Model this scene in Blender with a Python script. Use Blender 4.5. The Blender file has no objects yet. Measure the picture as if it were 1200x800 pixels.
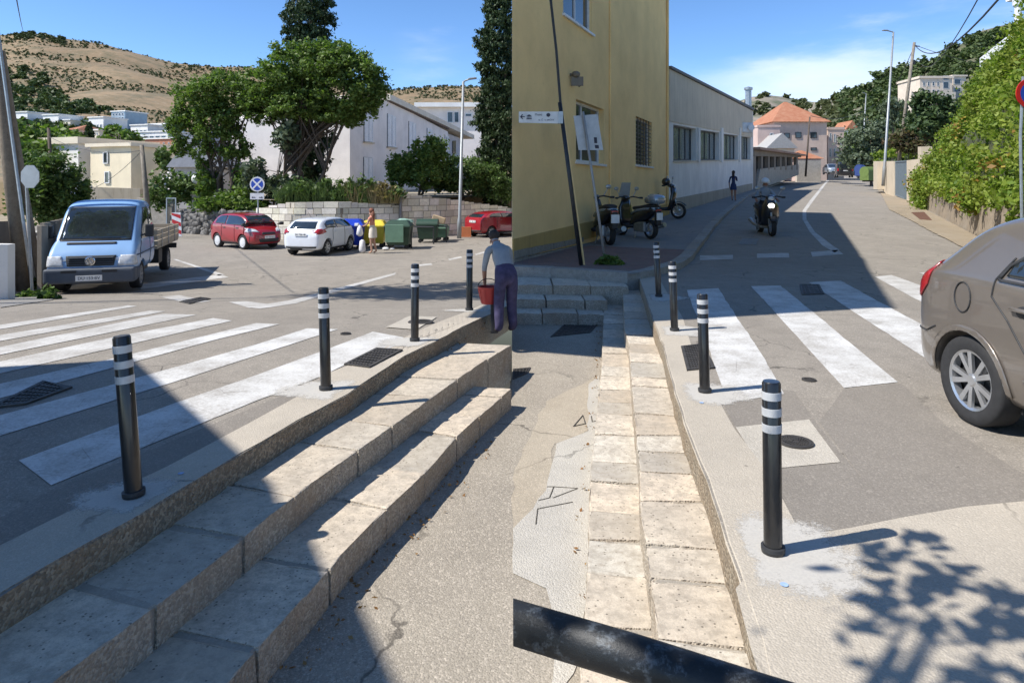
import bpy, bmesh, math, random
import numpy as np
from mathutils import Vector, Matrix, noise
from mathutils.bvhtree import BVHTree
random.seed(7); np.random.seed(7)
S = bpy.context.scene
COL = S.collection
# ------------------------------------------------------------------ camera
F, CX, HY, HC = 800.0, 600.0, 218.0, 1.75          # focal (px of a 1200 px wide picture), horizon row, eye height
cam = bpy.data.cameras.new('camera'); camo = bpy.data.objects.new('camera', cam); COL.objects.link(camo)
cam.sensor_width = 36; cam.lens = F/1200*36; cam.shift_y = -(400-HY)/1200; cam.clip_end = 6000; cam.clip_start = .05
camo.location = (0, 0, HC); camo.rotation_euler = (math.radians(90), 0, 0)
S.camera = camo
# ------------------------------------------------------------------ sky and sun
SUNV = Vector((-.82, -.24, 1.0)).normalized()       # towards the sun
EL = math.asin(SUNV.z); AZ = math.atan2(SUNV.x, SUNV.y)
w = bpy.data.worlds.new('World'); S.world = w; w.use_nodes = True
nt = w.node_tree; N = nt.nodes; L = nt.links; N.clear()
out = N.new('ShaderNodeOutputWorld'); bg = N.new('ShaderNodeBackground'); L.new(bg.outputs[0], out.inputs[0])
bg.inputs[1].default_value = .135
sky = N.new('ShaderNodeTexSky'); sky.sky_type = 'NISHITA'; sky.sun_disc = False
sky.sun_elevation = EL; sky.sun_rotation = AZ; sky.altitude = 0; sky.air_density = .62; sky.dust_density = .0; sky.ozone_density = 3.0
tc = N.new('ShaderNodeTexCoord'); sep = N.new('ShaderNodeSeparateXYZ'); L.new(tc.outputs['Generated'], sep.inputs[0])
def mth(op, a, b=None, c=None, clamp=False):
    m = N.new('ShaderNodeMath'); m.operation = op; m.use_clamp = clamp
    for i, v in enumerate((a, b, c)):
        if v is None: continue
        if isinstance(v, (int, float)): m.inputs[i].default_value = v
        else: L.new(v, m.inputs[i])
    return m.outputs[0]
def ramp01(v, a, b):
    m = N.new('ShaderNodeMapRange'); m.interpolation_type = 'SMOOTHSTEP'; L.new(v, m.inputs[0])
    m.inputs[1].default_value = a; m.inputs[2].default_value = b; return m.outputs[0]
azr = mth('DIVIDE', sep.outputs[0], mth('MAXIMUM', sep.outputs[1], .05))      # tangent of azimuth
elr = mth('DIVIDE', sep.outputs[2], mth('MAXIMUM', sep.outputs[1], .05))      # tangent of elevation
mp = N.new('ShaderNodeMapping'); mp.inputs['Scale'].default_value = (2.2, 2.2, 9.0); L.new(tc.outputs['Generated'], mp.inputs[0])
nz = N.new('ShaderNodeTexNoise'); nz.inputs['Scale'].default_value = 1.6; nz.inputs['Detail'].default_value = 9; nz.inputs['Roughness'].default_value = .58
L.new(mp.outputs[0], nz.inputs['Vector'])
# a long thin bank of cloud low over the right-hand hills
top = mth('ADD', mth('MULTIPLY', azr, .12), .155)
d1 = ramp01(mth('SUBTRACT', mth('ADD', top, mth('MULTIPLY', mth('SUBTRACT', nz.outputs[0], .5), .22)), elr), -.03, .05)
d2 = ramp01(azr, .16, .42)
wisp = ramp01(nz.outputs[0], .3, .72)
cl = mth('MULTIPLY', mth('MULTIPLY', d1, d2), mth('ADD', mth('MULTIPLY', wisp, .5), .28), clamp=True)
w2 = mth('MULTIPLY', ramp01(mth('ABSOLUTE', mth('SUBTRACT', azr, -.12)), .07, .0), mth('MULTIPLY', ramp01(nz.outputs[0], .5, .75), .25))
cl = mth('ADD', cl, w2, clamp=True)
hs = N.new('ShaderNodeHueSaturation'); hs.inputs['Saturation'].default_value = 1.12; hs.inputs['Value'].default_value = .95; L.new(sky.outputs[0], hs.inputs['Color'])
mx = N.new('ShaderNodeMix'); mx.data_type = 'RGBA'; L.new(cl, mx.inputs[0]); L.new(hs.outputs[0], mx.inputs[6]); mx.inputs[7].default_value = (4.3, 4.7, 5.3, 1)
L.new(mx.outputs[2], bg.inputs[0])
sun = bpy.data.lights.new('sun', 'SUN'); sun.energy = 3.6; sun.angle = math.radians(.53); sun.color = (1, .955, .89)
so = bpy.data.objects.new('sun', sun); COL.objects.link(so); so.rotation_euler = SUNV.to_track_quat('Z', 'Y').to_euler(); so.location = (0, 0, 30)
S.view_settings.view_transform = 'Standard'; S.view_settings.look = 'None'; S.view_settings.gamma = 1; S.view_settings.exposure = .86
S.render.engine = 'CYCLES'; S.render.resolution_x = 1024; S.render.resolution_y = 682
# ------------------------------------------------------------------ terrain and rays
def ss(t): t = max(0., min(1., t)); return t*t*(3-2*t)
def gL(Y): return -.78*ss((Y-7)/11)
def gR(Y): return .03*max(0., Y-20)
def gz(side, Y): return gL(Y) if side == 'L' else gR(Y)
def P(px, py, Y): return Vector(((px-CX)*Y/F, Y, HC+(HY-py)*Y/F))
def G(px, py, dz=0., side=None, ymax=400):
    """where the line of sight of a picture point meets the ground (dz above it)"""
    side = side or ('L' if px < 600 else 'R')
    f = lambda Y: HC-(py-HY)/F*Y-gz(side, Y)-dz
    a = .3; b = a
    while b < ymax and f(b) > 0: a = b; b *= 1.02
    for _ in range(40):
        m = (a+b)/2
        if f(m) > 0: a = m
        else: b = m
    return Vector(((px-CX)*a/F, a, gz(side, a)+dz))
# ------------------------------------------------------------------ materials
def srgb(r, g, b):
    f = lambda c: (c/12.92 if c <= .04045 else ((c+.055)/1.055)**2.4)
    return (f(r/255), f(g/255), f(b/255))
MATS = {}
class NB:
    def __init__(s, name):
        s.m = bpy.data.materials.new(name); s.m.use_nodes = True; s.t = s.m.node_tree
        s.b = s.t.nodes['Principled BSDF']; s.geo = s.t.nodes.new('ShaderNodeNewGeometry'); s.tc = s.t.nodes.new('ShaderNodeTexCoord')
    def n(s, k, **kw):
        x = s.t.nodes.new(k)
        for a, v in kw.items(): setattr(x, a, v)
        return x
    def l(s, a, b): s.t.links.new(a, b)
    def noise(s, vec, scale, detail=5, rough=.55):
        x = s.n('ShaderNodeTexNoise'); x.inputs['Scale'].default_value = scale; x.inputs['Detail'].default_value = detail; x.inputs['Roughness'].default_value = rough
        s.l(vec, x.inputs['Vector']); return x.outputs[0]
    def vor(s, vec, scale, feat='F1'):
        x = s.n('ShaderNodeTexVoronoi'); x.feature = feat; x.inputs['Scale'].default_value = scale; s.l(vec, x.inputs['Vector']); return x
    def rng(s, v, a, b, c=0., d=1.):
        x = s.n('ShaderNodeMapRange'); s.l(v, x.inputs[0]); x.clamp = True
        for i, q in enumerate((a, b, c, d)): x.inputs[i+1].default_value = q
        return x.outputs[0]
    def mth(s, op, a, b):
        x = s.n('ShaderNodeMath'); x.operation = op
        for i, v in enumerate((a, b)):
            if isinstance(v, (int, float)): x.inputs[i].default_value = v
            else: s.l(v, x.inputs[i])
        return x.outputs[0]
    def mix(s, f, a, b, mode='MIX'):
        x = s.n('ShaderNodeMix'); x.data_type = 'RGBA'; x.blend_type = mode
        for i, v in ((0, f), (6, a), (7, b)):
            if isinstance(v, (int, float)): x.inputs[i].default_value = v
            elif isinstance(v, tuple): x.inputs[i].default_value = (*v[:3], 1)
            else: s.l(v, x.inputs[i])
        return x.outputs[2]
    def col(s, c): s.l(c, s.b.inputs['Base Color'])
    def bump(s, h, d, st=1.):
        x = s.n('ShaderNodeBump'); x.inputs['Distance'].default_value = d; x.inputs['Strength'].default_value = st; s.l(h, x.inputs['Height']); s.l(x.outputs[0], s.b.inputs['Normal'])
    def vscale(s, vec, sc):
        x = s.n('ShaderNodeMapping'); x.inputs['Scale'].default_value = sc; s.l(vec, x.inputs[0]); return x.outputs[0]
def mul(c, k): return tuple(min(1, v*k) for v in c)
def plain(name, c, rough=.5, metal=0., var=.12, scale=6., bump=0., coat=0., spec=None, world=False):
    if name in MATS: return MATS[name]
    q = NB(name); v = q.geo.outputs['Position'] if world else q.tc.outputs['Object']
    a = q.noise(v, scale, 6, .6); q.col(q.mix(q.rng(a, .3, .7), mul(c, 1-var), mul(c, 1+var)))
    q.b.inputs['Roughness'].default_value = rough; q.b.inputs['Metallic'].default_value = metal; q.b.inputs['Coat Weight'].default_value = coat
    if spec is not None: q.b.inputs['Specular IOR Level'].default_value = spec
    if bump: q.bump(a, bump)
    MATS[name] = q.m; return q.m
def ground_mat(name, c, c2, agg=.5, patch=.25, crack=True, bump=.0018, scale=1.):
    """worn asphalt or concrete: pale and dark aggregate, broad stains, hairline cracks"""
    q = NB(name); v = q.geo.outputs['Position']
    big = q.noise(v, .55*scale, 5, .6); mid = q.noise(v, 3.1*scale, 6, .65); fine = q.noise(v, 60, 3, .7)
    vo = q.vor(v, 95); vo2 = q.vor(v, 170)
    base = q.mix(q.rng(big, .35, .65), c, c2)
    base = q.mix(q.rng(mid, .35, .7, 0, patch), base, mul(c, .62))
    sp = q.rng(vo.outputs['Color'], .55, .95, 0, agg)
    base = q.mix(sp, base, mul(c, 1.75))
    base = q.mix(q.rng(vo2.outputs['Color'], .6, 1., 0, agg*.8), base, mul(c, .45))
    base = q.mix(q.rng(fine, .3, .7, 0, .35), base, mul(c, .75))
    h = q.mth('ADD', q.mth('MULTIPLY', vo.outputs['Distance'], -1.), q.mth('MULTIPLY', fine, .6))
    tr_ = q.noise(q.vscale(v, (.9, .22, 1)), .8, 4, .6); base = q.mix(q.rng(tr_, .5, .7, 0, .3), base, mul(c, .7))
    sp2 = q.vor(v, 7.5); base = q.mix(q.mth('MULTIPLY', q.rng(sp2.outputs['Distance'], .04, .12, 1, 0), q.rng(sp2.outputs['Color'], .72, .8, 0, .7)), base, mul(c, .3))
    if crack:
        wv = q.n('ShaderNodeVectorMath', operation='ADD'); q.l(v, wv.inputs[0])
        nn = q.n('ShaderNodeTexNoise'); nn.inputs['Scale'].default_value = 1.3; nn.inputs['Detail'].default_value = 6; q.l(v, nn.inputs['Vector']); q.l(nn.outputs['Color'], wv.inputs[1])
        ck = q.vor(wv.outputs[0], .55*scale, 'DISTANCE_TO_EDGE')
        k = q.mth('MULTIPLY', q.rng(ck.outputs['Distance'], .003, .009, 1, 0), q.rng(big, .45, .6, 0, .75))
        base = q.mix(k, base, mul(c, .22))
    q.col(base); q.b.inputs['Roughness'].default_value = .88; q.b.inputs['Specular IOR Level'].default_value = .3
    q.bump(h, bump); MATS[name] = q.m; return q.m
def paint_mat(name, under, wear=.5):
    q = NB(name); v = q.geo.outputs['Position']
    a = q.noise(v, 2.2, 8, .72); f = q.noise(v, 45, 4, .75); vo = q.vor(v, 100)
    ck = q.vor(v, 2.3, 'DISTANCE_TO_EDGE')
    m = q.rng(q.mth('ADD', q.mth('MULTIPLY', a, .7), q.mth('MULTIPLY', f, .5)), .5+wear*.12, .78, 0, .85)
    p = q.mix(q.rng(q.noise(v, 1.1, 5), .3, .7), (.66, .65, .62), (.54, .53, .5))
    c = q.mix(m, p, under)
    c = q.mix(q.mth('MULTIPLY', q.rng(ck.outputs['Distance'], .002, .012, 1, 0), q.rng(a, .45, .6, 0, .5)), c, mul(under, .6))
    c = q.mix(q.rng(vo.outputs['Color'], .7, 1, 0, .35), c, mul(under, .8))
    q.col(c); q.b.inputs['Roughness'].default_value = .8; q.bump(f, .0012); MATS[name] = q.m; return q.m
AS = (.275, .245, .205)
asph = ground_mat('asphalt', AS, (.335, .30, .25), .75, .6)
asph_d = ground_mat('asphalt_patch', (.235, .21, .178), (.26, .232, .195), .55, .3, crack=False)
asph_l = ground_mat('pale_asphalt', (.33, .305, .265), (.28, .26, .23), .6, .3)
lowr = ground_mat('lower_asphalt', (.32, .28, .225), (.42, .37, .29), 1., .4, bump=.003)
conc = ground_mat('kerb_concrete', (.45, .40, .325), (.54, .475, .38), .25, .3, bump=.0025)
conc_w = ground_mat('fresh_cement', (.47, .43, .36), (.54, .49, .41), .35, .45, crack=False, bump=.003)
slab = ground_mat('pavement', (.25, .24, .225), (.3, .285, .26), .3, .35)
dirt = ground_mat('dirt_verge', (.36, .29, .2), (.42, .35, .26), .3, .4, crack=False, bump=.01)
paint = paint_mat('road_paint', AS, .35); paint_w = paint_mat('worn_road_paint', AS, -.55)
def stone_mat(name, c, c2, pit=.5, attr=True, scale=1., sat=(.30, .21, .13), hew=0., gr=1.):
    """old limestone with pits, grime and a tone of its own for every block"""
    q = NB(name); v = q.geo.outputs['Position']
    a = q.noise(v, 2.5*scale, 8, .65); b = q.noise(v, 22*scale, 6, .7); pi = q.noise(v, 70*scale, 8, .8)
    base = q.mix(q.rng(a, .3, .7), c, c2)
    if attr:
        at = q.n('ShaderNodeAttribute'); at.attribute_name = 'tone'
        base = q.mix(1., base, at.outputs['Color'], 'MULTIPLY')
    base = q.mix(q.rng(b, .48, .75, 0, .4), base, sat)
    base = q.mix(q.mth('MULTIPLY', q.rng(pi, .57, .70, 0, pit), q.rng(a, .35, .6, .25, 1)), base, (.2, .16, .115))
    base = q.mix(q.rng(q.noise(v, 1.1*scale, 6, .7), .52, .7, 0, .35), base, (.33, .32, .3))
    md_ = q.noise(v, 11*scale, 8, .75); base = q.mix(q.rng(md_, .42, .62, 0, .55*gr), base, mul(c2, .62))
    dots = q.vor(v, 42*scale); base = q.mix(q.mth('MULTIPLY', q.rng(dots.outputs['Distance'], .16, .3, 1, 0), q.rng(dots.outputs['Color'], .62, .7, 0, .8*gr)), base, (.13, .11, .085))
    crs = q.noise(v, 95*scale, 5, .8); base = q.mix(q.rng(crs, .5, .62, 0, .45*gr), base, mul(c, .55))
    # hewn risers are rougher and browner than the trodden tops
    sx = q.n('ShaderNodeSeparateXYZ'); q.l(q.geo.outputs['True Normal'], sx.inputs[0]); side = q.rng(sx.outputs[2], .35, .8, 1, 0)
    peb = q.vor(v, 75*scale); pc = q.rng(peb.outputs['Color'], .25, .9)
    hewn = q.mix(q.rng(pc, .2, .9), mul(c, .45), mul(c, .9)); hewn = q.mix(q.rng(a, .4, .65, 0, .6), hewn, sat)
    base = q.mix(q.mth('MULTIPLY', side, hew), base, hewn)
    q.col(base); q.b.inputs['Roughness'].default_value = .85; q.b.inputs['Specular IOR Level'].default_value = .3
    fine = q.noise(v, 130*scale, 4, .7)
    q.bump(q.mth('ADD', q.mth('ADD', q.mth('MULTIPLY', b, .8), q.mth('MULTIPLY', fine, .35)), q.mth('MULTIPLY', q.mth('MULTIPLY', peb.outputs['Distance'], side), -3.*hew)), .0045); MATS[name] = q.m; return q.m
stone = stone_mat('limestone', (.66, .58, .46), (.52, .455, .365), .8, hew=.75, gr=1.15)
rough_conc = stone_mat('rough_kerb_face', (.46, .385, .28), (.34, .29, .23), .95, attr=False, scale=.8, hew=1.)
# ------------------------------------------------------------------ object helpers
def link(name, me, mat=None, parent=None):
    o = bpy.data.objects.new(name, me); COL.objects.link(o)
    if mat is not None:
        for m in (mat if isinstance(mat, (list, tuple)) else [mat]): me.materials.append(m)
    if parent is not None: o.parent = parent
    return o
def finish(name, bm, mat=None, parent=None, smooth=False):
    me = bpy.data.meshes.new(name); bmesh.ops.recalc_face_normals(bm, faces=bm.faces) if not getattr(bm, 'sheetflag', 0) else None
    bm.to_mesh(me); bm.free()
    if smooth: me.polygons.foreach_set('use_smooth', [True]*len(me.polygons))
    return link(name, me, mat, parent)
def tag(o, label=None, cat=None, group=None, kind=None):
    if label: o['label'] = label
    if cat: o['category'] = cat
    if group: o['group'] = group
    if kind: o['kind'] = kind
    return o
def thing(name, loc, rz=0., label=None, cat=None, group=None):
    o = bpy.data.objects.new(name, None); COL.objects.link(o); o.location = loc; o.rotation_euler = (0, 0, rz); o.empty_display_size = .2
    return tag(o, label, cat, group)
def copy_tree(o, parent=None):
    c = o.copy(); COL.objects.link(c); c.parent = parent
    for ch in list(o.children): copy_tree(ch, c)
    return c
def box(bm, x0, x1, y0, y1, z0, z1, M=None, bev=0., seg=1):
    vs = [bm.verts.new((x, y, z)) for x in (x0, x1) for y in (y0, y1) for z in (z0, z1)]
    fs = [bm.faces.new([vs[i] for i in f]) for f in ((0, 1, 3, 2), (4, 6, 7, 5), (0, 4, 5, 1), (2, 3, 7, 6), (0, 2, 6, 4), (1, 5, 7, 3))]
    if bev:
        es = list({e for f in fs for e in f.edges}); r = bmesh.ops.bevel(bm, geom=es, offset=bev, segments=seg, profile=.6, affect='EDGES')
        vs = list({v for f in r['faces'] for v in f.verts} | {v for v in vs if v.is_valid})
    if M is not None: bmesh.ops.transform(bm, matrix=M, verts=[v for v in vs if v.is_valid])
    return vs
def prism(bm, pts, zt, zb, bev=0.):
    """upright prism over a ground outline; zt / zb numbers or functions of a point"""
    ft = zt if callable(zt) else (lambda p: zt); fb = zb if callable(zb) else (lambda p: zb)
    t = [bm.verts.new((p[0], p[1], ft(p))) for p in pts]; b = [bm.verts.new((p[0], p[1], fb(p))) for p in pts]; n = len(pts)
    f1 = bm.faces.new(t); fs = [f1, bm.faces.new(list(reversed(b)))]
    for i in range(n): fs.append(bm.faces.new((t[i], b[i], b[(i+1) % n], t[(i+1) % n])))
    if bev: bmesh.ops.bevel(bm, geom=[e for e in f1.edges], offset=bev, segments=2, profile=.6, affect='EDGES')
    return fs
def hull4(bm, quad, nrm, d0, d1):
    """box over a quad, from d0 to d1 along nrm"""
    a = [bm.verts.new(p+nrm*d0) for p in quad]; b = [bm.verts.new(p+nrm*d1) for p in quad]; n = len(quad)
    bm.faces.new(list(reversed(a))); bm.faces.new(b)
    for i in range(n): bm.faces.new((a[i], a[(i+1) % n], b[(i+1) % n], b[i]))
def ring(bm, c, d, r, seg, up=None):
    d = d.normalized(); u = d.orthogonal().normalized() if up is None else (up-d*up.dot(d)).normalized(); v = d.cross(u)
    return [bm.verts.new(c+(u*math.cos(2*math.pi*i/seg)+v*math.sin(2*math.pi*i/seg))*r) for i in range(seg)], u
def tube(bm, pts, rad, seg=8, cap=True):
    pts = [Vector(p) for p in pts]; n = len(pts)
    if not isinstance(rad, (list, tuple)): rad = [rad]*n
    prev = None; up = None
    for i, p in enumerate(pts):
        d = (pts[min(i+1, n-1)]-pts[max(i-1, 0)])
        r, up = ring(bm, p, d, rad[i], seg, up)
        if prev:
            for k in range(seg): bm.faces.new((prev[k], prev[(k+1) % seg], r[(k+1) % seg], r[k]))
        elif cap: bm.faces.new(list(reversed(r)))
        prev = r
    if cap: bm.faces.new(prev)
def lathe(bm, prof, seg=24, axis='Z', M=None, close=True):
    """prof = [(r, h)]; revolve"""
    rows = []
    for r, h in prof:
        row = []
        for i in range(seg):
            a = 2*math.pi*i/seg; x, y = r*math.cos(a), r*math.sin(a)
            v = Vector((x, y, h)) if axis == 'Z' else Vector((x, h, y))
            row.append(bm.verts.new(M @ v if M is not None else v))
        rows.append(row)
    for a, b in zip(rows, rows[1:]):
        for i in range(seg): bm.faces.new((a[i], a[(i+1) % seg], b[(i+1) % seg], b[i]))
    if close: bm.faces.new(rows[0]); bm.faces.new(rows[-1])
def sph(bm, c, r, seg=12, sc=(1, 1, 1)):
    M = Matrix.Translation(c) @ Matrix.Diagonal((r*sc[0], r*sc[1], r*sc[2], 1))
    bmesh.ops.create_uvsphere(bm, u_segments=seg, v_segments=max(6, seg//2+2), radius=1, matrix=M)
def sheet(name, pts, side, dz, mat, parent=None, step=.5, zf=None):
    """flat outline laid on the terrain"""
    bm = bmesh.new(); zf = zf or (lambda Y: gz(side, Y))
    f = bm.faces.new([bm.verts.new((p[0], p[1], 0)) for p in pts]); bmesh.ops.triangulate(bm, faces=[f])
    ys = [p[1] for p in pts]; cuts = np.arange(7, 18.01, step) if side == 'L' else [20.0]
    for y in cuts:
        if min(ys) < y < max(ys): bmesh.ops.bisect_plane(bm, geom=bm.verts[:]+bm.edges[:]+bm.faces[:], plane_co=(0, float(y), 0), plane_no=(0, 1, 0))
    for v in bm.verts: v.co.z = zf(v.co.y)+dz
    for f in bm.faces:
        f.normal_update()
        if f.normal.z < 0: f.normal_flip()
    me = bpy.data.meshes.new(name); bm.to_mesh(me); bm.free(); return link(name, me, mat, parent)
def GP(pts, dz=0., side=None): return [G(x, y, dz, side) for x, y in pts]
def wobble(pts, amp=.02, step=.25):
    """roughen an outline"""
    o = []; n = len(pts)
    for i in range(n):
        a, b = Vector(pts[i][:2]), Vector(pts[(i+1) % n][:2]); k = max(1, min(60, int((b-a).length/step))); t = (b-a).normalized() if (b-a).length else Vector((1, 0)); nn = Vector((-t.y, t.x))
        for j in range(k):
            q = a.lerp(b, j/k); o.append(q+nn*(noise.noise(Vector((q.x*3.1, q.y*3.1, i)))*amp*2 if j else 0))
    return o
def resample(pl, n):
    pl = [Vector(p[:2]) for p in pl]; ds = [0.]
    for a, b in zip(pl, pl[1:]): ds.append(ds[-1]+(b-a).length)
    r = []
    for i in range(n+1):
        d = ds[-1]*i/n; k = 0
        while k < len(ds)-2 and ds[k+1] < d: k += 1
        r.append(pl[k].lerp(pl[k+1], (d-ds[k])/max(1e-6, ds[k+1]-ds[k])))
    return r
def at_y(pl, Y):
    """x on a polyline that runs with Y"""
    pl = sorted([(p[1], p[0]) for p in pl])
    return float(np.interp(Y, [p[0] for p in pl], [p[1] for p in pl]))
def set_tone(ob, tones):
    me = ob.data; a = me.color_attributes.new('tone', 'FLOAT_COLOR', 'POINT'); a.data.foreach_set('color', np.array(tones, dtype=np.float32).ravel())
def block_row(name, inner, outer, side, dz, bot, mat, lens, parent=None, gap=.008, bev=.014, jit=.006, seg=3, tonevar=.18, rough=False):
    """a row of squared stones between two ground lines"""
    N_ = 400; B = resample(outer, N_); A0 = resample(inner, 800)
    A = [min(A0, key=lambda q: (q-p).length_squared) for p in B]; L_ = sum((b-a).length for a, b in zip(B, B[1:]))
    bm = bmesh.new(); tones = []; d = 0
    while d < L_-.05:
        l = random.uniform(*lens); e = min(L_, d+l)
        if L_-e < lens[0]*.5: e = L_
        g = gap*random.uniform(.4, 1.8); t0, t1 = (d+g)/L_, (e-g)/L_; jz = random.uniform(-jit, jit); jo = random.uniform(-jit, jit)
        pts = []
        k = seg if (e-d) > .3 else 1
        sk = random.uniform(-.04, .04)/max(.2, L_)
        for i in range(k+1):
            t = t0+(t1-t0)*i/k; pts.append(B[int(round(min(1, max(0, t))*N_))].copy())
        for i in range(k, -1, -1):
            t = t0+(t1-t0)*i/k+sk; pts.append(A[int(round(min(1, max(0, t))*N_))].copy())
        n0 = len(bm.verts)
        if rough:
            tb = bmesh.new(); prism(tb, pts, lambda p: gz(side, p[1])+dz+jz, lambda p: gz(side, p[1])+bot, bev*1.3)
            bmesh.ops.subdivide_edges(tb, edges=[e_ for e_ in tb.edges if e_.calc_length() > .06], cuts=6, use_grid_fill=True); tb.normal_update(); zt_ = gz(side, pts[0][1])+dz
            for v_ in tb.verts:
                k_ = noise.noise(v_.co*9)*.008+noise.noise(v_.co*31)*.004; v_.co += v_.normal*(k_-.003)
            tm = bpy.data.meshes.new('t'); tb.to_mesh(tm); tb.free(); bm.from_mesh(tm); bpy.data.meshes.remove(tm)
        else: prism(bm, pts, lambda p: gz(side, p[1])+dz+jz, lambda p: gz(side, p[1])+bot, bev)
        bm.verts.ensure_lookup_table(); tv = 1+random.uniform(-tonevar, tonevar*.6); wv = random.uniform(-.05, .05)
        tones += [(tv*(1+wv), tv, tv*(1-wv), 1)]*(len(bm.verts)-n0)
        d = e
    o = finish(name, bm, mat, parent)
    if len(tones) == len(o.data.vertices): set_tone(o, tones)
    else: set_tone(o, [(1, 1, 1, 1)]*len(o.data.vertices))
    return o
def extend(pl, back=0., fwd=0.):
    pl = [Vector(p[:2]) for p in pl]
    if back: pl.insert(0, pl[0]+(pl[0]-pl[1]).normalized()*back)
    if fwd: pl.append(pl[-1]+(pl[-1]-pl[-2]).normalized()*fwd)
    return pl
def text_mesh(name, s, size, mat, parent, M, ext=.002, align='CENTER'):
    c = bpy.data.curves.new('t', 'FONT'); c.body = s; c.size = size; c.align_x = align; c.align_y = 'CENTER'; c.extrude = ext
    o = bpy.data.objects.new('t', c); COL.objects.link(o); me = bpy.data.meshes.new_from_object(o.evaluated_get(bpy.context.evaluated_depsgraph_get()))
    bpy.data.objects.remove(o); bpy.data.curves.remove(c); me.transform(M); me.materials.clear(); return link(name, me, mat, parent)
def eval_mesh(o):
    dg = bpy.context.evaluated_depsgraph_get(); dg.update(); return bpy.data.meshes.new_from_object(o.evaluated_get(dg))
def cut(o, bm):
    """subtract the closed solids of bm from object o"""
    c = finish('cutter', bm); c.parent = o.parent; c.location = o.location; bpy.context.view_layer.update(); md = o.modifiers.new('b', 'BOOLEAN'); md.object = c; md.solver = 'EXACT'; md.operation = 'DIFFERENCE'
    me = eval_mesh(o); o.modifiers.clear(); old = o.data; o.data = me; me.name = old.name; bpy.data.meshes.remove(old)
    cm = c.data; bpy.data.objects.remove(c); bpy.data.meshes.remove(cm)

# ================================================================== SETTING: ground
# left kerb lines (picture points on the upper edges, nearest first)
K0L = extend(GP([(0, 698), (60, 661), (159, 607), (234, 561), (300, 522), (360, 487), (407, 463), (432, 445), (475, 417), (510, 401), (572, 370), (599.5, 357)]), 4)
DZ1, DZ2, DZ3 = -.16, -.36, -.57
S1L = extend(GP([(66, 797), (144, 737), (264, 647), (367, 564), (430, 520), (472, 490), (525, 452), (597, 405), (599.5, 403.5)], DZ1), 4)
S2L = extend(GP([(270, 794), (300, 761), (375, 680), (415, 632), (492, 560), (507, 545), (535, 512), (570, 480), (599.5, 455)], DZ2), 4)
K0R = extend([G(x, y, 0, 'R') for x, y in [(897, 791), (870, 686), (852, 635), (830, 567), (807, 510), (790, 457), (777, 405), (765, 375), (757, 350), (747, 321)]], 3.5)
S1R = extend([G(x, y, -.2, 'R') for x, y in [(775, 790), (768, 716), (750, 590), (750, 545), (742, 470), (737, 402), (732, 387), (730, 333)]], 3.5)
S2R = extend([G(x, y, -.4, 'R') for x, y in [(680, 800), (687, 704), (690, 635), (692, 555), (700, 482), (705, 432), (707, 387), (708, 354)]], 3.5)
strL = lambda pts: [(x, y) for x, y in pts]
# road of the left scene
zl = [(-120, -12)]+[tuple(K0L[0])]+[tuple(p) for p in K0L[1:]]+[(-.001, 10.6), (-.001, 44), (-120, 44)]
sheet('road', zl, 'L', 0, asph); tag(bpy.data.objects['road'], kind='structure')
zr = [(60, -12)]+[tuple(p) for p in K0R]+[(1.5, 14.6), (.002, 14.6), (.002, 150), (240, 150), (240, -12)]
o = sheet('road', zr, 'R', 0, asph); tag(o, kind='structure')
# lower way between the two flights
low = [tuple(K0L[0])]+[tuple(p) for p in S2L]+[(-.001, 9.4), (0, 11.2)]+[tuple(S2R[-1])]+[tuple(p) for p in reversed(S2R[:-1])]
lp = [(p[0], p[1]) for p in [K0L[0]]]
bm = bmesh.new()
def lowz(p): return (gL(p[1]) if p[0] < 0 else 0.)-.57
leftlow = [Vector(p) for p in S2L]+[Vector((0, 8.3)), Vector((0, -6))]
rightlow = [Vector((0, -6)), Vector((0, 14)), Vector((1.5, 14))]+list(reversed([Vector(p) for p in S2R]))
o = sheet('path', [(-6, -6)]+[tuple(p+Vector((-.05, .05))) for p in S2L]+[(0, 8.6), (0, -6)], 'L', DZ3, lowr); tag(o, kind='structure')
o = sheet('path', [(.0, -6), (0, 14), (1.5, 14)]+[tuple(p) for p in reversed([q+Vector((.03, 0)) for q in S2R])]+[(.9, -6)], 'R', -.57, lowr); tag(o, kind='structure')
# kerb and steps, left
ins = lambda pl, dx, dy: [p+Vector((dx, dy)) for p in pl]
kerbL = thing('kerb', (0, 0, 0), 0, 'long pale concrete kerb edge beside the bollards above the two stone steps', 'kerb')
cs = resample(GP([(0, 640), (100, 590), (180, 556), (300, 492), (372, 452), (420, 425), (470, 398), (540, 368), (585, 350)]), 40)
cs = extend(cs, 4, .3)
def solid_strip(name, inner, outer, side, dz, bot, mat, parent, n=60, bev=.02, amp=.012):
    A = resample(inner, n); B = resample(outer, n); bm = bmesh.new()
    T = []; 
    for i in range(n+1):
        j = noise.noise(Vector((i*.7, 3, 1)))*amp
        a, b = A[i], B[i]+Vector((j, -j)); d = (a-b).normalized()*bev
        row = [(a.x, a.y, gz(side, a.y)+dz-.03), (a.x, a.y, gz(side, a.y)+dz), (b.x+d.x, b.y+d.y, gz(side, b.y)+dz), (b.x, b.y, gz(side, b.y)+dz-bev), (b.x-d.x*.2, b.y-d.y*.2, gz(side, b.y)+(dz+bot)/2), (b.x, b.y, gz(side, b.y)+bot)]
        T.append([bm.verts.new(v) for v in row])
    for r, s_ in zip(T, T[1:]):
        for k in range(len(r)-1): bm.faces.new((r[k], r[k+1], s_[k+1], s_[k]))
    return finish(name, bm, mat, parent, smooth=False)
mort_m = ground_mat('joint_mortar', (.36, .32, .26), (.42, .37, .3), .3, .5, crack=False)
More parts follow.
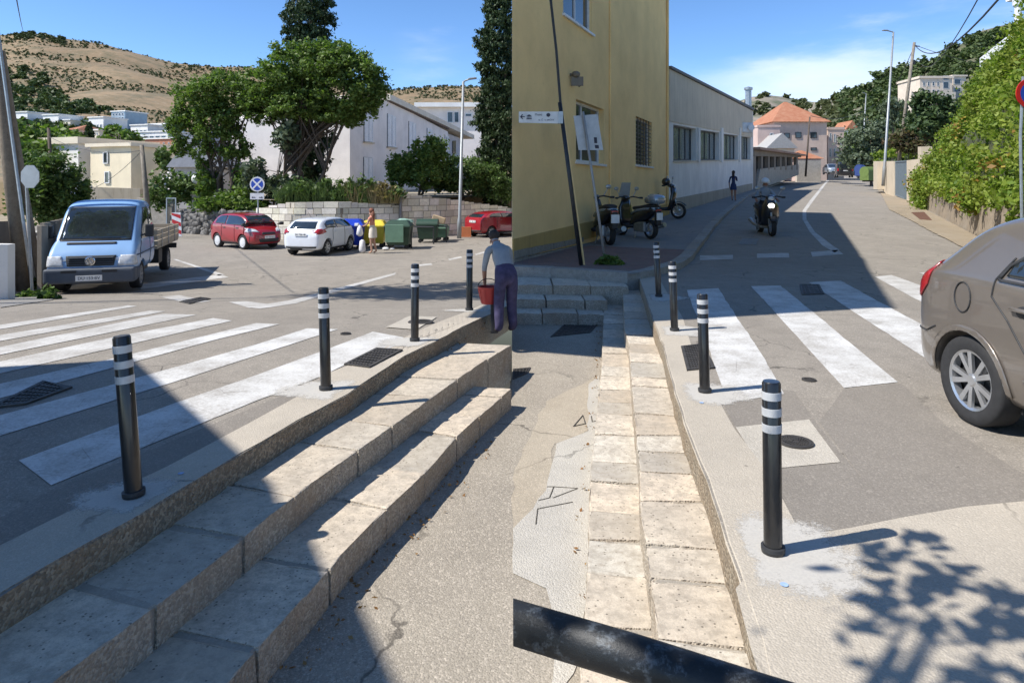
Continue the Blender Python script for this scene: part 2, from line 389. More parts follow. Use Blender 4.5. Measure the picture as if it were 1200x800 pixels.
def mortar(inner, outer, side, dz, parent):
    A0 = resample(inner, 400); B = resample(outer, 60); A = [min(A0, key=lambda q: (q-p).length_squared) for p in B]; B = [b+(a-b).normalized()*.02 for a, b in zip(A, B)]
    return solid_strip('mortar', A, B, side, dz-.012, -.75, mort_m, parent, n=60, bev=.01, amp=.008)
ko = solid_strip('kerb_top', cs, K0L, 'L', .006, -.42, [conc, rough_conc], kerbL)
for p in ko.data.polygons:
    if abs(p.normal.z) < .6: p.material_index = 1
st = thing('stone_steps', (0, 0, 0), 0, 'two long worn limestone steps going down from the kerb, broken by a building shadow', 'steps')
block_row('step', ins(K0L, -.02, .03), S1L, 'L', DZ1, -.6, stone, (.5, .95), st, rough=True)
block_row('step', ins(S1L, -.02, .03), S2L, 'L', DZ2, -.8, stone, (.45, .85), st, rough=True)
mortar(K0L, S1L, 'L', DZ1, st); mortar(S1L, S2L, 'L', DZ2, st)
# kerb and steps, right
kerbR = thing('kerb', (0, 0, 0), 0, 'bright cement kerb strip carrying the right-hand row of black bollards', 'kerb')
c2 = extend([G(x, y, 0, 'R') for x, y in [(1010, 760), (987, 707), (939, 627), (905, 562), (860, 502), (840, 465), (815, 420), (800, 372), (783, 345), (772, 326)]], 3.5)
ko = solid_strip('kerb_top', [p+Vector((0, 0)) for p in c2], K0R, 'R', .006, -.42, [conc, rough_conc], kerbR)
for p in ko.data.polygons:
    if abs(p.normal.z) < .6: p.material_index = 1
st = thing('stone_steps', (0, 0, 0), 0, 'pair of narrow uneven limestone steps running away below the bollards and cement kerb', 'steps')
block_row('step', ins(K0R, .02, .0), S1R, 'R', -.2, -.6, stone, (.3, .6), st, tonevar=.25, rough=True)
block_row('step', ins(S1R, .02, .0), S2R, 'R', -.4, -.8, stone, (.35, .6), st, tonevar=.25, rough=True)
mortar(K0R, S1R, 'R', -.2, st); mortar(S1R, S2R, 'R', -.4, st)
# cross stairs at the end of the lower way
cst = thing('cross_stairs', (.6, 12.5, -.5), 0, 'short shaded flight of weathered stone steps below the brick pavement', 'steps')
def slabrow(zt, front, backY, lens):
    a = G(front[0][0], front[0][1], zt, 'R'); b = G(front[1][0], front[1][1], zt, 'R')
    o = block_row('step', [Vector((a.x, backY)), Vector((b.x, backY))], [Vector((a.x, a.y)), Vector((b.x, b.y))], 'R', zt, -.6, stone, lens, rough=True, jit=.012); o.parent = cst; o.location = (-.6, -12.5, .5)
slabrow(-.05, ((600.2, 333), (737, 335)), 14.2, (.5, .8)); slabrow(-.22, ((600.2, 350), (712, 352)), 14.2, (.4, .7)); slabrow(-.38, ((600.2, 367), (710, 368)), 14.2, (.5, .9))
# pavement on the right, with the raised curving kerb
SW = .12
kerbpts = [(600.3, 313), (654, 315), (742, 321), (775, 315), (800, 308), (812, 299), (822, 285), (837, 265), (850, 251), (862, 241), (877, 229), (900, 219), (925, 210), (942, 205.5)]
ko_ = [G(x, y, SW, 'R') for x, y in kerbpts]
fac = [Vector((0, 14.5)), Vector((7.1, 31.2)), Vector((22.5, 63.7)), Vector((33, 86)), Vector((48, 120))]
pv = [Vector(p[:2]) for p in ko_]
last = pv[-1]
poly = [(p.x, p.y) for p in pv]+[(p.x, p.y) for p in reversed(fac) if p.y < last.y+8]+[(0, 14.5)]
bm = bmesh.new(); 
o = sheet('pavement', poly, 'R', SW, slab); tag(o, kind='structure')
o = sheet('pavement', [(p.x, p.y) for p in [G(x, y, SW, 'R') for x, y in [(601, 312), (655, 314), (742, 319), (776, 312), (800, 304), (812, 293), (690, 288)]]]+[(1.6, 18.2), (.05, 14.7)], 'R', SW+.004, None)
br = NB('brick_paving'); tx = br.n('ShaderNodeTexBrick'); tx.inputs['Scale'].default_value = 1; tx.inputs['Brick Width'].default_value = .22; tx.inputs['Row Height'].default_value = .11; tx.inputs['Mortar Size'].default_value = .006
br.l(br.geo.outputs['Position'], tx.inputs['Vector']); tx.inputs['Color1'].default_value = (.23, .125, .1, 1); tx.inputs['Color2'].default_value = (.15, .09, .075, 1); tx.inputs['Mortar'].default_value = (.1, .085, .075, 1)
br.col(br.mix(br.rng(br.noise(br.geo.outputs['Position'], 2, 6), .3, .7, 0, .5), tx.outputs[0], (.2, .16, .14))); br.b.inputs['Roughness'].default_value = .85
o.data.materials.append(br.m); tag(o, kind='structure')
kb = thing('kerb', (2, 15, 0), 0, 'raised grey stone kerb curving round the shaded brick pavement corner', 'kerb')
inn = [];
for i, p in enumerate(pv):
    t = (pv[min(i+1, len(pv)-1)]-pv[max(i-1, 0)]).normalized(); nrm = Vector((-t.y, t.x)); inn.append(p+nrm*.28)
ob = block_row('kerb_stone', inn, pv, 'R', SW+.014, -.3, stone_mat('kerb_stone', (.40, .37, .32), (.34, .32, .28), .4), (.7, 1.1), seg=4, tonevar=.12); ob.parent = kb; ob.location = (-2, -15, 0)
# ------------------------------------------------------------------ painted marks and patches
def mark(pts, mat, dz=.005, side=None, name='road_marking', wob=.012):
    dn = []
    for i in range(len(pts)):
        (x0, y0), (x1, y1) = pts[i], pts[(i+1) % len(pts)]; k = max(1, int(math.hypot(x1-x0, y1-y0)/14))
        dn += [(x0+(x1-x0)*j/k, y0+(y1-y0)*j/k) for j in range(k)]
    g = GP(dn, 0, side); g = wobble(g, wob, .2)
    o = sheet(name, [(p[0], p[1]) for p in g], side or ('L' if pts[0][0] < 600 else 'R'), dz, mat); tag(o, kind='structure'); return o
for p in [
 [(22, 540), (207, 472), (300, 440), (390, 407), (437, 389), (486, 398), (412, 424), (375, 442), (300, 470), (60, 569)],
 [(-40, 499), (0, 487), (132, 451), (300, 404), (360, 385), (396, 386), (300, 417), (207, 447), (132, 470), (0, 511), (-40, 524)],
 [(-40, 463), (0, 450), (130, 421), (300, 379), (328, 380), (250, 399), (155, 425), (0, 467), (-40, 479)]]: mark(p, paint)
for p in [
 [(-40, 436), (0, 424), (125, 397), (250, 373), (272, 376), (150, 404), (0, 438), (-40, 449)],
 [(-40, 416), (0, 407), (190, 368), (231, 369), (0, 416), (-40, 425)],
 [(-40, 400), (0, 393), (178, 364), (194, 365), (0, 400), (-40, 408)],
 [(-40, 388), (0, 381), (150, 358), (161, 359), (0, 386), (-40, 394)]]: mark(p, paint_w)
for p in [[(165, 333), (258, 321.5), (268, 325), (165, 339)], [(203, 304), (207, 304), (264, 322), (256, 323)],
          [(188, 348), (210, 346), (246, 353), (222, 356)], [(268, 354), (288, 353), (318, 357), (292, 361)],
          [(290, 360), (340, 352), (464, 319.5), (463, 322), (345, 356), (305, 362)], [(482, 311), (505, 308.6), (507, 310.3), (484, 313)],
          [(525, 303.5), (540, 300.5), (542, 302), (527, 305)], [(556, 298), (567, 295), (569, 296.2), (558, 299.2)]]: mark(p, paint_w, wob=.004)
for p in [[(805, 340), (842, 338), (862, 370), (897, 422), (919, 462), (853, 472)], [(880, 335.5), (915, 335), (1052, 448), (989, 455)],
          [(948, 331), (985, 329), (1060, 370), (1115, 398), (1160, 425), (1170, 472), (1100, 430), (1007, 370)]]: mark(p, paint)
for p in [[(1025, 324.5), (1045, 322.5), (1105, 344), (1160, 363), (1170, 402), (1100, 365)], [(1077, 320), (1110, 317.5), (1200, 341), (1215, 358)],
          [(820, 299.5), (859, 299), (859, 304), (820, 305)], [(887, 297.5), (924, 296.5), (925, 302), (887, 302.5)], [(950, 295.5), (982, 293), (988, 298), (952, 301)],
          [(973, 206), (976, 206), (967, 217), (953.5, 235), (945, 247), (945, 257), (955, 272), (972, 285), (984, 293), (978, 296), (964, 288), (949, 272), (940.5, 257), (940.5, 247), (949, 235), (964, 217)]]: mark(p, paint_w, wob=.006)
def soft_patch(c, pts, side):
    """cement smear that thins out towards a ragged rim"""
    bm = bmesh.new(); rings = []
    for t in (0, .45, .75, 1.0):
        rings.append([bm.verts.new((c.x+(x-c.x)*max(t, .02), c.y+(y-c.y)*max(t, .02), gz(side, c.y+(y-c.y)*t)+.0075)) for x, y in pts])
    for a, b in zip(rings, rings[1:]):
        for i in range(len(pts)): bm.faces.new((a[i], a[(i+1) % len(pts)], b[(i+1) % len(pts)], b[i]))
    bm.faces.new(rings[0])
    for f in bm.faces:
        f.normal_update()
        if f.normal.z < 0: f.normal_flip()
    me = bpy.data.meshes.new('cement_smear'); bm.to_mesh(me); bm.free(); a = me.color_attributes.new('rim', 'FLOAT_COLOR', 'POINT'); n = len(pts)
    a.data.foreach_set('color', np.repeat(np.array([1, .8, .45, 0.]), n).repeat(4).astype(np.float32)); tag(link('cement_smear', me, smear_m), kind='structure')
q = NB('cement_smear'); v = q.geo.outputs['Position']; at = q.n('ShaderNodeAttribute'); at.attribute_name = 'rim'
f_ = q.noise(v, 9, 8, .75); g_ = q.noise(v, 80, 3, .7); al = q.rng(q.mth('ADD', at.outputs['Fac'], q.mth('MULTIPLY', q.mth('SUBTRACT', q.mth('ADD', f_, q.mth('MULTIPLY', g_, .5)), .75), 1.6)), .22, .6, 0, .8)
q.col(q.mix(q.rng(g_, .3, .7), (.50, .48, .44), (.62, .59, .53))); q.b.inputs['Roughness'].default_value = .9; q.l(al, q.b.inputs['Alpha']); smear_m = q.m
# resurfaced trench and cement patches
mark([(150, 360), (262, 345), (420, 330), (640, 290), (560, 291), (470, 318), (330, 332), (160, 346)], asph_l, .003, side='L', wob=.1) if False else None
mark([(0, 700), (-60, 730), (-60, 640), (60, 574), (150, 538), (300, 476), (375, 446), (420, 424), (440, 433), (372, 470), (300, 510), (234, 545)], asph_d, .002, name='patch', wob=.06)
mark([(372, 442), (440, 416), (520, 385), (560, 371), (470, 405), (400, 452)], conc, .003, name='patch', wob=.02)
for (a, b, r) in ((157, 583, .34), (382, 457, .42), (486, 401, .4), (550, 364, .4)):
    c = G(a, b); pts = [(c.x+r*(1+.3*noise.noise(Vector((math.cos(k*math.pi/24)*1.6, math.sin(k*math.pi/24)*1.6, a))))*1.3*math.cos(k*math.pi/24), c.y+r*.75*(1+.3*noise.noise(Vector((math.cos(k*math.pi/24)*1.3, math.sin(k*math.pi/24)*1.3, b))))*math.sin(k*math.pi/24)) for k in range(48)]
    pts = [(x, max(y, 0)) for x, y in pts if (x < at_y(K0L, y)+0.02)]
    pts = [(min(x, at_y(K0L, y)-.035), y) for x, y in pts]
    soft_patch(c, pts, 'L')
for (a, b, r) in ((906, 648, .42), (826, 461, .36), (791, 388, .36), (772, 349, .4)):
    c = G(a, b); pts = [(c.x+.08+r*(1+.35*noise.noise(Vector((math.cos(k*math.pi/24)*1.6, math.sin(k*math.pi/24)*1.6, a))))*math.cos(k*math.pi/24), c.y+r*1.1*(1+.3*noise.noise(Vector((math.cos(k*math.pi/24)*1.3, math.sin(k*math.pi/24)*1.3, b))))*math.sin(k*math.pi/24)) for k in range(48)]
    pts = [(max(x, at_y(K0R, y)+.05), y) for x, y in pts]
    soft_patch(c, pts, 'R')
mark([(939, 628), (1000, 618), (1060, 606), (1130, 594), (1215, 586), (1300, 830), (1100, 860), (897, 815), (880, 760), (862, 690), (905, 640)], conc, .003, side='R', name='patch', wob=.03)
mark([(843, 466), (905, 455), (930, 458), (960, 500), (1010, 560), (1060, 606), (1000, 618), (939, 628), (905, 562), (862, 502)], asph_d, .002, side='R', name='patch', wob=.02)
mark([(989, 456), (1056, 449), (1110, 500), (1215, 565), (1215, 590), (1130, 594), (1060, 606), (1010, 560), (960, 495)], asph_d, .0025, side='R', name='patch', wob=.02)
mark([(862, 501), (948, 492), (985, 542), (893, 551)], conc_w, .0055, side='R', name='cement_patch', wob=.02)
mark([(1032, 217), (1042, 224), (1062, 234), (1084, 246), (1115, 262), (1142, 276), (1215, 315), (1215, 318), (1130, 291), (1095, 274), (1062, 256), (1042, 246), (1034, 230), (1026, 219)], dirt, .03, side='R', name='verge', wob=.03)
mark([(452, 384), (480, 371), (512, 372), (488, 387)], conc_w, .0100, name='cement_patch', wob=.01)
# the cemented part of the lower way on the right, with letters scratched into it
mark_z = lambda pts, mat, dz: tag(sheet('cement_patch', [(p[0], p[1]) for p in wobble([G(x, y, -.57, 'R') for x, y in pts], .02, .15)], 'R', -.57+dz, mat), kind='structure')
pale_c = ground_mat('pale_cement', (.47, .44, .385), (.55, .51, .43), .25, .35, bump=.004)
mark_z([(702, 440), (706, 470), (699, 520), (695, 600), (690, 700), (672, 790), (640, 830), (648, 735), (640, 690), (601, 672), (601, 620), (640, 575), (652, 520), (690, 505), (690, 450)], pale_c, .005)
mark_z([(601, 640), (601, 560), (640, 470), (700, 440), (688, 505), (650, 520), (640, 575)], ground_mat('old_cement', (.40, .34, .255), (.46, .4, .31), .5, .4), .0025)
def scratch(segs, w_, z=-.57):
    bm = bmesh.new()
    for s_ in segs:
        g = [G(x, y, z, 'R') for x, y in s_]; tube(bm, [p+Vector((0, 0, .0055)) for p in g], w_, 5)
    return bm
o = finish('scratched_letters', scratch([[(641, 571), (649, 571), (677, 573), (648, 584)], [(649, 571), (644, 584), (631, 587)], [(671, 589), (630, 597), (628, 615)]], .005), plain('groove', (.09, .08, .065), .9)); tag(o, 'letters AL scratched into the pale cement of the lower path', 'scratched letters')
o = finish('scratched_letters', scratch([[(672, 500), (683, 487), (686, 497), (672, 500)], [(693, 488), (694, 495), (698, 494)]], .006), MATS['groove']); tag(o, 'small letters AL scratched into cement beside the second step', 'scratched letters')
# ================================================================== BUILDINGS
glass = plain('window_glass', (.035, .045, .05), .08, var=.3, scale=1.5, spec=.9)
glass_b = plain('hazy_glass', (.13, .16, .17), .15, var=.35, scale=2., spec=.8)
white_p = plain('white_frame', (.72, .73, .73), .45)
dark_m = plain('dark_metal', (.035, .035, .037), .45, .3)
grey_m = plain('galvanised_steel', (.38, .40, .41), .4, .7, var=.18, scale=9)
def wall_mat(name, c, stain=(.2, .16, .1), amt=.35, var=.1, bump=.004, streak=True):
    q = NB(name); v = q.geo.outputs['Position']
    a = q.noise(v, .7, 6, .6); st_ = q.noise(q.vscale(v, (3.2, 3.2, .35)), 1.3, 6, .7); f = q.noise(v, 14, 5, .65)
    base = q.mix(q.rng(a, .3, .7), mul(c, 1-var), mul(c, 1+var))
    if streak: base = q.mix(q.rng(st_, .5, .78, 0, amt), base, stain)
    base = q.mix(q.rng(f, .55, .75, 0, .25), base, mul(c, .6)); q.col(base); q.b.inputs['Roughness'].default_value = .9; q.b.inputs['Specular IOR Level'].default_value = .2
    q.bump(f, bump); MATS[name] = q.m; return q.m
yel = wall_mat('yellow_plaster', (.92, .64, .29), (.6, .39, .16), .3, streak=False)
whp = wall_mat('white_plaster', (.76, .73, .67), (.45, .4, .32), .35)
grp = wall_mat('grey_plaster', (.60, .52, .40), (.28, .22, .15), .5)
def plane_at(A, B):
    A = Vector((A[0], A[1], 0)); B = Vector((B[0], B[1], 0)); d = (B-A).normalized(); n = Vector((d.y, -d.x, 0))
    if n.y > 0 and abs(n.y) > abs(n.x) or (n.dot(-A) < 0): n = -n
    def fp(px, py):
        r = Vector(((px-CX)/F, 1, (HY-py)/F)); t = n.dot(A)/n.dot(r); p = r*t; return Vector((p.x, p.y, HC+p.z))
    return fp, n, d
def quad_on(fp, x0, x1, yt0, yb0, yt1=None, yb1=None):
    yt1 = yt0 if yt1 is None else yt1; yb1 = yb0 if yb1 is None else yb1
    return [fp(x0, yb0), fp(x1, yb1), fp(x1, yt1), fp(x0, yt0)]
def inset(q, k, kv=None):
    kv = k if kv is None else kv
    u = (q[1]-q[0]).normalized(); v = (q[3]-q[0]).normalized()
    return [q[0]+u*k+v*kv, q[1]-u*k+v*kv, q[2]-u*k-v*kv, q[3]+u*k-v*kv]
def sub(q, a, b, c=0., d=1.):
    p = lambda s, t: q[0].lerp(q[1], s).lerp(q[3].lerp(q[2], s), t)
    return [p(a, c), p(b, c), p(b, d), p(a, d)]
def frame_of(bm, q, w_, n, d0, d1):
    i = inset(q, w_)
    for k in range(4): hull4(bm, [q[k], q[(k+1) % 4], i[(k+1) % 4], i[k]], n, d0, d1)
def window(parent, q, n, depth=.16, fr=.05, fmat=None, gmat=None, split=(), hsplit=(), sill=None, name='window'):
    """glass pane set back in a hole, frame round it, bars between the lights, optional sill"""
    bm = bmesh.new(); hull4(bm, q, n, -depth-.02, -depth); g = finish(name, bm, gmat or glass, parent)
    bm = bmesh.new(); frame_of(bm, q, fr, n, -depth-.01, -depth+.05)
    for s in split: 
        w_ = fr*.7/max(.1, (q[1]-q[0]).length); hull4(bm, sub(q, s-w_/2, s+w_/2, .02, .98), n, -depth-.008, -depth+.04)
    for s in hsplit:
        w_ = fr*.7/max(.1, (q[3]-q[0]).length); hull4(bm, sub(q, .02, .98, s-w_/2, s+w_/2), n, -depth-.006, -depth+.043)
    finish('frame', bm, fmat or white_p, g)
    if sill:
        bm = bmesh.new(); u = (q[1]-q[0]).normalized(); hull4(bm, [q[0]-u*.08-Vector((0, 0, .07)), q[1]+u*.08-Vector((0, 0, .07)), q[1]+u*.08-Vector((0, 0, .004)), q[0]-u*.08-Vector((0, 0, .004))], n, -depth, .07); finish('sill', bm, sill, g)
    return g
def holes(o, quads, n, depth):
    bm = bmesh.new()
    for q in quads: hull4(bm, q, n, -depth, .3)
    bmesh.ops.recalc_face_normals(bm, faces=bm.faces); cut(o, bm)
# ---- the yellow building
A_, B_ = (0.003, 14.5), (7.16, 31.2)
fpY, nY, dY = plane_at(A_, B_)
yb = thing('yellow_building', (0, 14.5, 0), 0, 'tall ochre yellow plastered building over the parked scooters', 'building')
yb_inv = Matrix.Translation((0, -14.5, 0))
def own(o, root): o.parent = root; o.location = -root.location; return o
TOP = 10.6
far = Vector((7.16, 31.2, 0)); 
bm = bmesh.new(); prism(bm, [(.003, 14.5), (7.16, 31.2), (.003, 34)], TOP, -.6)
wy = own(finish('wall', bm, yel), yb)
side_m = wall_mat('low_bounce_plaster', (.2, .2, .2)); wy.data.materials.append(side_m)  # dark grey put on unseen faces to stop yellow bounce light
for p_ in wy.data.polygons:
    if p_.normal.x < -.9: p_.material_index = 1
Q1 = quad_on(fpY, 660, 694, -40, 16, -34, 30); Q2 = quad_on(fpY, 675, 708, 116, 189, 122, 189); Q3 = quad_on(fpY, 745, 764, 136, 193, 138, 193)
for q in (Q1, Q2, Q3): q[1].z = q[0].z; q[2].z = q[3].z
holes(wy, [Q1, Q2, Q3], nY, .3)
g = window(None, Q1, nY, .14, .07, split=(.5,), sill=white_p); own(g, yb)
g = window(None, Q2, nY, .22, .07, split=(.38,), hsplit=(.68,), sill=whp); own(g, yb)
g = window(None, Q3, nY, .22, .05, sill=whp); own(g, yb)
bm = bmesh.new()
for i in range(1, 12): hull4(bm, sub(Q3, 0, 1, i/12-.008, i/12+.008), nY, -.06, -.04)
for i in range(1, 6): hull4(bm, sub(Q3, i/6-.012, i/6+.012), nY, -.04, -.02)
own(finish('window_grille', bm, dark_m), yb)
bm = bmesh.new()
for px, w_ in ((697, .045), ):
    a = fpY(697, 0); b = fpY(719, 250); t = [fpY(697+22*k/8, 0) for k in range(2)]
    p0 = fpY(714, 262); tube(bm, [p0+nY*.03, Vector((p0.x, p0.y, 10.5))+nY*.03], .035, 6)
own(finish('downpipe', bm, yel), yb)
bm = bmesh.new(); p0 = fpY(781, 245)
tube(bm, [p0+nY*.06, Vector((p0.x, p0.y, 10.4))+nY*.06], .05, 6); own(finish('downpipe', bm, yel), yb)
# stone plinth and a lower band
bm = bmesh.new(); nb = 22; T_ = []
for i in range(nb):
    t0, t1 = i/nb, (i+1)/nb
    if t0 > .24 : 
        break
    a = Vector(A_).lerp(Vector(B_), t0+.001); b = Vector(A_).lerp(Vector(B_), t1-.001); zb = SW+gR(a.y)
    for k in range(2):
        hull4(bm, [Vector((a.x, a.y, zb-.1+k*.18)), Vector((b.x, b.y, zb-.1+k*.18)), Vector((b.x, b.y, zb+.07+k*.18-.2*t0)), Vector((a.x, a.y, zb+.07+k*.18-.2*t0))], nY, 0, .05+random.uniform(0, .012))
own(finish('stone_plinth', bm, stone_mat('plinth_stone', (.36, .33, .27), (.28, .25, .2), .5, attr=False)), yb)
bm = bmesh.new(); a = Vector((*A_, 0)); b = Vector((*B_, 0))
hull4(bm, [a+Vector((0, 0, .2)), b+Vector((0, 0, .35)), b+Vector((0, 0, .95)), a+Vector((0, 0, .62))], nY, 0, .03); own(finish('base_band', bm, wall_mat('base_plaster', (.5, .34, .12), (.22, .16, .08), .5)), yb)
# unseen overhang added to throw the shadow over stairs and road
bm = bmesh.new(); prism(bm, [(-3.3, 7.3), (-.2, 13.9), (-.004, 14.48), (-5.7, 14.48), (-5.7, 8.2)], TOP, 6.05)
own(finish('shadow_overhang', bm, side_m), yb)
bm = bmesh.new(); prism(bm, [(-3.3, 7.2), (7.4, 31.4), (0, 34.3), (0, 14.6), (-5.8, 14.6), (-5.8, 8.1)], TOP+.12, TOP+.002); own(finish('roof_slab', bm, grp), yb)
# wall lamp
bm = bmesh.new(); p = fpY(668, 88); sph(bm, p+nY*.16, .12, 10, (1, 1, .8)); tube(bm, [p, p+nY*.16], .04, 6); box(bm, -.16, .16, -.02, .03, -.3, -.06, Matrix.Translation(p+nY*.2)); tube(bm, [p+nY*.1, p+nY*.25+dY*.12+Vector((0, 0, -.3))], .05, 6)
o = finish('floodlight', bm, plain('weathered_metal', (.2, .17, .13), .6, .3)); tag(o, 'small weathered floodlight bracketed high on the ochre wall', 'lamp')
# ---- the long white building
A2, B2 = (7.18, 31.24), (22.5, 63.7)
fpW, nW, dW = plane_at(A2, B2)
wb = thing('white_building', (7.2, 31.3, .3), 0, 'long flat roofed workshop, grey above and white below, with dark window bands', 'building')
def along(A, B, ztA, ztB, zbA, zbB, thick, n):
    a = Vector((*A, 0)); b = Vector((*B, 0)); bm = bmesh.new()
    vs = []
    hull4(bm, [a+Vector((0, 0, zbA)), b+Vector((0, 0, zbB)), b+Vector((0, 0, ztB)), a+Vector((0, 0, ztA))], n, -thick, 0); return bm
zt0 = fpW(784, 79).z; zt1 = fpW(881, 129).z
zm0 = fpW(784, 140).z; zm1 = fpW(881, 161).z
bm = along(A2, B2, zt0, zt1, -.3, .6, 7, nW); ww = own(finish('wall', bm, whp), wb)
wins = [(789, 816, 146, 188.5, 151, 188), (819, 843, 152, 188, 155.5, 187.5), (846.5, 865, 156.5, 187.5, 159, 187), (867.5, 879.5, 159.5, 187, 161, 186.8)]
WQ = [quad_on(fpW, a, b, c, d, e, f) for a, b, c, d, e, f in wins]
holes(ww, WQ, nW, .5)
for q in WQ:
    g = window(None, q, nW, .34, .07, dark_m, glass_b, split=(.25, .5, .75), sill=grp); own(g, wb)
bm = bmesh.new()
hull4(bm, [fpW(783.5, 142), fpW(881.3, 161), fpW(881.3, 130), fpW(783.5, 81)], nW, .0, .05)
own(finish('upper_wall', bm, grp), wb)
bm = bmesh.new(); hull4(bm, [fpW(783.5, 253), fpW(881, 223), fpW(881, 215), fpW(783.5, 234)], nW, 0, .06); own(finish('base_band', bm, wall_mat('plinth_plaster', (.4, .36, .28), (.2, .17, .12), .6)), wb)
bm = bmesh.new(); hull4(bm, [fpW(783, 80.5), fpW(882, 129.5), fpW(882, 126.8), fpW(783, 77.5)], nW, -7.05, .16); own(finish('roof_edge', bm, plain('roof_edge', (.13, .13, .13), .7)), wb)
for a, b in ((816.5, 818.5), (843.5, 846), (865.5, 867)):
    bm = bmesh.new(); hull4(bm, quad_on(fpW, a, b, 150, 190), nW, 0, .12); own(finish('pilaster', bm, whp), wb)
p = fpW(870, 150); bm = bmesh.new(); box(bm, -.5, .5, -.25, .25, -.4, .4, Matrix.Translation(p+nW*.3), .06); lathe(bm, [(.26, 0), (.28, .05), (.05, .06)], 14, 'Y', Matrix.Translation(p+nW*.6+Vector((0, -.3, 0))))
o = finish('air_conditioner', bm, white_p); tag(o, 'white air conditioner box high on the grey upper wall', 'air conditioner')
# metal flue
bm = bmesh.new(); p = P(877, 128, 64); tube(bm, [p-Vector((0, 0, 2)), p+Vector((0, 0, 1.8))], .28, 10); lathe(bm, [(.4, 1.8), (.4, 2.0), (.05, 2.1)], 10, 'Z', Matrix.Translation(p)); o = finish('flue', bm, grey_m); tag(o, 'steel flue standing up behind the corner of the long workshop roof', 'flue')
# ---- low stone-walled arcade and the houses further up the street
def blockhouse(name, label, px0, px1, pyt, pyb, Y, depth, mat, roof=None, wins=(), cat='house', yaw=0., roofh=0., roofmat=None, fmat=None, gm=None, over=.4, roofkind='hip'):
    """house whose street front spans px0..px1 at distance Y; wins = rows of (x0,x1,y0,y1) picture rectangles"""
    a = P(px0, pyb, Y); b = P(px1, pyb, Y); top = P(px0, pyt, Y).z; zb = a.z-1.5
    c = (a+b)/2; wdt = (b-a).length; Mz = Matrix.Rotation(yaw, 4, 'Z')
    r = thing(name, (c.x, c.y, a.z), yaw, label, cat)
    def loc(x, y): return ((x-(px0+px1)/2)*Y/F, HC+(HY-y)*Y/F-a.z)
    bm = bmesh.new(); box(bm, -wdt/2, wdt/2, 0, depth, zb-a.z, top-a.z)
    wl = finish('wall', bm, mat, r)
    if roofh:
        bm = bmesh.new(); z0 = top-a.z; e = over
        if roofkind == 'hip':
            rl = max(.1, (wdt-depth)/2) if wdt > depth else .2
            base = [(-wdt/2-e, -e, z0), (wdt/2+e, -e, z0), (wdt/2+e, depth+e, z0), (-wdt/2-e, depth+e, z0)]; rid = [(-rl, depth/2, z0+roofh), (rl, depth/2, z0+roofh)]
            v = [bm.verts.new(p) for p in base+rid]
            for f in ((0, 1, 5, 4), (1, 2, 5), (2, 3, 4, 5), (3, 0, 4), (3, 2, 1, 0)): bm.faces.new([v[i] for i in f])
        elif roofkind == 'gable':
            v = [bm.verts.new(p) for p in [(-wdt/2-e, -e, z0), (wdt/2+e, -e, z0), (0, -e, z0+roofh), (-wdt/2-e, depth+e, z0), (wdt/2+e, depth+e, z0), (0, depth+e, z0+roofh)]]
            for f in ((0, 1, 2), (3, 5, 4), (0, 2, 5, 3), (1, 4, 5, 2), (0, 3, 4, 1)): bm.faces.new([v[i] for i in f])
        else:
            box(bm, -wdt/2-e, wdt/2+e, -e, depth+e, z0, z0+roofh)
        finish('roof', bm, roofmat or roof, r)
    for k, (x0, x1, y0, y1) in enumerate(wins):
        (u0, v0), (u1, v1) = loc(x0, y0), loc(x1, y1); bm = bmesh.new(); box(bm, u0, u1, -.04, .1, v1, v0); g_ = finish('window', bm, gm or glass, r)
        bm = bmesh.new(); q = [Vector((u0, 0, v1)), Vector((u1, 0, v1)), Vector((u1, 0, v0)), Vector((u0, 0, v0))]; frame_of(bm, q, min(.09, (u1-u0)*.14), Vector((0, -1, 0)), .0, .09); finish('frame', bm, fmat or white_p, g_)
    return r
def tile_mat(name, c, c2):
    q = NB(name); v = q.geo.outputs['Position']; wv = q.n('ShaderNodeTexWave'); wv.inputs['Scale'].default_value = 1.6; wv.inputs['Distortion'].default_value = 1.5; q.l(v, wv.inputs['Vector'])
    q.col(q.mix(q.rng(q.noise(v, 1.2, 6, .7), .3, .7), q.mix(q.rng(wv.outputs[1], 0, 1, 0, .4), c, mul(c, .6)), c2)); q.b.inputs['Roughness'].default_value = .9; return q.m
tiles = tile_mat('roof_tiles', (.36, .125, .06), (.43, .21, .12)); tiles_o = tile_mat('old_roof_tiles', (.36, .2, .14), (.42, .28, .2))
stonew = wall_mat('stone_house', (.60, .46, .37), (.36, .27, .2), .3); pinkw = wall_mat('pinkish_wall', (.55, .42, .37), (.36, .27, .22), .4)
rr = [(x, x+10, y, y+9) for x in (918, 932, 950) for y in (156,)]
blockhouse('stone_house', 'big three storey stone house with orange hipped roof beyond the workshop', 907, 969, 143, 206, 108, 12, stonew, wins=[(919, 925.5, 156, 162), (932, 939, 155, 162), (949.5, 957, 155, 162), (950, 957, 173, 176.5)], roofh=3.9, roofmat=tiles, over=.5, fmat=dark_m)
sh = bpy.data.objects['stone_house']
blockhouse('stone_house', 'plain side wing of the stone house, lower, with two columns of narrow windows', 970, 989, 152, 204, 112, 10, stonew, wins=[(972, 974, 156, 165), (977, 979, 157, 167), (972, 974, 174, 184), (977, 979, 174, 184), (984, 985.5, 163, 171)], roofh=.4, roofmat=stonew, roofkind='flat', over=.1)
blockhouse('pink_house', 'pinkish low house with red chimneys between workshop roof and stone house', 888, 914, 149, 180, 104, 8, pinkw, roofh=.3, roofkind='flat', roofmat=pinkw, over=.1, wins=[(902, 906, 156, 161)])
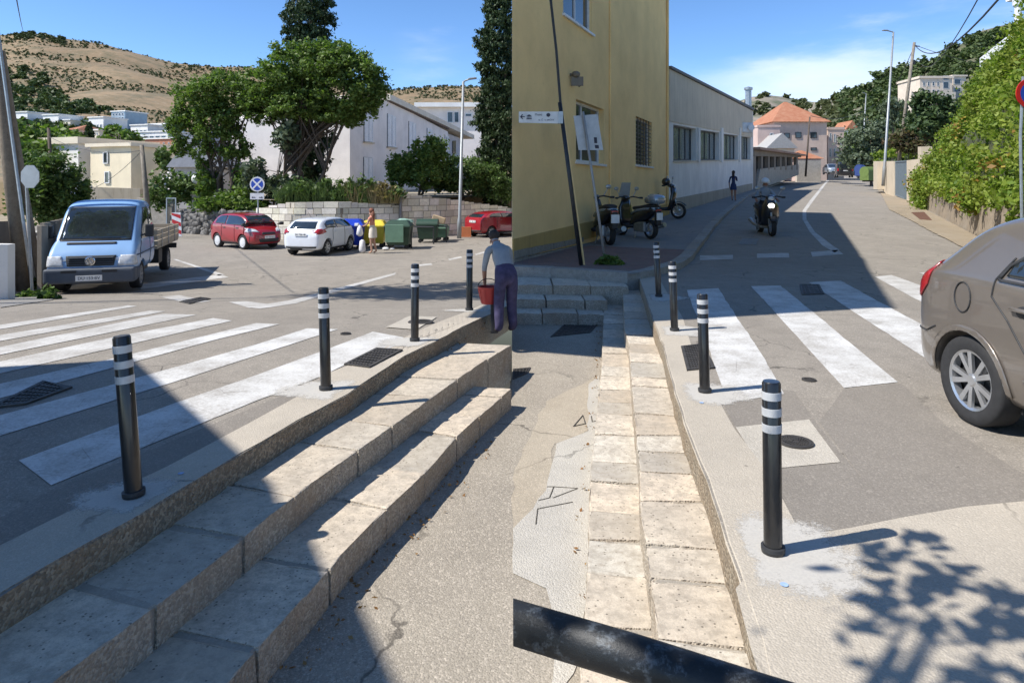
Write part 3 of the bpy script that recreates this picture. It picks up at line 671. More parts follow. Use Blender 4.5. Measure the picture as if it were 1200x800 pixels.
blockhouse('annexe', 'small annexe with bright orange tiled roof below the stone house windows', 932, 962, 186, 200, 98, 5, pinkw, roofh=1.3, roofmat=tiles, over=.4)
# arcade: posts, dark openings, roof
ar = thing('arcade', (23, 65, 1.5), 0, 'low brown arcade with dark openings and stone parapet beyond the workshop', 'building')
A3, B3 = (22.9, 65.0), (38.9, 92.)
fpA, nA, dA = plane_at(A3, B3)
brn = wall_mat('brown_render', (.3, .25, .2), (.14, .11, .08), .5); stn2 = stone_mat('pale_stone_wall', (.55, .49, .4), (.45, .4, .33), .4, attr=False, scale=.4)
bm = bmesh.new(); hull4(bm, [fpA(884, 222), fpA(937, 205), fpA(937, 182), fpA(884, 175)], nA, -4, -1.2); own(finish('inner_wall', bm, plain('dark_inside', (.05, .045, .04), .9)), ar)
bm = bmesh.new(); hull4(bm, [fpA(886, 223), fpA(936, 205), fpA(936, 193), fpA(891, 198)], nA, -.3, 0); own(finish('parapet', bm, stn2), ar)
bm = bmesh.new(); hull4(bm, [fpA(882.5, 183), fpA(938, 184.5), fpA(938, 181.5), fpA(882.5, 176)], nA, -4, .1); own(finish('beam', bm, brn), ar)
bm = bmesh.new(); hull4(bm, [fpA(882, 175.5), fpA(939, 183), fpA(939, 181.5), fpA(882, 172.5)], nA, -4.5, .7); own(finish('roof', bm, tiles_o), ar)
for px in (884, 893, 901, 908, 915, 921, 928, 934):
    bm = bmesh.new(); hull4(bm, quad_on(fpA, px-(1.7 if px == 884 else .9), px+(1.7 if px == 884 else .9), 180, 221 if px < 886 else 199), nA, -.35, .02); own(finish('post', bm, brn), ar)
blockhouse('shed', 'grey gabled shed roof rising behind the brown arcade', 900, 931, 174, 190, 99, 6, grp, roofh=2.2, roofkind='gable', roofmat=plain('sheet_roof', (.36, .35, .33), .7))
blockhouse('garden_wall', 'light stone wall with gateway closing the street below the orange roof', 934, 962, 188, 207, 96.5, .6, stn2, cat='wall')
# villa high up on the right slope
vw = wall_mat('villa_wall', (.66, .56, .46), (.45, .38, .3), .3)
# ---- tall unseen block, added off the left edge to shade steps and crossing
bm = bmesh.new(); C0 = Vector((-8.82, 5.46)); e1 = Vector((.65, -.76)).normalized(); e2 = Vector((-.91, -.41)).normalized(); C1 = C0+e1*5.5
CP = [C0, C0+Vector((2.15, -2.55)), C0+Vector((2.85, -3.9)), C0+Vector((3.3, -4.9))]; C1 = CP[-1]
cb = thing('shadow_building', (C0.x, C0.y, 0), 0, 'plain cream unseen building added so its shadow falls across the steps', 'building')
prism(bm, CP+[C1+e2*7, C0+e2*7], 6.0, -.9); own(finish('wall', bm, wall_mat('cream_wall', (.6, .5, .36))), cb)
bm = bmesh.new(); prism(bm, CP+[C1+e2*6.9, C0+e2*6.9], 6.08, 6.002); own(finish('roof_slab', bm, grp), cb)
C1 = CP[1]; e1 = (C1-C0).normalized()
for k in range(2):
    for j in range(3):
        a = C0.lerp(C1, .12+j*.3); b = C0.lerp(C1, .12+j*.3+.16); nn = Vector((e1.y*-1, e1.x, 0)) ; nn = nn if nn.x > 0 else -nn
        q = [Vector((a.x, a.y, .9+k*2.6)), Vector((b.x, b.y, .9+k*2.6)), Vector((b.x, b.y, 2.2+k*2.6)), Vector((a.x, a.y, 2.2+k*2.6))]
        bm = bmesh.new(); hull4(bm, q, nn, -.1, .03); g = own(finish('window', bm, glass), cb); bm = bmesh.new(); frame_of(bm, q, .06, nn, 0, .06); own(finish('frame', bm, white_p), cb).parent = g; bpy.data.objects[g.name].children[0].location = (0, 0, 0)
# ================================================================== HILLS AND PLANTS
def leaf_mat(name, c, c2, c3=None, rough=.55, trans=.25):
    q = NB(name); v = q.geo.outputs['Position']; r = q.geo.outputs['Random Per Island']
    base = q.mix(q.rng(r, .1, .9), c, c2); base = q.mix(q.rng(q.noise(v, .9, 3), .42, .62, 0, .5), base, c3 or mul(c, .6))
    q.col(base); q.b.inputs['Roughness'].default_value = rough; q.b.inputs['Specular IOR Level'].default_value = .35
    tr = q.n('ShaderNodeBsdfTranslucent'); q.l(q.mix(1., base, (1.0, 1.25, .5), 'MULTIPLY'), tr.inputs[0]); ms = q.n('ShaderNodeMixShader'); ms.inputs[0].default_value = trans
    outn = [x for x in q.t.nodes if x.type == 'OUTPUT_MATERIAL'][0]; q.l(q.b.outputs[0], ms.inputs[1]); q.l(tr.outputs[0], ms.inputs[2]); q.l(ms.outputs[0], outn.inputs[0]); return q.m
lf_tree = leaf_mat('tree_leaves', (.10, .165, .035), (.20, .27, .065), trans=.35); lf_dark = leaf_mat('cypress_leaves', (.03, .055, .02), (.065, .10, .036), trans=.1)
lf_bright = leaf_mat('vine_leaves', (.10, .18, .02), (.26, .34, .05), (.30, .31, .06), trans=.38); lf_olive = leaf_mat('olive_leaves', (.10, .13, .075), (.16, .2, .12), trans=.15)
lf_pine = leaf_mat('pine_needles', (.04, .075, .025), (.085, .13, .04), trans=.15); lf_hill = leaf_mat('hill_scrub', (.07, .09, .035), (.13, .14, .055), trans=.1)
lf_dry = leaf_mat('dry_reeds', (.28, .22, .1), (.38, .3, .15)); lf_shrub = leaf_mat('shrub_leaves', (.07, .12, .03), (.15, .22, .06))
bark = plain('bark', (.10, .075, .055), .9, var=.35, scale=4, world=True); bark_l = plain('pale_bark', (.22, .19, .15), .9, var=.3, scale=4, world=True)
flower = plain('flower', (.8, .74, .7), .6)
rng = np.random.default_rng(11)
def leaves(name, clumps, n, size, mat, parent=None, sub=26, sig=.2, flat=.55, origin=(0, 0, 0), shell=.62, asp=.55):
    """many small leaf faces gathered in twigs through the volume of some ellipsoids"""
    w_ = np.array([c[3]*c[4]*c[5] for c in clumps])**.75; w_ = w_/w_.sum(); C_ = []
    for c, ww_ in zip(clumps, w_):
        k = max(4, int(n*ww_)); d = rng.normal(size=(sub, 3)); d /= np.linalg.norm(d, axis=1)[:, None]; rad = shell+(1.02-shell)*rng.random(sub)**.5
        sc = np.array(c[3:6]); cen = d*rad[:, None]*(1+.12*rng.normal(size=(sub, 1))); idx = rng.integers(0, sub, k)
        p = cen[idx]+rng.normal(size=(k, 3))*sig*(.5+rng.random((k, 1))); C_.append(p*sc+np.array(c[:3]))
    p = np.concatenate(C_); n = len(p); u = rng.normal(size=(n, 3)); u[:, 2] *= flat; u /= np.linalg.norm(u, axis=1)[:, None]
    v = rng.normal(size=(n, 3)); v -= (v*u).sum(1)[:, None]*u; v /= np.linalg.norm(v, axis=1)[:, None]; w3 = np.cross(u, v)
    s = (size*(.5+rng.random(n)))[:, None]; p = p-np.array(origin)
    V = np.stack([p-u*s, p-v*s*asp+w3*s*.15, p+u*s, p+v*s*asp+w3*s*.15], 1).reshape(-1, 3); Fc = np.arange(4*n).reshape(n, 4)
    me = bpy.data.meshes.new(name); me.vertices.add(4*n); me.vertices.foreach_set('co', V.astype(np.float32).ravel()); me.loops.add(4*n); me.loops.foreach_set('vertex_index', Fc.astype(np.int32).ravel())
    me.polygons.add(n); me.polygons.foreach_set('loop_start', np.arange(0, 4*n, 4, dtype=np.int32)); me.update(calc_edges=True); me.validate()
    return link(name, me, mat, parent)
def px_clump(px, py, Y, rx, ry, rdep=None):
    c = P(px, py, Y); k = Y/F; return (c.x, c.y, c.z, rx*k, (rdep or rx)*k, ry*k)
def base_z(px, Y): return gz('L' if px < 600 else 'R', Y)
def tree(name, label, base, clumps, n, size, mat, trunk_r=.12, stems=1, bmat=None, group=None, limbs=8, cat='tree', spread=.25, **kw):
    """base = world point; clumps in world coordinates"""
    base = Vector(base); r = thing(name, base, 0, label, cat, group)
    bm = bmesh.new(); top = max(c[2] for c in clumps)
    cs_ = sorted(clumps, key=lambda c: -c[3]*c[4]*c[5])
    for s in range(stems):
        a = Vector((random.uniform(-1, 1), random.uniform(-1, 1), 0))*(spread if stems > 1 else 0)
        tgt = Vector(cs_[s % len(cs_)][:3])-base; fork = a*.8+tgt*.45+Vector((0, 0, -tgt.z*.05)); rr_ = trunk_r*(1 if stems == 1 else .6)
        tube(bm, [a*.5-Vector((0, 0, .3)), a*.5+Vector((0, 0, .1)), a.lerp(fork, .5)+Vector((random.uniform(-.1, .1), random.uniform(-.1, .1), 0)), fork, tgt], [rr_*1.4, rr_, rr_*.85, rr_*.65, rr_*.2], 7)
        for l in range(limbs):
            c = random.choice(clumps); e = Vector(c[:3])-base+Vector((random.uniform(-.7, .7)*c[3], random.uniform(-.7, .7)*c[4], random.uniform(-.4, .6)*c[5])); st_ = a.lerp(fork, random.uniform(.6, 1.1))
            md = st_.lerp(e, .5)+Vector((0, 0, .08*(e-st_).length)); tube(bm, [st_, md, e], [rr_*.45, rr_*.28, rr_*.08], 5)
    finish('trunk', bm, bmat or bark, r)
    leaves('crown', clumps, n, size, mat, r, origin=base, **kw)
    return r
# ---- left hill: near foot to ridge
ridL = [(-900, 120), (-400, 60), (-60, 48), (0, 42), (40, 39), (75, 45), (120, 51), (160, 63), (200, 74), (250, 78), (300, 79), (360, 92), (455, 106), (480, 103), (530, 100), (600, 104)]
ridR = [(600, 150), (860, 120), (880, 113), (900, 111), (925, 115), (957, 121), (992, 111), (1025, 93), (1050, 84), (1075, 77), (1115, 60), (1145, 38), (1185, 28), (1300, 10), (1700, -40)]
def hillpt(px, s, side):
    rid = ridL if side == 'L' else ridR; yr = float(np.interp(px, [r[0] for r in rid], [r[1] for r in rid]))
    if side == 'L': yb, Yn, Yr = 214, 62., 520.
    else:
        far_ = 1-ss((px-930)/60); yb, Yn, Yr = 206, 165., 330.+500*far_
    Y = Yn+(Yr-Yn)*s**1.25; py = yb+(yr-yb)*s
    return px, py, Y
def hill_at(px, py, side):
    rid = ridL if side == 'L' else ridR; yr = float(np.interp(px, [r[0] for r in rid], [r[1] for r in rid])); yb = 214 if side == 'L' else 206
    return hillpt(px, max(0., min(1., (yb-py)/(yb-yr))), side)
def hill_mesh(name, side, xs, mat):
    bm = bmesh.new(); rows = []
    ns = 44
    for j in range(-1, ns+3):
        row = []
        for px in xs:
            if j == -1: x, y, Y = px, 0, (62 if side == 'L' else 165)*.97; v = P(px, 214, Y); v.z = -2
            elif j <= ns:
                _, py, Y = hillpt(px, j/ns, side); v = P(px, py, Y); a = Y*.006*(ss(j/ns*3)*ss((ns-j)/5+.3)); v.z += a*noise.noise(Vector((v.x*.02, v.y*.02, 0)))*2
            else:
                _, py, Y = hillpt(px, 1, side); v = P(px, py, Y); v.y += 60*(j-ns); v.x = v.x*(v.y/Y); v.z -= 18*(j-ns)
            row.append(bm.verts.new(v))
        rows.append(row)
    for a, b in zip(rows, rows[1:]):
        for i in range(len(xs)-1): bm.faces.new((a[i], a[i+1], b[i+1], b[i]))
    o = finish(name, bm, mat, smooth=True); return tag(o, kind='structure')
q = NB('dry_hillside'); v = q.geo.outputs['Position']
a = q.noise(v, .012, 8, .62); b = q.noise(v, .09, 6, .7); c = q.noise(v, .5, 5, .75)
hb = q.mix(q.rng(a, .35, .65), (.215, .145, .075), (.32, .225, .125)); hb = q.mix(q.rng(b, .44, .62, 0, .75), hb, (.10, .095, .045)); hb = q.mix(q.rng(c, .55, .75, 0, .5), hb, (.5, .43, .34))
q.col(hb); q.b.inputs['Roughness'].default_value = .95; hillm = q.m
q = NB('wooded_ground'); v = q.geo.outputs['Position']; q.col(q.mix(q.rng(q.noise(v, .05, 6, .7), .35, .65), (.06, .08, .035), (.16, .14, .09))); q.b.inputs['Roughness'].default_value = .95; woodm = q.m
hill_mesh('hill', 'L', list(range(-800, 600, 14))+[599.9], hillm)
def hill_r_mat():
    q = NB('far_slope'); v = q.geo.outputs['Position']; q.col(q.mix(q.rng(q.noise(v, .02, 7, .7), .42, .58), (.10, .115, .065), (.30, .25, .2))); q.b.inputs['Roughness'].default_value = .95; return q.m
hill_mesh('hill', 'R', [600.1, 640, 700, 760]+list(range(800, 1010, 8)), hill_r_mat())
hill_mesh('hill', 'R', list(range(1002, 1700, 12)), woodm)
# flat land between the street and the hills
tag(sheet('ground', [(-400, 44), (0, 44), (0, 700), (-400, 700)], 'L', -.02, plain('dry_ground', (.3, .25, .17), .95, var=.3, scale=.4, world=True)), kind='structure')
tag(sheet('ground', [(0.002, 150), (300, 150), (300, 172), (0.002, 172)], 'R', -.02, MATS['dry_ground']), kind='structure')
# scrub dots on the dry hillside: too many to count
def scatter_hill(name, side, n, fn, size, mat, label, cat, per=40, col_=None):
    C_ = []; k = 0
    while k < n:
        px, s, r = fn()
        if px is None: continue
        _, py, Y = hillpt(px, s, side); p = P(px, py, Y); rr_ = r*Y/F; C_.append((p.x, p.y, p.z+rr_*.45, rr_, rr_, rr_*.75)); k += 1
    o = leaves(name, C_, n*per, size, mat, sub=10, sig=.28, shell=.4); tag(o, label, cat, kind='stuff'); return o
def f_scrub():
    px = random.uniform(-40, 600); s = random.random()**.8
    if noise.noise(Vector((px*.02, s*6, 2))) < -.5: return None, 0, 0
    return px, min(1, .25+.76*s), random.uniform(.45, 1.35)
scatter_hill('scrub', 'L', 9000, f_scrub, .5, lf_hill, 'dark green scrub dotted over the dry tan hillside', 'scrub', 11)
def f_wood():
    px = random.uniform(-60, 215); s = random.uniform(.3, .78); lim = np.interp(px, [-60, 0, 60, 115, 140, 215], [.80, .78, .66, .56, .44, .36])
    if s > lim*random.uniform(.82, 1.08): return None, 0, 0
    return px, s, random.uniform(2.2, 5.)
scatter_hill('woodland', 'L', 420, f_wood, .8, leaf_mat('hillside_wood', (.055, .09, .025), (.12, .16, .05), trans=.1), 'band of green trees on the lower part of the dry hillside', 'woodland', 130)
def f_ridge():
    px = random.choice([random.uniform(18, 76), random.uniform(-30, 600)]); return px, random.uniform(.96, 1.0), random.uniform(.8, 2.6 if px < 76 else 1.4)
scatter_hill('ridge_scrub', 'L', 110, f_ridge, .9, lf_hill, 'bushes along the skyline of the tan hill', 'scrub', 60)
def f_woodR():
    px = random.uniform(985, 1300); s = random.uniform(.0, 1.0); return px, s, random.uniform(3., 7.)
scatter_hill('woodland', 'R', 900, f_woodR, .9, leaf_mat('pine_wood', (.055, .085, .028), (.13, .17, .055), (.035, .06, .022), trans=.15), 'dense dark pine wood covering the slope on the right', 'woodland', 110)
def f_farR():
    px = random.uniform(860, 1005); s = random.uniform(.1, 1.0)
    if noise.noise(Vector((px*.05, s*5, 7))) < -.05 and px < 960: return None, 0, 0
    return px, s, random.uniform(1.2, 3.2)
scatter_hill('scrub', 'R', 420, f_farR, 2.2, lf_hill, 'patchy scrub on the distant bare hill beyond the orange roof', 'scrub', 40)
# conifers that stand out of the wood
for i, (px, py, h) in enumerate(((1030, 128, 16), (1040, 124, 18), (1020, 136, 16), (1087, 158, 17), (988, 172, 22), (1012, 132, 12), (1053, 110, 12), (1130, 66, 14), (1146, 54, 18), (1160, 50, 20), (1172, 44, 16), (1140, 58, 12), (1101, 150, 22))):
    _, _, Y = hill_at(px, py, 'R') if i not in (4,) else (0, 0, 150.)
    b = P(px, py+h*.5, Y); top = P(px, py-h*.5, Y); H = top.z-b.z; wd = H*(.17 if i not in (7, 8, 9, 10, 11, 12) else .42)
    tree('conifer', ['slim dark conifer in the wood above the street lamp', 'slim conifer just right of the lamp post top', 'slim conifer left of the lamp post top', 'pointed dark cypress beside the pale villa', 'dark cypress beside the side wing of the stone house', 'short conifer above the stone house', 'short conifer near the wooden pole', 'broad pine on the skyline above the vines, leftmost', 'broad pine on the skyline above the vines, second', 'broad pine on the skyline, tallest above the vines', 'broad pine on the skyline nearest the white balustrade', 'small pine on the skyline below the tallest ones', 'bushy dark tree at the foot of the pale villa'][i],
         (b.x, b.y, b.z-1), [(b.x, b.y, b.z+H*(t+.08), wd*(1.1-t)*.62, wd*(1.1-t)*.62, H*.16) for t in (.1, .3, .5, .7, .88)], 900, H*.045, lf_pine, .25, limbs=2, group='conifers standing out of the wooded slope')
# ---- houses on the left hillside
hw = [wall_mat('hill_house_'+s, c, amt=.25, streak=False) for s, c in (('white', (.8, .79, .76)), ('cream', (.76, .67, .52)), ('pink', (.6, .43, .36)), ('brick', (.42, .2, .13)), ('blue', (.28, .38, .46)))]
def hh(label, x0, x1, yt, yb, mat, wins, roof=.3, rm=None, dep=8, Y=None, cat='house', kind='flat', name='hillside_house'):
    if Y is None: _, _, Y = hill_at((x0+x1)/2, yb, 'L')
    return blockhouse(name, label, x0, x1, yt, yb, Y, dep, mat, wins=wins, roofh=roof, roofmat=rm or hw[0], roofkind=kind, over=.25, cat=cat, yaw=-.33)
def grid(x0, x1, y0, y1, nx, ny, fx=.5, fy=.5):
    dx, dy = (x1-x0)/nx, (y1-y0)/ny
    return [(x0+dx*(i+.5-fx/2), x0+dx*(i+.5+fx/2), y0+dy*(j+.5-fy/2), y0+dy*(j+.5+fy/2)) for j in range(ny) for i in range(nx)]
hh('white terraced house high on the hillside, leftmost of the upper row', 9, 36, 132, 145, hw[0], grid(10, 35, 137, 145, 6, 1), cat='house')
hh('white terrace with small arches right of the leftmost hillside house', 47, 72, 135, 147, hw[0], grid(48, 71, 141, 147, 5, 1))
hh('low white house under the wood, next to the white terrace', 73, 84, 141, 149, hw[1], grid(74, 83, 144, 149, 3, 1))
hh('small reddish house with terracotta roof low on the hillside', 75, 92, 152, 166, hw[2], grid(76, 91, 158, 165, 3, 1), roof=1.4, rm=tiles, kind='hip')
hh('white villa with stepped roof left of the blue glass block', 101, 124, 138, 153, hw[0], grid(102, 123, 144, 152, 4, 1, .6, .5))
hh('beige lower storeys under the stepped white villa', 104, 118, 153, 167, hw[1], grid(105, 117, 154, 166, 3, 2, .6, .4))
hh('bluish glazed apartment block on the hillside', 128, 149, 131, 152, hw[4], grid(129, 148, 132, 150, 4, 4, .75, .7), cat='apartment block')
hh('white house row right of the glazed block, upper one', 150, 176, 147, 158, hw[0], grid(151, 175, 151, 157, 4, 1, .7))
hh('white house with grey flat roof near the left tree', 168, 196, 146, 157, hw[0], grid(170, 195, 151, 156, 4, 1, .7))
hh('long white house with dark balcony bands above the brick row', 154, 202, 155, 166, hw[0], grid(156, 200, 158, 164, 5, 1, .8, .6))
hh('brick coloured terrace with a white band', 164, 214, 163, 173, hw[3], grid(166, 212, 165, 172, 6, 1, .3, .4))
for _, (x0, x1, yt, yb, Y_, lab) in enumerate([(150, 204, 177, 212, 66, 'white three storey flats with balconies beside the cream house')]):
    r = hh(lab, x0, x1, yt, yb, hw[0], grid(x0+8, x1-2, yt+5, yt+23, 3, 2, .7, .42), Y=Y_, cat='apartment block')
    for j in range(3):
        bm = bmesh.new(); wd = (x1-x0-8)*Y_/F; c = (4)*Y_/F; zt = (yb-yt-12*(j+.2)-10)*Y_/F; box(bm, -wd/2+c, wd/2+c, -1.1, 0, zt-.12, zt); box(bm, -wd/2+c, wd/2+c, -1.1, -1.02, zt, zt+.75); finish('balcony', bm, hw[0], r)
# cream two storey house
r = hh('cream two storey house with plain wall and two small windows above the van', 98, 161, 172, 226, wall_mat('cream_house', (.80, .70, .51), (.5, .42, .28), .2), [(119, 126.5, 178, 192), (121.5, 129, 201, 215)], Y=50, dep=9, roof=.25, rm=hw[1], name='cream_house')
r = hh('low white wing with flat cream roof left of the cream house', 43, 99, 169, 214, hw[0], [], Y=51.5, dep=7, roof=.5, rm=hw[1], name='house_wing')
bm = bmesh.new(); a_, b_ = P(100, 219, 46), P(164, 221, 46); hull4(bm, [Vector((a_.x, 46, -1)), Vector((b_.x, 46, -1)), b_, a_], Vector((0, 1, 0)), 0, .4)
tag(finish('boundary_wall', bm, wall_mat('stained_wall', (.42, .36, .27), (.2, .16, .1), .7)), 'stained grey brown boundary wall in front of the cream house', 'wall')
bm = bmesh.new(); a_, b_ = P(160, 232, 44), P(196, 236, 44); hull4(bm, [Vector((a_.x, 44, -1)), Vector((b_.x, 44, -1)), b_, a_], Vector((0, 1, 0)), 0, .4)
tag(finish('boundary_wall', bm, stn2), 'low pale wall behind the truck bed beside the wooden pole', 'wall')
# grey gabled annex behind the trees
blockhouse('annexe', 'pale grey gabled outbuilding behind the left trees', 205, 262, 196, 240, 46, 8, wall_mat('pale_grey_wall', (.52, .5, .48)), roofh=2.6, roofkind='gable', roofmat=plain('slate', (.36, .36, .38), .7), wins=[])
blockhouse('back_building', 'pale stone building with dark window behind the umbrella shaped tree', 296, 372, 140, 240, 58, 8, wall_mat('greyish_stone', (.5, .47, .43), (.3, .27, .24), .4), wins=[(311, 322, 165, 188)], roofh=.3, roofkind='flat', roofmat=grp)
# ---- the big white building with shutters
A4, B4 = P(409, 240, 47), P(560, 240, 84)
fpB, nB, dB = plane_at((A4.x, A4.y), (B4.x, B4.y))
vb = thing('shuttered_building', (A4.x, A4.y, -.5), 0, 'large white building with white shutters and a roof line sloping in perspective', 'building')
def hull_pts(bm, q, n, d0, d1): hull4(bm, q, n, d0, d1)
whs = wall_mat('rose_white_stone', (.80, .74, .69), (.6, .52, .45), .15); 
bm = bmesh.new(); hull4(bm, [fpB(410, 250), fpB(525, 245), fpB(525, 154.5), fpB(455, 118), fpB(452, 118), fpB(410, 136)], nB, -9, 0); own(finish('wall', bm, whs), vb)
bm = bmesh.new(); hull4(bm, [fpB(453, 117.5), fpB(553, 163), fpB(553, 158.5), fpB(453, 110.5)], nB, -9.2, .3); own(finish('roof_edge', bm, wall_mat('cream_fascia', (.66, .6, .5))), vb)
bm = bmesh.new(); hull4(bm, [fpB(453.5, 118.8), fpB(524, 152), fpB(524, 150.6), fpB(453.5, 117.4)], nB, 0, .22); own(finish('eaves', bm, plain('brown_eaves', (.12, .08, .06), .8)), vb)
bm = bmesh.new(); hull4(bm, [fpB(525, 250), fpB(548, 245), fpB(548, 163), fpB(525, 154)], nB, -9, -.6); own(finish('side_wall', bm, wall_mat('shaded_side', (.5, .5, .52), (.4, .38, .36), .2)), vb)
shut = plain('white_shutter', (.76, .77, .78), .5)
for (x0, x1, yt, yb_, yt1, yb1) in ((426, 436, 127, 166, 131, 167), (453.5, 463, 133, 172, 137, 173), (478.5, 486.5, 142, 178, 145, 178), (500, 506, 150, 160, 152, 160), (521, 525, 158, 183, 160, 183), (425.5, 436, 184, 210, 185, 210)):
    q = quad_on(fpB, x0, x1, yt, yb_, yt1, yb1); bm = bmesh.new(); hull4(bm, q, nB, .0, .03); g = own(finish('window', bm, glass), vb)
    for s0, s1 in ((.02, .48), (.52, .98)):
        bm = bmesh.new(); qq = sub(q, s0, s1, .01, .99); hull4(bm, qq, nB, .03, .07); frame_of(bm, qq, .07, nB, .07, .1)
        nsl = 14
        for k in range(nsl): hull4(bm, sub(qq, .12, .88, (k+.35)/nsl, (k+.75)/nsl), nB, .07, .092)
        o = own(finish('shutter', bm, shut), vb); o.parent = g; o.location = (0, 0, 0)
    bm = bmesh.new(); z = Vector((0, 0, .1)); hull4(bm, [q[0]-z-dB*.15, q[1]-z+dB*.15, q[1]-z*.05+dB*.15, q[0]-z*.05-dB*.15], nB, 0, .18); o = own(finish('sill', bm, grp), vb); o.parent = g; o.location = (0, 0, 0)
q = quad_on(fpB, 536, 539.5, 165, 180); bm = bmesh.new(); hull4(bm, q, nB, -.6, -.5); own(finish('window', bm, glass), vb)
# rough stone end wall of it
blockhouse('end_wing', 'rough grey stone end wing of the white building with no windows', 372, 408.5, 128, 240, 47.5, 6, stone_mat('grey_rubble', (.38, .36, .33), (.3, .28, .26), .5, attr=False, scale=.5), roofh=.2, roofkind='flat', roofmat=grp)
blockhouse('upper_building', 'flat roofed white building behind, above the sloping roof line', 493, 566, 126, 175, 96, 12, whs, wins=[(524, 531, 131, 144), (532, 538, 131, 144), (545, 553, 133, 137)], roofh=.6, roofkind='flat', roofmat=hw[0], over=.8)
# ---- squared stone retaining wall behind the bins
wl = thing('stone_wall', (-8, 31, -.78), 0, 'pale squared limestone retaining wall behind the parked cars and bins', 'wall')
def wall_run(pts, tops, name, course=.36):
    """pts: picture x at distance Y; blocks laid in courses along the run"""
    bm = bmesh.new(); tones = []; Lp = [Vector(((x-CX)*Y/F, Y)) for x, Y in pts]; d = [0]
    for a, b in zip(Lp, Lp[1:]): d.append(d[-1]+(b-a).length)
    def at(s): 
        k = 0
        while k < len(d)-2 and d[k+1] < s: k += 1
        t = (s-d[k])/(d[k+1]-d[k]); return Lp[k].lerp(Lp[k+1], t), (Lp[k+1]-Lp[k]).normalized()
    zt = [HC+(HY-y)*Y/F for (x, Y), y in zip(pts, tops)]
    top_at = lambda s: float(np.interp(s, d, zt))
    z = -.95; r_ = 0
    while z < max(zt):
        h = course*random.uniform(.75, 1.2); s = -random.uniform(0, .4)
        while s < d[-1]:
            l = random.uniform(.28, .75); s0, s1 = max(0, s), min(d[-1], s+l); s += l
            if s1-s0 < .08: continue
            tp = min(z+h, top_at((s0+s1)/2)); 
            if tp-z < .06: continue
            (p0, t0), (p1, t1) = at(s0+.012), at(s1-.012); n = Vector((t0.y, -t0.x)); n = n if n.y < 0 else -n; n3 = Vector((n.x, n.y, 0)); k = random.uniform(.0, .03); n0 = len(bm.verts)
            q = [Vector((p0.x, p0.y, z+.012)), Vector((p1.x, p1.y, z+.012)), Vector((p1.x, p1.y, tp-.012)), Vector((p0.x, p0.y, tp-.012))]
            hull4(bm, q, n3, -.2, k); tv = random.choice([random.uniform(.8, 1.2), random.uniform(1., 1.25), random.uniform(.62, .95)]); tones += [(tv, tv*random.uniform(.95, 1.0), tv*random.uniform(.85, 1), 1)]*(len(bm.verts)-n0)
        z += h
    o = own(finish(name, bm, stone_mat('wall_stone', (.82, .78, .70), (.72, .67, .58), .3, scale=.35, sat=(.5, .43, .33), gr=.5), None), wl); set_tone(o, tones)
    bm = bmesh.new()
    for i in range(len(Lp)-1):
        a, b = Lp[i], Lp[i+1]; t0 = (b-a).normalized(); n = Vector((t0.y, -t0.x)); n = n if n.y < 0 else -n
        hull4(bm, [Vector((a.x, a.y, -1)), Vector((b.x, b.y, -1)), Vector((b.x, b.y, zt[i+1]-.03)), Vector((a.x, a.y, zt[i]-.03))], Vector((n.x, n.y, 0)), -.5, -.03)
    own(finish('mortar', bm, plain('mortar', (.20, .17, .13), .95, var=.3, scale=2, world=True)), wl)
wall_run([(300, 33), (340, 32.3), (400, 32.3), (468, 33.5)], [244, 237, 236, 241], 'stone_courses')
wall_run([(468.5, 33.4), (520, 35), (560, 37), (599.5, 39)], [227, 232, 238, 243], 'stone_courses', .34)
bm = bmesh.new(); 
for px, yt in ((470, 228), (503, 229), (532, 234)):
    p = P(px, 250, 33.1+(px-468)*.045); tube(bm, [Vector((p.x, p.y-.06, -.9)), Vector((p.x, p.y-.06, P(px, yt, p.y).z))], .07, 6)
    own(finish('drainpipe', bm, plain('old_pipe', (.17, .16, .16), .7)), wl); bm = bmesh.new()
bm.free()
# darker rubble wall going back on the left
bm = bmesh.new(); tones = []
for i in range(230):
    t = random.random(); p = Vector(((300-CX)*33/F, 33)).lerp(Vector(((205-CX)*37/F, 37)), t); zz = -.8+random.random()**1.*(P(300, 249, 34).z+.8+(.0)); k = random.uniform(.1, .24)
    n0 = len(bm.verts); sph(bm, Vector((p.x, p.y, zz)), k, 6, (1, .6, .75)); tv = random.uniform(.5, 1.1); tones += [(tv, tv, tv, 1)]*(len(bm.verts)-n0)
a_, b_ = Vector(((300-CX)*33/F, 33.1, -1)), Vector(((205-CX)*37/F, 37.1, -1)); z1 = P(300, 247, 34).z
hull4(bm, [a_, b_, Vector((b_.x, b_.y, z1)), Vector((a_.x, a_.y, z1))], Vector((.3, 1, 0)).normalized(), 0, .5); tones += [(.6, .6, .6, 1)]*(len(bm.verts)-len(tones))
o = finish('rubble_wall', bm, stone_mat('dark_rubble', (.26, .25, .23), (.2, .19, .18), .5)); set_tone(o, tones); tag(o, 'dark irregular rubble wall behind the small red hatchback', 'wall')
# raised ground behind these walls
tag(sheet('terrace_ground', [(-12.2, 33.6), (-5.6, 34.0), (-.01, 39.6), (-.01, 100), (-34, 100), (-14, 37)], 'L', 0, MATS['dry_ground'], zf=lambda Y: float(np.interp(Y, [33, 62], [1.05, 1.9]))), kind='structure')
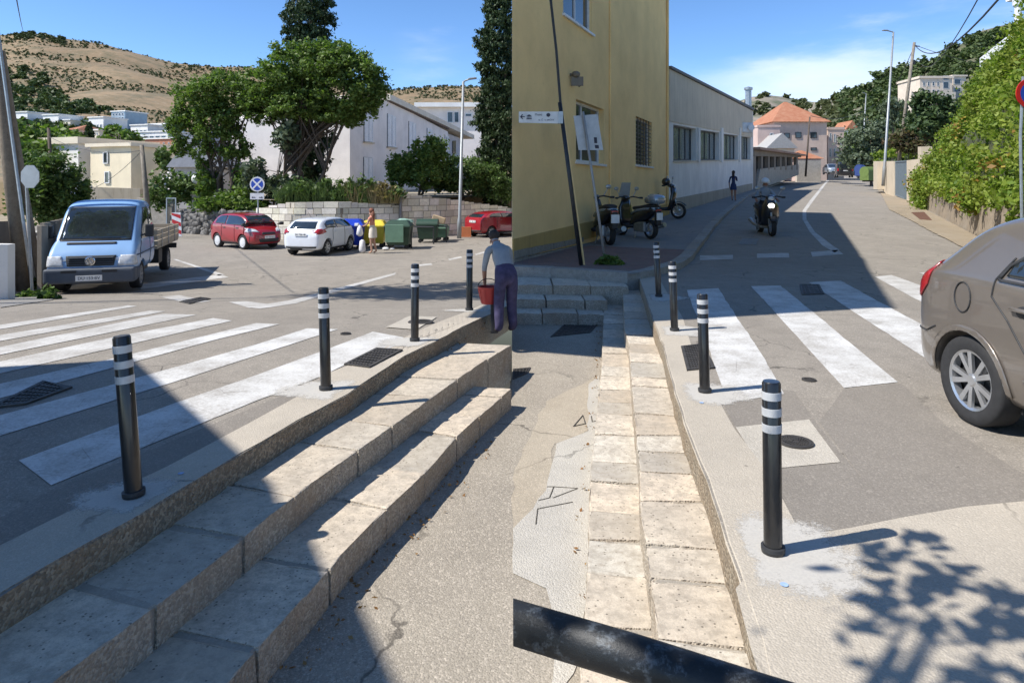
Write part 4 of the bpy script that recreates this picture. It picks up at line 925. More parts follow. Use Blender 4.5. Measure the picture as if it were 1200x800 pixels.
# ---- trees of the left scene
def T(px, Y, z=1.0): return ((px-CX)*Y/F, Y, z)
tree('bushy_tree', 'loose many stemmed green tree left of the umbrella shaped one', T(265, 36), [px_clump(*c) for c in ((235, 116, 36, 26, 22), (266, 106, 36, 28, 20), (218, 146, 36, 18, 20), (296, 118, 36.5, 22, 18), (254, 142, 36, 26, 20), (238, 178, 36, 14, 18), (276, 172, 36, 16, 16), (210, 172, 36, 9, 11), (288, 208, 36, 14, 18), (246, 214, 36, 12, 14))], 24000, .09, lf_tree, .2, 4, spread=.7, limbs=7, sub=60, sig=.13)
r = tree('umbrella_tree', 'umbrella shaped broad green tree with bare fanning limbs', T(352, 35.5), [px_clump(*c) for c in ((365, 78, 35.5, 44, 26), (330, 100, 35.5, 36, 26), (405, 98, 35.5, 44, 34), (310, 122, 35.5, 26, 22), (355, 122, 35.5, 40, 20), (430, 112, 35.5, 22, 22), (395, 132, 35.2, 28, 12), (412, 140, 35.2, 14, 9), (385, 68, 36, 32, 18))], 60000, .085, lf_tree, .2, 6, spread=.8, limbs=9, sub=110, sig=.09, shell=.72)
tree('bushy_tree', 'small leafy tree under the umbrella shaped tree beside the no stopping sign', T(322, 34.6), [px_clump(*c) for c in ((335, 160, 34.8, 14, 16), (300, 205, 34.6, 12, 18), (328, 220, 34.6, 16, 14))], 2200, .14, lf_olive, .08, 2, limbs=4)
def cypress(label, px, Y, hw_, yt, yb, n, base):
    cl_ = []; k = 13
    for i in range(k):
        t = i/(k-1); wdt = hw_*(1.0 if yt < -50 else 1)*(min(1, .55+t*1.6)) * (1-.25*max(0, t-.8)/.2)
        cl_.append(px_clump(px+random.uniform(-1.5, 1.5), yt+(yb-yt)*t, Y, wdt*random.uniform(.86, 1.04), (yb-yt)/k*.85))
    return tree('cypress_tree', label, base, cl_, n, .10, lf_dark, .3, limbs=3, sub=120, sig=.08, shell=.55, group='tall dark cypresses by the white building', asp=.4, flat=1.6)
cypress('tall dark cypress rising behind the umbrella shaped tree', 362, 40, 29, -70, 215, 52000, T(362, 40))
cypress('tall dark cypress at the right end of the stone wall', 583, 40.5, 24, -30, 228, 60000, T(583, 40.5))
bpy.data.objects['cypress_tree']['label'] = 'tall dark cypress rising behind the umbrella shaped tree'
tree('round_tree', 'clipped round tree with dark trunk in front of the shuttered windows', T(492, 37), [px_clump(*c) for c in ((503, 182, 37, 20, 20), (478, 196, 37, 22, 16), (500, 205, 37, 26, 14), (466, 208, 37, 10, 12))], 17000, .08, lf_tree, .14, 2, limbs=5, sub=60, sig=.13, shell=.75)
tree('round_tree', 'spreading low green tree between round tree and right cypress', T(545, 38), [px_clump(*c) for c in ((545, 205, 38, 32, 17), (525, 212, 38, 18, 14), (570, 212, 38, 22, 18), (590, 222, 38.5, 14, 14))], 16000, .08, lf_shrub, .14, 2, limbs=5, sub=60, sig=.13, shell=.75)
# plants along the wall top
for i, px in enumerate((344, 356, 368, 380, 393, 405, 416, 428, 440, 452, 462, 334)):
    Y = 33.2; b = Vector(T(px, Y, 1.0)); r = thing('reed_clump', b, 0, None, 'plant', 'reeds growing along the top of the stone wall')
    r['label'] = ['leafy reeds','reeds','reeds'][i % 3]+' on the wall top, '+['above the white hatchback roof', 'left of the broad limbs', 'behind the white hatchback', 'in front of the grey end wing', 'above the blue bin', 'above the gap between blue and yellow bins', 'dry and yellow above the yellow bin', 'left of the drainpipe by the yellow bin', 'dry, above the woman', 'dry, above the dark green bin', 'at the step in the wall top', 'right of the no stopping sign'][i]
    h = random.uniform(.6, 1.35); n = 110; V = []; Fs = []
    for k in range(n):
        a = random.uniform(0, 6.28); rr_ = random.uniform(0, .38); x, y = math.cos(a)*rr_, math.sin(a)*rr_; dx, dy = x*1.2+random.uniform(-.25, .25), y*1.2+random.uniform(-.2, .2); hh_ = h*random.uniform(.5, 1); wv = .012
        m = len(V); V += [(x-wv, y, -.1), (x+wv, y, -.1), (x+dx*.5+wv, y+dy*.5, hh_*.7), (x+dx*.5-wv, y+dy*.5, hh_*.7), (x+dx*1.1, y+dy, hh_)]; Fs += [(m, m+1, m+2, m+3), (m+3, m+2, m+4)]
    me = bpy.data.meshes.new('reeds'); me.from_pydata(V, [], Fs); link('reeds', me, lf_dry if i in (6, 8, 9, 10) else lf_shrub, r)
    leaves('leaves', [(0, 0, h*.5, .45, .3, h*.42)], 260, .11, lf_dry if i in (8, 9) else lf_shrub, r, sub=12)
# shrubs further left
tree('shrub', 'large leafy shrub behind the grey street sign and wooden pole', T(62, 20, -.7), [px_clump(*c) for c in ((62, 205, 20, 30, 24), (45, 225, 19.5, 24, 26), (85, 225, 20, 20, 20), (38, 195, 20, 16, 16), (60, 245, 20, 34, 16))], 15000, .06, lf_shrub, .06, 3, limbs=5, cat='shrub', sub=50, sig=.15)
tree('shrub', 'dark tree mass behind the big leafy shrub, left edge', T(30, 48, 0), [px_clump(*c) for c in ((22, 160, 52, 22, 16), (60, 168, 54, 30, 12), (30, 178, 50, 30, 12), (75, 160, 58, 18, 9))], 3500, .22, lf_tree, .15, 2, limbs=3, cat='tree')
tree('shrub', 'round green bush between the hillside houses', T(146, 64, 1), [px_clump(*c) for c in ((134, 156, 90, 9, 8), (148, 165, 88, 13, 9), (125, 167, 88, 8, 6))], 1800, .3, lf_tree, .15, 2, limbs=3, cat='bush')
tree('conifer', 'single pointed cypress among the hillside houses', T(105, 84, 3), [px_clump(105, y, 84, 5*(.3+t), 5) for y, t in ((149, 0.1), (154, .3), (159, .5), (163, .7))], 800, .25, lf_dark, .15, cat='tree')
tree('flowering_shrub', 'oleander with small pale flowers behind the rubble wall', T(205, 39, .5), [px_clump(*c) for c in ((205, 218, 39, 24, 16), (190, 232, 39, 14, 12), (225, 225, 39, 18, 14), (238, 238, 39, 14, 10))], 4500, .12, lf_shrub, .06, 3, limbs=4, cat='shrub')
leaves('flowers', [px_clump(208, 214, 38.6, 20, 12)], 60, .07, flower, bpy.data.objects['flowering_shrub'], origin=T(205, 39, .5), asp=1.)
tree('shrub', 'small tree beside the white flats', T(195, 50, 0), [px_clump(*c) for c in ((193, 185, 50, 9, 10), (196, 200, 50, 7, 8))], 1200, .16, lf_shrub, .06, 1, limbs=3, cat='tree')
tree('shrub', 'dark bushes under the left bushy tree trunk', T(265, 35.4, .9), [px_clump(*c) for c in ((255, 238, 35.4, 22, 10), (285, 235, 35, 20, 12), (300, 240, 34.4, 14, 7), (240, 215, 36, 12, 12))], 3500, .11, lf_tree, .06, 2, limbs=3, cat='shrub')
# tall tree off the left edge whose crown shades the road, and the one above the near bollard
tree('street_tree', 'tall broadleaf tree standing behind the unseen building', (-15.5, 9.5, -.4), [(-10.9, 12.6, 9.8, 1.5, 1.4, .8), (-10.0, 12.0, 10.2, 1.2, 1.2, .7), (-11.9, 13.2, 9.9, 1.2, 1.3, .8), (-10.6, 13.8, 10.3, 1.3, 1.2, .7), (-9.6, 13.2, 10.6, .9, .9, .5)], 5200, .11, lf_tree, .09, limbs=5)
tree('street_tree', 'broadleaf tree with low branches hanging over the near bollard', (-3.6, -1.6, -.57), [(-.85, 2.15, 3.7, .55, .35, .25), (-.05, 1.9, 3.75, .5, .4, .25), (-.45, 1.55, 3.9, .7, .3, .3), (-1.6, 1.7, 3.9, .25, .25, .2), (-1.15, 1.05, 4.2, .8, .5, .3), (.15, 1.3, 3.9, .5, .4, .25), (-2.3, .6, 4.2, .7, .6, .4), (-3.2, -1., 4.6, 1.2, 1., .7)], 2300, .075, lf_tree, .16, limbs=14, sub=16, sig=.22)
# ---- right side: stone wall, ivy bank, shrubs
WA, WB = Vector((22.5, 10.0)), Vector(((1082-CX)*39/F, 39))
wA = G(1148, 277, 0, 'R'); wA2 = Vector((wA.x, wA.y)); wd_ = (wA2-WB).normalized(); WA = wA2+wd_*16
iv = thing('vine_wall', (WB.x, WB.y, gR(WB.y)), 0, 'old rough retaining wall overgrown by bright green creeper along the right kerb', 'wall')
bm = bmesh.new(); n_ = Vector((wd_.y, -wd_.x)); n_ = n_ if n_.x < 0 else -n_; n3 = Vector((n_.x, n_.y, 0)); seg = 60; rows = []
for i in range(seg+1):
    p = WA.lerp(WB, i/seg); zb = gR(p.y); rows.append([bm.verts.new((p.x+n_.x*o_+n_.x*.06*noise.noise(Vector((i*.9, z*2, 0))), p.y+n_.y*o_, zb+z)) for z, o_ in ((-.3, .1), (0, .09), (.35, .06), (.7, .03), (1.1, .0), (1.5, -.03), (1.75, -.1), (1.75, -.8))])
for a, b in zip(rows, rows[1:]):
    for k in range(7): bm.faces.new((a[k], a[k+1], b[k+1], b[k]))
own(finish('masonry', bm, stone_mat('old_wall', (.40, .33, .25), (.3, .25, .19), .8, attr=False, scale=.35), smooth=True), iv)
bt = [(1700, -20), (1420, 0), (1300, 10), (1200, 30), (1172, 48), (1140, 82), (1112, 138), (1083, 172)]
def banktop(Yw): # height of bank above ground
    return float(np.interp(Yw, [5, 22, 26, 30, 33, 36, 39, 41], [9.5, 9.2, 8.2, 8., 6.6, 5.6, 3.9, 3.0]))
bm = bmesh.new(); rows = []
for i in range(seg+1):
    p = WA.lerp(WB, i/seg); zb = gR(p.y); h = banktop(p.y)-.5; rows.append([bm.verts.new((p.x-n_.x*o_, p.y-n_.y*o_, zb+z)) for z, o_ in ((1.5, .3), (1.5+(h-1.5)*.35, .7), (1.5+(h-1.5)*.7, 1.6), (h, 2.8), (h*.9, 14), (0, 30))])
for a, b in zip(rows, rows[1:]):
    for k in range(5): bm.faces.new((a[k], a[k+1], b[k+1], b[k]))
o = finish('bank', bm, plain('bank_soil', (.07, .08, .035), .95, var=.3, scale=1, world=True), smooth=True); tag(o, kind='structure')
cl_ = []
for i in range(150):
    t = random.random(); p = WA.lerp(WB, t); h = banktop(p.y); u = random.random()**.8; z = 1.3+(h-1.3)*u; off = .25+2.5*u**1.3; r_ = random.uniform(.45, .95)
    cl_.append((p.x-n_.x*off, p.y-n_.y*off, gR(p.y)+z, r_, r_, r_*.7))
for i in range(46):
    t = random.random(); p = WA.lerp(WB, t); hang = max(0, noise.noise(Vector((t*14, 1, 0)))+.25)*1.4
    cl_.append((p.x+n_.x*.12, p.y+n_.y*.12, gR(p.y)+1.65-hang*.5, .5, .35, .25+hang*.5))
for t in (.985, .955, .93, .90): p = WA.lerp(WB, t); cl_.append((p.x+n_.x*.2, p.y+n_.y*.2, gR(p.y)+1.1, .6, .5, 1.1))
o = leaves('creeper', cl_, 135000, .072, lf_bright, None, sub=34, sig=.19, origin=iv.location, flat=.9); o.parent = iv
leaves('dry_creeper', random.sample(cl_, 22), 3600, .085, leaf_mat('turning_leaves', (.3, .16, .04), (.36, .3, .06)), iv, sub=8, origin=iv.location)
# trees over the street end on the right
Yb = 62
tree('olive_tree', 'grey green rounded tree left of the street lamp foot', T(1020, 78, 2.), [px_clump(*c) for c in ((1020, 158, 78, 20, 18), (1008, 172, 78, 20, 14), (1035, 172, 78, 18, 14), (1012, 186, 78, 22, 10), (1026, 190, 78, 16, 8))], 5500, .2, lf_olive, .2, 2, limbs=4)
tree('reddish_bush', 'reddish flowering bush behind the wall at the wooden pole', T(1064, 60, 1.6), [px_clump(*c) for c in ((1062, 166, 60, 18, 11), (1076, 160, 60, 10, 9))], 2600, .17, leaf_mat('reddish_leaves', (.14, .09, .05), (.11, .13, .05)), .1, 2, limbs=3, cat='bush')
tree('dark_tree', 'dark round tree between the villa and the creeper', T(1094, 60, 1.6), [px_clump(*c) for c in ((1094, 130, 60, 20, 18), (1088, 150, 60, 22, 14), (1108, 140, 60, 16, 18), (1082, 118, 60, 10, 10))], 5500, .19, lf_pine, .2, 1, limbs=4)
tree('palm_like_tree', 'small palm like tree with brownish fronds above the olive tree', T(1046, 95, 4), [px_clump(*c) for c in ((1046, 122, 95, 12, 7), (1046, 136, 95, 6, 10))], 1400, .3, lf_olive, .15, 1, limbs=3, flat=1.4)
tree('hedge', 'light green hedge over the wall beside the lamp foot', T(1045, 66, 1.6), [px_clump(*c) for c in ((1022, 192, 82, 10, 8), (1052, 178, 64, 16, 5), (1070, 180, 62, 12, 5), (1034, 186, 68, 8, 8))], 2600, .14, lf_bright, .08, 2, limbs=2, cat='hedge')
tree('shrub', 'bush hanging by the stone villa wall under the pines', T(1006, 120, 3.4), [px_clump(*c) for c in ((1000, 178, 120, 14, 12), (1000, 190, 110, 12, 10), (994, 165, 125, 8, 10))], 2200, .3, lf_tree, .15, 1, limbs=3, cat='tree')
# villa on the slope
_, _, Yv = hill_at(1100, 122, 'R')
vl = blockhouse('villa', 'pale cream modern villa with balconies on the wooded slope', 1078, 1116, 92, 132, Yv*.97, 14, vw, wins=[(1105, 1112, 88+1, 93+1), (1105, 1112, 96, 104)]+grid(1080, 1102, 94, 112, 4, 2, .45, .55), roofh=.8, roofkind='flat', roofmat=vw)
blockhouse('villa', 'smaller cream wing with awnings right of the pale villa', 1116.5, 1132, 90, 132, Yv*.985, 12, vw, wins=[(1118, 1126, 93, 99), (1118, 1126, 103, 108)], roofh=.6, roofkind='flat', roofmat=vw)
blockhouse('terrace_wall', 'cream retaining terrace wall below the pale villa', 1068, 1120, 108, 128, Yv*.95, 2, vw, cat='wall')
blockhouse('small_house', 'small white house with orange roof among the trees, up the street', 992, 1004, 152, 164, 150, 6, hw[0], roofh=2, roofmat=tiles, roofkind='gable')
# white balustrade house at the top right corner
r = thing('balustrade_house', P(1210, 60, 30), 0, 'white columned terrace corner with balustrade above the creeper', 'house')
o_ = Vector(r.location); bm = bmesh.new()
for px in (1193, 1210, 1225): p = P(px, 36, 30)-o_; lathe(bm, [(.22, 0), (.22, .1), (.15, .15), (.13, 1.0), (.2, 1.1), (.22, 1.4)], 12, 'Z', Matrix.Translation(p)); finish('column', bm, white_p, r); bm = bmesh.new()
bm.free(); bm = bmesh.new(); a_, b_ = P(1150, 68, 33)-o_, P(1190, 36, 30.3)-o_; hull4(bm, [a_-Vector((0, 0, .5)), b_-Vector((0, 0, .5)), b_, a_], Vector((0, 1, 0)), 0, .12); finish('terrace_edge', bm, white_p, r)
bm = bmesh.new(); c = P(1215, -6, 30)-o_; box(bm, -.5, 5, -.3, 1.2, 0, .35, Matrix.Translation(c)); box(bm, .6, 5, .3, 1.0, -2.2, 0, Matrix.Translation(c+Vector((1, .5, 0)))); finish('wall', bm, hw[0], r)
# garden wall with gate and pillars up the right kerb
GWa, GWb = Vector(((1081-CX)*40/F, 40)), Vector(((1030-CX)*61/F, 61))
fpG, nG, dG = plane_at(tuple(GWa), tuple(GWb))
if nG.x > 0: nG = -nG
gw = thing('garden_wall', (GWa.x, GWa.y, .6), 0, 'pale rendered garden wall with pillars either side of the steel gate', 'wall')
bw = wall_mat('beige_render', (.58, .5, .38), (.36, .28, .18), .4)
for i, (x0, x1, yt0, yt1, yb0, yb1) in enumerate(((1062.5, 1080.5, 188, 186, 235, 242), (1040, 1048, 189, 189, 226, 229), (1031, 1040, 190, 189, 216, 226))):
    bm = bmesh.new(); hull4(bm, [fpG(x0, yb0+3), fpG(x1, yb1+3), fpG(x1, yt1), fpG(x0, yt0)], nG, -.3, 0); own(finish('wall_panel', bm, bw), gw)
bm = bmesh.new(); hull4(bm, quad_on(fpG, 1079, 1083, 172, 245), nG, -.4, .15); own(finish('pillar', bm, bw), gw)
bm = bmesh.new(); hull4(bm, quad_on(fpG, 1031, 1036, 189, 222), nG, -.2, .5); own(finish('pillar', bm, bw), gw)
gt = thing('gate', (GWa.x, GWa.y, .6), 0, 'blue grey slatted steel gate set in the pale garden wall', 'gate'); q = [fpG(1048.3, 229), fpG(1062, 235), fpG(1062, 188), fpG(1048.3, 189)]
bm = bmesh.new(); hull4(bm, q, nG, -.14, -.1); own(finish('panel', bm, plain('gate_steel', (.10, .14, .17), .5)), gt)
bm = bmesh.new(); frame_of(bm, q, .09, nG, -.1, -.04)
for k in range(1, 12): hull4(bm, sub(q, k/12-.012, k/12+.012), nG, -.1, -.06)
own(finish('gate_frame', bm, plain('gate_steel_light', (.16, .2, .23), .5)), gt)
# ================================================================== VEHICLES
tyre_m = plain('tyre', (.025, .025, .026), .85, var=.2, scale=20); alloy = plain('alloy', (.55, .56, .57), .3, .8); trim = plain('black_trim', (.03, .031, .033), .6)
lamp_c = plain('headlamp_glass', (.62, .64, .66), .12, var=.2, scale=14, spec=.8); lamp_r = plain('tail_lamp', (.34, .015, .02), .15, var=.2, scale=12, coat=.6); chrome = plain('chrome', (.7, .7, .72), .12, .95)
plate_m = plain('number_plate', (.78, .78, .76), .4); ink = plain('plate_ink', (.03, .03, .05), .6); gl_car = plain('car_glass', (.02, .026, .03), .04, var=.4, scale=2.5, spec=1.0, coat=.5)
def car_paint(name, c, rough=.28, met=.0, coat=.9): return plain(name, c, rough, met, var=.04, scale=3, coat=coat)
def wheel(parent, x, y, r, wd, side, rimmat=alloy, spokes=7, double=False, cover=False):
    """tyre with a dished rim; side = +1 outer face towards +y"""
    M = Matrix.Translation((x, y, r)) @ (Matrix.Identity(4) if side > 0 else Matrix.Rotation(math.pi, 4, 'Z'))
    bm = bmesh.new(); h = wd/2; rr_ = r*.66
    lathe(bm, [(rr_, -h*.8), (r*.93, -h), (r, -h*.7), (r, h*.7), (r*.965, h*.93), (r*.8, h*1.0), (rr_, h*.86)], 40, 'Y', M, close=False)
    t = finish('wheel', bm, tyre_m, parent, smooth=True)
    bm = bmesh.new(); lathe(bm, [(rr_*1.01, -h*.8), (rr_*.98, h*.2), (rr_*.1, h*.12)], 40, 'Y', M, close=False); finish('wheel_well', bm, trim, t, smooth=True)
    bm = bmesh.new(); lathe(bm, [(rr_*1.02, h*.88), (rr_*.93, h*.8), (rr_*.9, h*.3)], 40, 'Y', M, close=False)
    if cover: lathe(bm, [(rr_*.95, h*.78), (rr_*.5, h*.95), (rr_*.12, h*.98), (.0001, h*1.0)], 28, 'Y', M, close=False)
    lathe(bm, [(rr_*.24, h*.2), (rr_*.24, h*.72), (rr_*.17, h*.82), (.001, h*.82)], 20, 'Y', M, close=False)
    for k in range(spokes):
        a = 2*math.pi*k/spokes
        for off in ((-.17, .17) if double else (0,)):
            a0, a1 = a+off*.9, a+off*1.45; w0 = rr_*(.075 if double else .13); w1 = rr_*(.095 if double else .11)
            p0 = Vector((math.cos(a0)*rr_*.18, 0, math.sin(a0)*rr_*.18)); p1 = Vector((math.cos(a1)*rr_*.95, 0, math.sin(a1)*rr_*.95)); n = Vector((-(p1-p0).z, 0, (p1-p0).x)).normalized()
            q = [p0-n*w0+Vector((0, h*.74, 0)), p0+n*w0+Vector((0, h*.74, 0)), p1+n*w1+Vector((0, h*.82, 0)), p1-n*w1+Vector((0, h*.82, 0))]
            q = [M @ p for p in q]; nn = (M.to_3x3() @ Vector((0, -1, 0))); hull4(bm, q, nn, 0, h*.22)
    if cover:
        for k in range(9):
            a = 2*math.pi*k/9; sph(bm, M @ Vector((math.cos(a)*rr_*.74, h*.83, math.sin(a)*rr_*.74)), rr_*.09, 6)
    finish('rim', bm, rimmat, t); return t
def body_loft(st, mat, parent, arches=(), name='body', subs=2):
    """st rows: x, z_bottom, z_belt, z_top, half width low, half width belt, half width top, crown"""
    bm = bmesh.new(); rows = []
    for x, zb, zl, zt, w0, w1, w2 in st:
        zm = zb+(zl-zb)*.55
        half = [(0, zb), (w0*.8, zb), (w0, zb+.07), (w0*1.01, zm), (w1, zl), (w1*.985, zl+.02 if zt-zl > .06 else zl+.01)]
        zt_ = max(zt, zl+.03); half += [(w2+(w1-w2)*.15, zl+(zt_-zl)*.84), (w2*.93, zt_-.015), (w2*.5, zt_+.012), (0, zt_+.02)]
        r_ = [bm.verts.new((x, y, z)) for y, z in half]+[bm.verts.new((x, -y, z)) for y, z in reversed(half[1:-1])]; rows.append(r_)
    n = len(rows[0])
    for a, b in zip(rows, rows[1:]):
        for i in range(n): bm.faces.new((a[i], a[(i+1) % n], b[(i+1) % n], b[i]))
    bm.faces.new(rows[0]); bm.faces.new(list(reversed(rows[-1])))
    o = finish(name, bm, mat, parent, smooth=True); md = o.modifiers.new('s', 'SUBSURF'); md.levels = md.render_levels = subs
    me = eval_mesh(o); o.modifiers.clear(); o.data = me
    full = o.data.copy()
    if arches:
        bm = bmesh.new()
        for x, r, wdt in arches:
            for s in (-1, 1): lathe(bm, [(r, s*wdt), (r, s*(wdt-.34))], 36, 'Y', Matrix.Translation((x, 0, r*.86)))
        bmesh.ops.recalc_face_normals(bm, faces=bm.faces); o.data.materials.append(trim) if False else None; cut(o, bm)
        for p in o.data.polygons: p.use_smooth = True
        try: o.data.set_sharp_from_angle(angle=math.radians(40))
        except Exception: pass
    if len(o.data.materials) == 0: o.data.materials.append(mat)
    return o, full
def b_a(ax, sg, a, b): return sg*.85 if ax == 1 else a
def decal(full, poly, axis, name, mat, parent, off=.005, dens=.06, th=.0, smooth=True):
    """panel following the bodywork: outline in the plane seen along axis ('+y' = the car's left side, '+x' front, '-x' back), laid on the surface"""
    bm0 = bmesh.new(); bm0.from_mesh(full); tr = BVHTree.FromBMesh(bm0)
    ax = {'y': 1, 'x': 0, 'z': 2}[axis[1]]; sg = 1 if axis[0] == '+' else -1
    bm = bmesh.new(); f = bm.faces.new([bm.verts.new((p[0], p[1], 0)) for p in poly])
    bmesh.ops.triangulate(bm, faces=[f])
    x0, x1 = min(p[0] for p in poly), max(p[0] for p in poly); y0, y1 = min(p[1] for p in poly), max(p[1] for p in poly)
    for k in range(1, int((x1-x0)/dens)+1): bmesh.ops.bisect_plane(bm, geom=bm.verts[:]+bm.edges[:]+bm.faces[:], plane_co=(x0+k*dens, 0, 0), plane_no=(1, 0, 0))
    for k in range(1, int((y1-y0)/dens)+1): bmesh.ops.bisect_plane(bm, geom=bm.verts[:]+bm.edges[:]+bm.faces[:], plane_co=(0, y0+k*dens, 0), plane_no=(0, 1, 0))
    for v in bm.verts:
        a, b = v.co.x, v.co.y
        if ax == 1: o_ = Vector((a, sg*5, b)); d = Vector((0, -sg, 0))
        elif ax == 0: o_ = Vector((sg*8, a, b)); d = Vector((-sg, 0, 0))
        else: o_ = Vector((a, b, 5)); d = Vector((0, 0, -1))
        loc, nr, idx, dist = tr.ray_cast(o_, d)
        if loc is None: loc, nr, idx, dist = tr.find_nearest(Vector((a if ax != 0 else sg*2.0, b_a(ax, sg, a, b), b)))
        v.co = loc+(nr if nr.dot(d) < 0 else -nr)*off
    bm0.free(); o = finish(name, bm, mat, parent, smooth=smooth); 
    md = o.modifiers.new('t', 'SOLIDIFY'); md.thickness = .012; md.offset = 0; me = eval_mesh(o); o.modifiers.clear(); o.data = me
    return o
def strip2(pts, w_):
    a = []; b = []
    for i, p in enumerate(pts):
        p = Vector(p); t = (Vector(pts[min(i+1, len(pts)-1)])-Vector(pts[max(i-1, 0)])).normalized(); n = Vector((-t.y, t.x))*w_/2; a.append(tuple(p+n)); b.append(tuple(p-n))
    return a+b[::-1]
def plate(parent, x, y, z, s, face, w_=.5, h=.11, back=False, rot=0.):
    bm = bmesh.new(); M = Matrix.Translation((x, y, z)) @ Matrix.Rotation(rot, 4, 'Y'); box(bm, -.006, .006, -w_/2, w_/2, -h/2, h/2, M, .002); p = finish('number_plate', bm, plate_m, parent)
    R = Matrix(((0, 0, face, 0), (face, 0, 0, 0), (0, 1, 0, 0), (0, 0, 0, 1)))
    text_mesh('plate_text', s, h*.78, ink, p, M @ Matrix.Translation((face*.008, 0, 0)) @ R); return p
def hatchback(name, label, loc, heading, paint_, L_=3.9, W_=1.66, H_=1.48, wr=.3, cat='hatchback car', style=0, rimmat=alloy, cover=False, spokes=7, double=False, group=None, platetxt=None, taxi=False):
    rz = math.atan2(heading[1], heading[0]); r = thing(name, loc, rz, label, cat, group); h = W_/2; l = L_/2; H = H_
    st = [(-l, .34, .62, .66, h*.72, h*.74, h*.66), (-l+.03, .24, .80, .86, h*.88, h*.88, h*.74), (-l+.14, .2, .93, 1.02, h*.96, h*.96, h*.78), (-l+.36, .2, .97, H*.90, h*1., h*.985, h*.76), (-l+.62, .2, .98, H*.97, h*1.0, h*.99, h*.76),
          (-l+1.1, .19, .97, H, h, h*.995, h*.765), (-l+1.75, .19, .95, H, h, h*.995, h*.77), (-l+2.25, .19, .93, H*.965, h, h*.99, h*.765), (-l+2.72, .19, .93, H*.80, h, h*.985, h*.76), (l-.86, .19, .90, .99, h*.995, h*.97, h*.74),
          (l-.45, .2, .84, .88, h*.97, h*.93, h*.66), (l-.15, .2, .70, .75, h*.86, h*.84, h*.6), (l, .26, .52, .55, h*.62, h*.62, h*.5)]
    fx, rx = l-.78, -l+.62
    body, full = body_loft(st, paint_, r, [(fx, wr*1.17, h*1.2), (rx, wr*1.17, h*1.2)])
    zb_ = .97
    for s in (1, -1):
        ax = '+y' if s > 0 else '-y'
        decal(full, [(-l+.5, zb_+.03), (-l+.52, H*.84), (-l+.75, H*.915), (-l+1.25, H*.935), (-l+1.25, zb_+.01)], ax, 'side_window', gl_car, r)
        decal(full, [(-l+1.30, zb_+.01), (-l+1.30, H*.935), (-l+1.9, H*.93), (-l+2.2, H*.90), (-l+2.72, H*.73), (-l+2.86, zb_-.02)], ax, 'side_window', gl_car, r)
        decal(full, strip2([(-l+.92, .34), (-l+1.0, .6), (-l+.98, .9), (-l+1.27, H*.93)], .012), ax, 'door_seam', trim, r, .003, .05)
        decal(full, strip2([(-l+1.95, .3), (-l+1.93, zb_)], .012), ax, 'door_seam', trim, r, .003, .05)
        decal(full, strip2([(-l+2.9, .3), (-l+2.95, .6), (-l+2.93, zb_-.04)], .012), ax, 'door_seam', trim, r, .003, .05)
        decal(full, [(-l+.98, .27), (-l+.98, .215), (l-1.2, .215), (l-1.2, .27)], ax, 'sill_trim', trim, r, .012, .12)
        for xx in (-l+1.12, -l+2.05):
            bm = bmesh.new(); box(bm, xx, xx+.17, s*(h*.995-.01), s*(h*.995+.035), .84, .868, None, .008); finish('door_handle', bm, paint_ if style != 2 else trim, r)
        bm = bmesh.new(); box(bm, -l+2.72, -l+2.84, s*(h+.02), s*(h+.19), .93, 1.06, None, .03, 2); box(bm, -l+2.75, -l+2.8, s*(h-.08), s*(h+.05), .95, .98); finish('wing_mirror', bm, trim if style != 1 else paint_, r)
        decal(full, [(s*h*.50, .69), (s*h*.92, .72), (s*h*.95, .86), (s*h*.62, .80)], '+x', 'headlight', lamp_c, r, .008, .05)
        decal(full, [(l-.62, .72), (l-.4, .68), (l-.34, .74), (l-.5, .82)], ax, 'headlight', lamp_c, r, .006, .05)
        if style == 1: decal(full, [(s*h*.62, .86), (s*h*.98, .8), (s*h*.98, .98), (s*h*.78, .97)], '-x', 'tail_light', lamp_r, r, .008, .05); decal(full, [(-l+.03, .78), (-l+.5, .86), (-l+.42, .93), (-l+.1, .98)], ax, 'tail_light', lamp_r, r, .007, .05)
        else: decal(full, [(s*h*.72, .72), (s*h*.98, .72), (s*h*.96, 1.0), (s*h*.8, 1.02)], '-x', 'tail_light', lamp_r, r, .008, .05); decal(full, [(-l+.0, .74), (-l+.16, .74), (-l+.3, 1.04), (-l+.12, 1.04)], ax, 'tail_light', lamp_r, r, .007, .05)
    decal(full, [(-h*.68, .98), (h*.68, .98), (h*.6, H*.90), (-h*.6, H*.90)], '-x', 'rear_window', gl_car, r, .006, .08)
    decal(full, [(-h*.80, .985), (h*.80, .985), (h*.66, H*.935), (-h*.66, H*.935)], '+x', 'windscreen', gl_car, r, .006, .08)
    decal(full, [(-h*.55, .30), (h*.55, .30), (h*.6, .44), (-h*.6, .44)], '+x', 'lower_grille', trim, r, .007, .08)
    decal(full, [(-h*.4, .6), (h*.4, .6), (h*.36, .68), (-h*.36, .68)], '+x', 'grille', trim, r, .007, .06)
    decal(full, [(-h*.75, .22), (h*.75, .22), (h*.8, .36), (-h*.8, .36)], '-x', 'lower_bumper', trim, r, .007, .08)
    if platetxt: plate(r, -l-.012, 0, .78, platetxt, -1, .46, .11); plate(r, l+.02, 0, .5, platetxt, 1, .46, .11)
    bm = bmesh.new(); tube(bm, [(-l+.75, 0, H), (-l+.55, 0, H+.2)], .006, 4); finish('aerial', bm, trim, r)
    for x in (fx, rx):
        for s in (1, -1): wheel(r, x, s*(h-.115), wr, .2, s, rimmat, spokes, double, cover)
    bm = bmesh.new(); box(bm, -l+.35, l-.35, -h*.8, h*.8, .17, .45); finish('underbody', bm, trim, r)
    return r
def on_ground(px, py, dz=0.): g = G(px, py, 0); return g
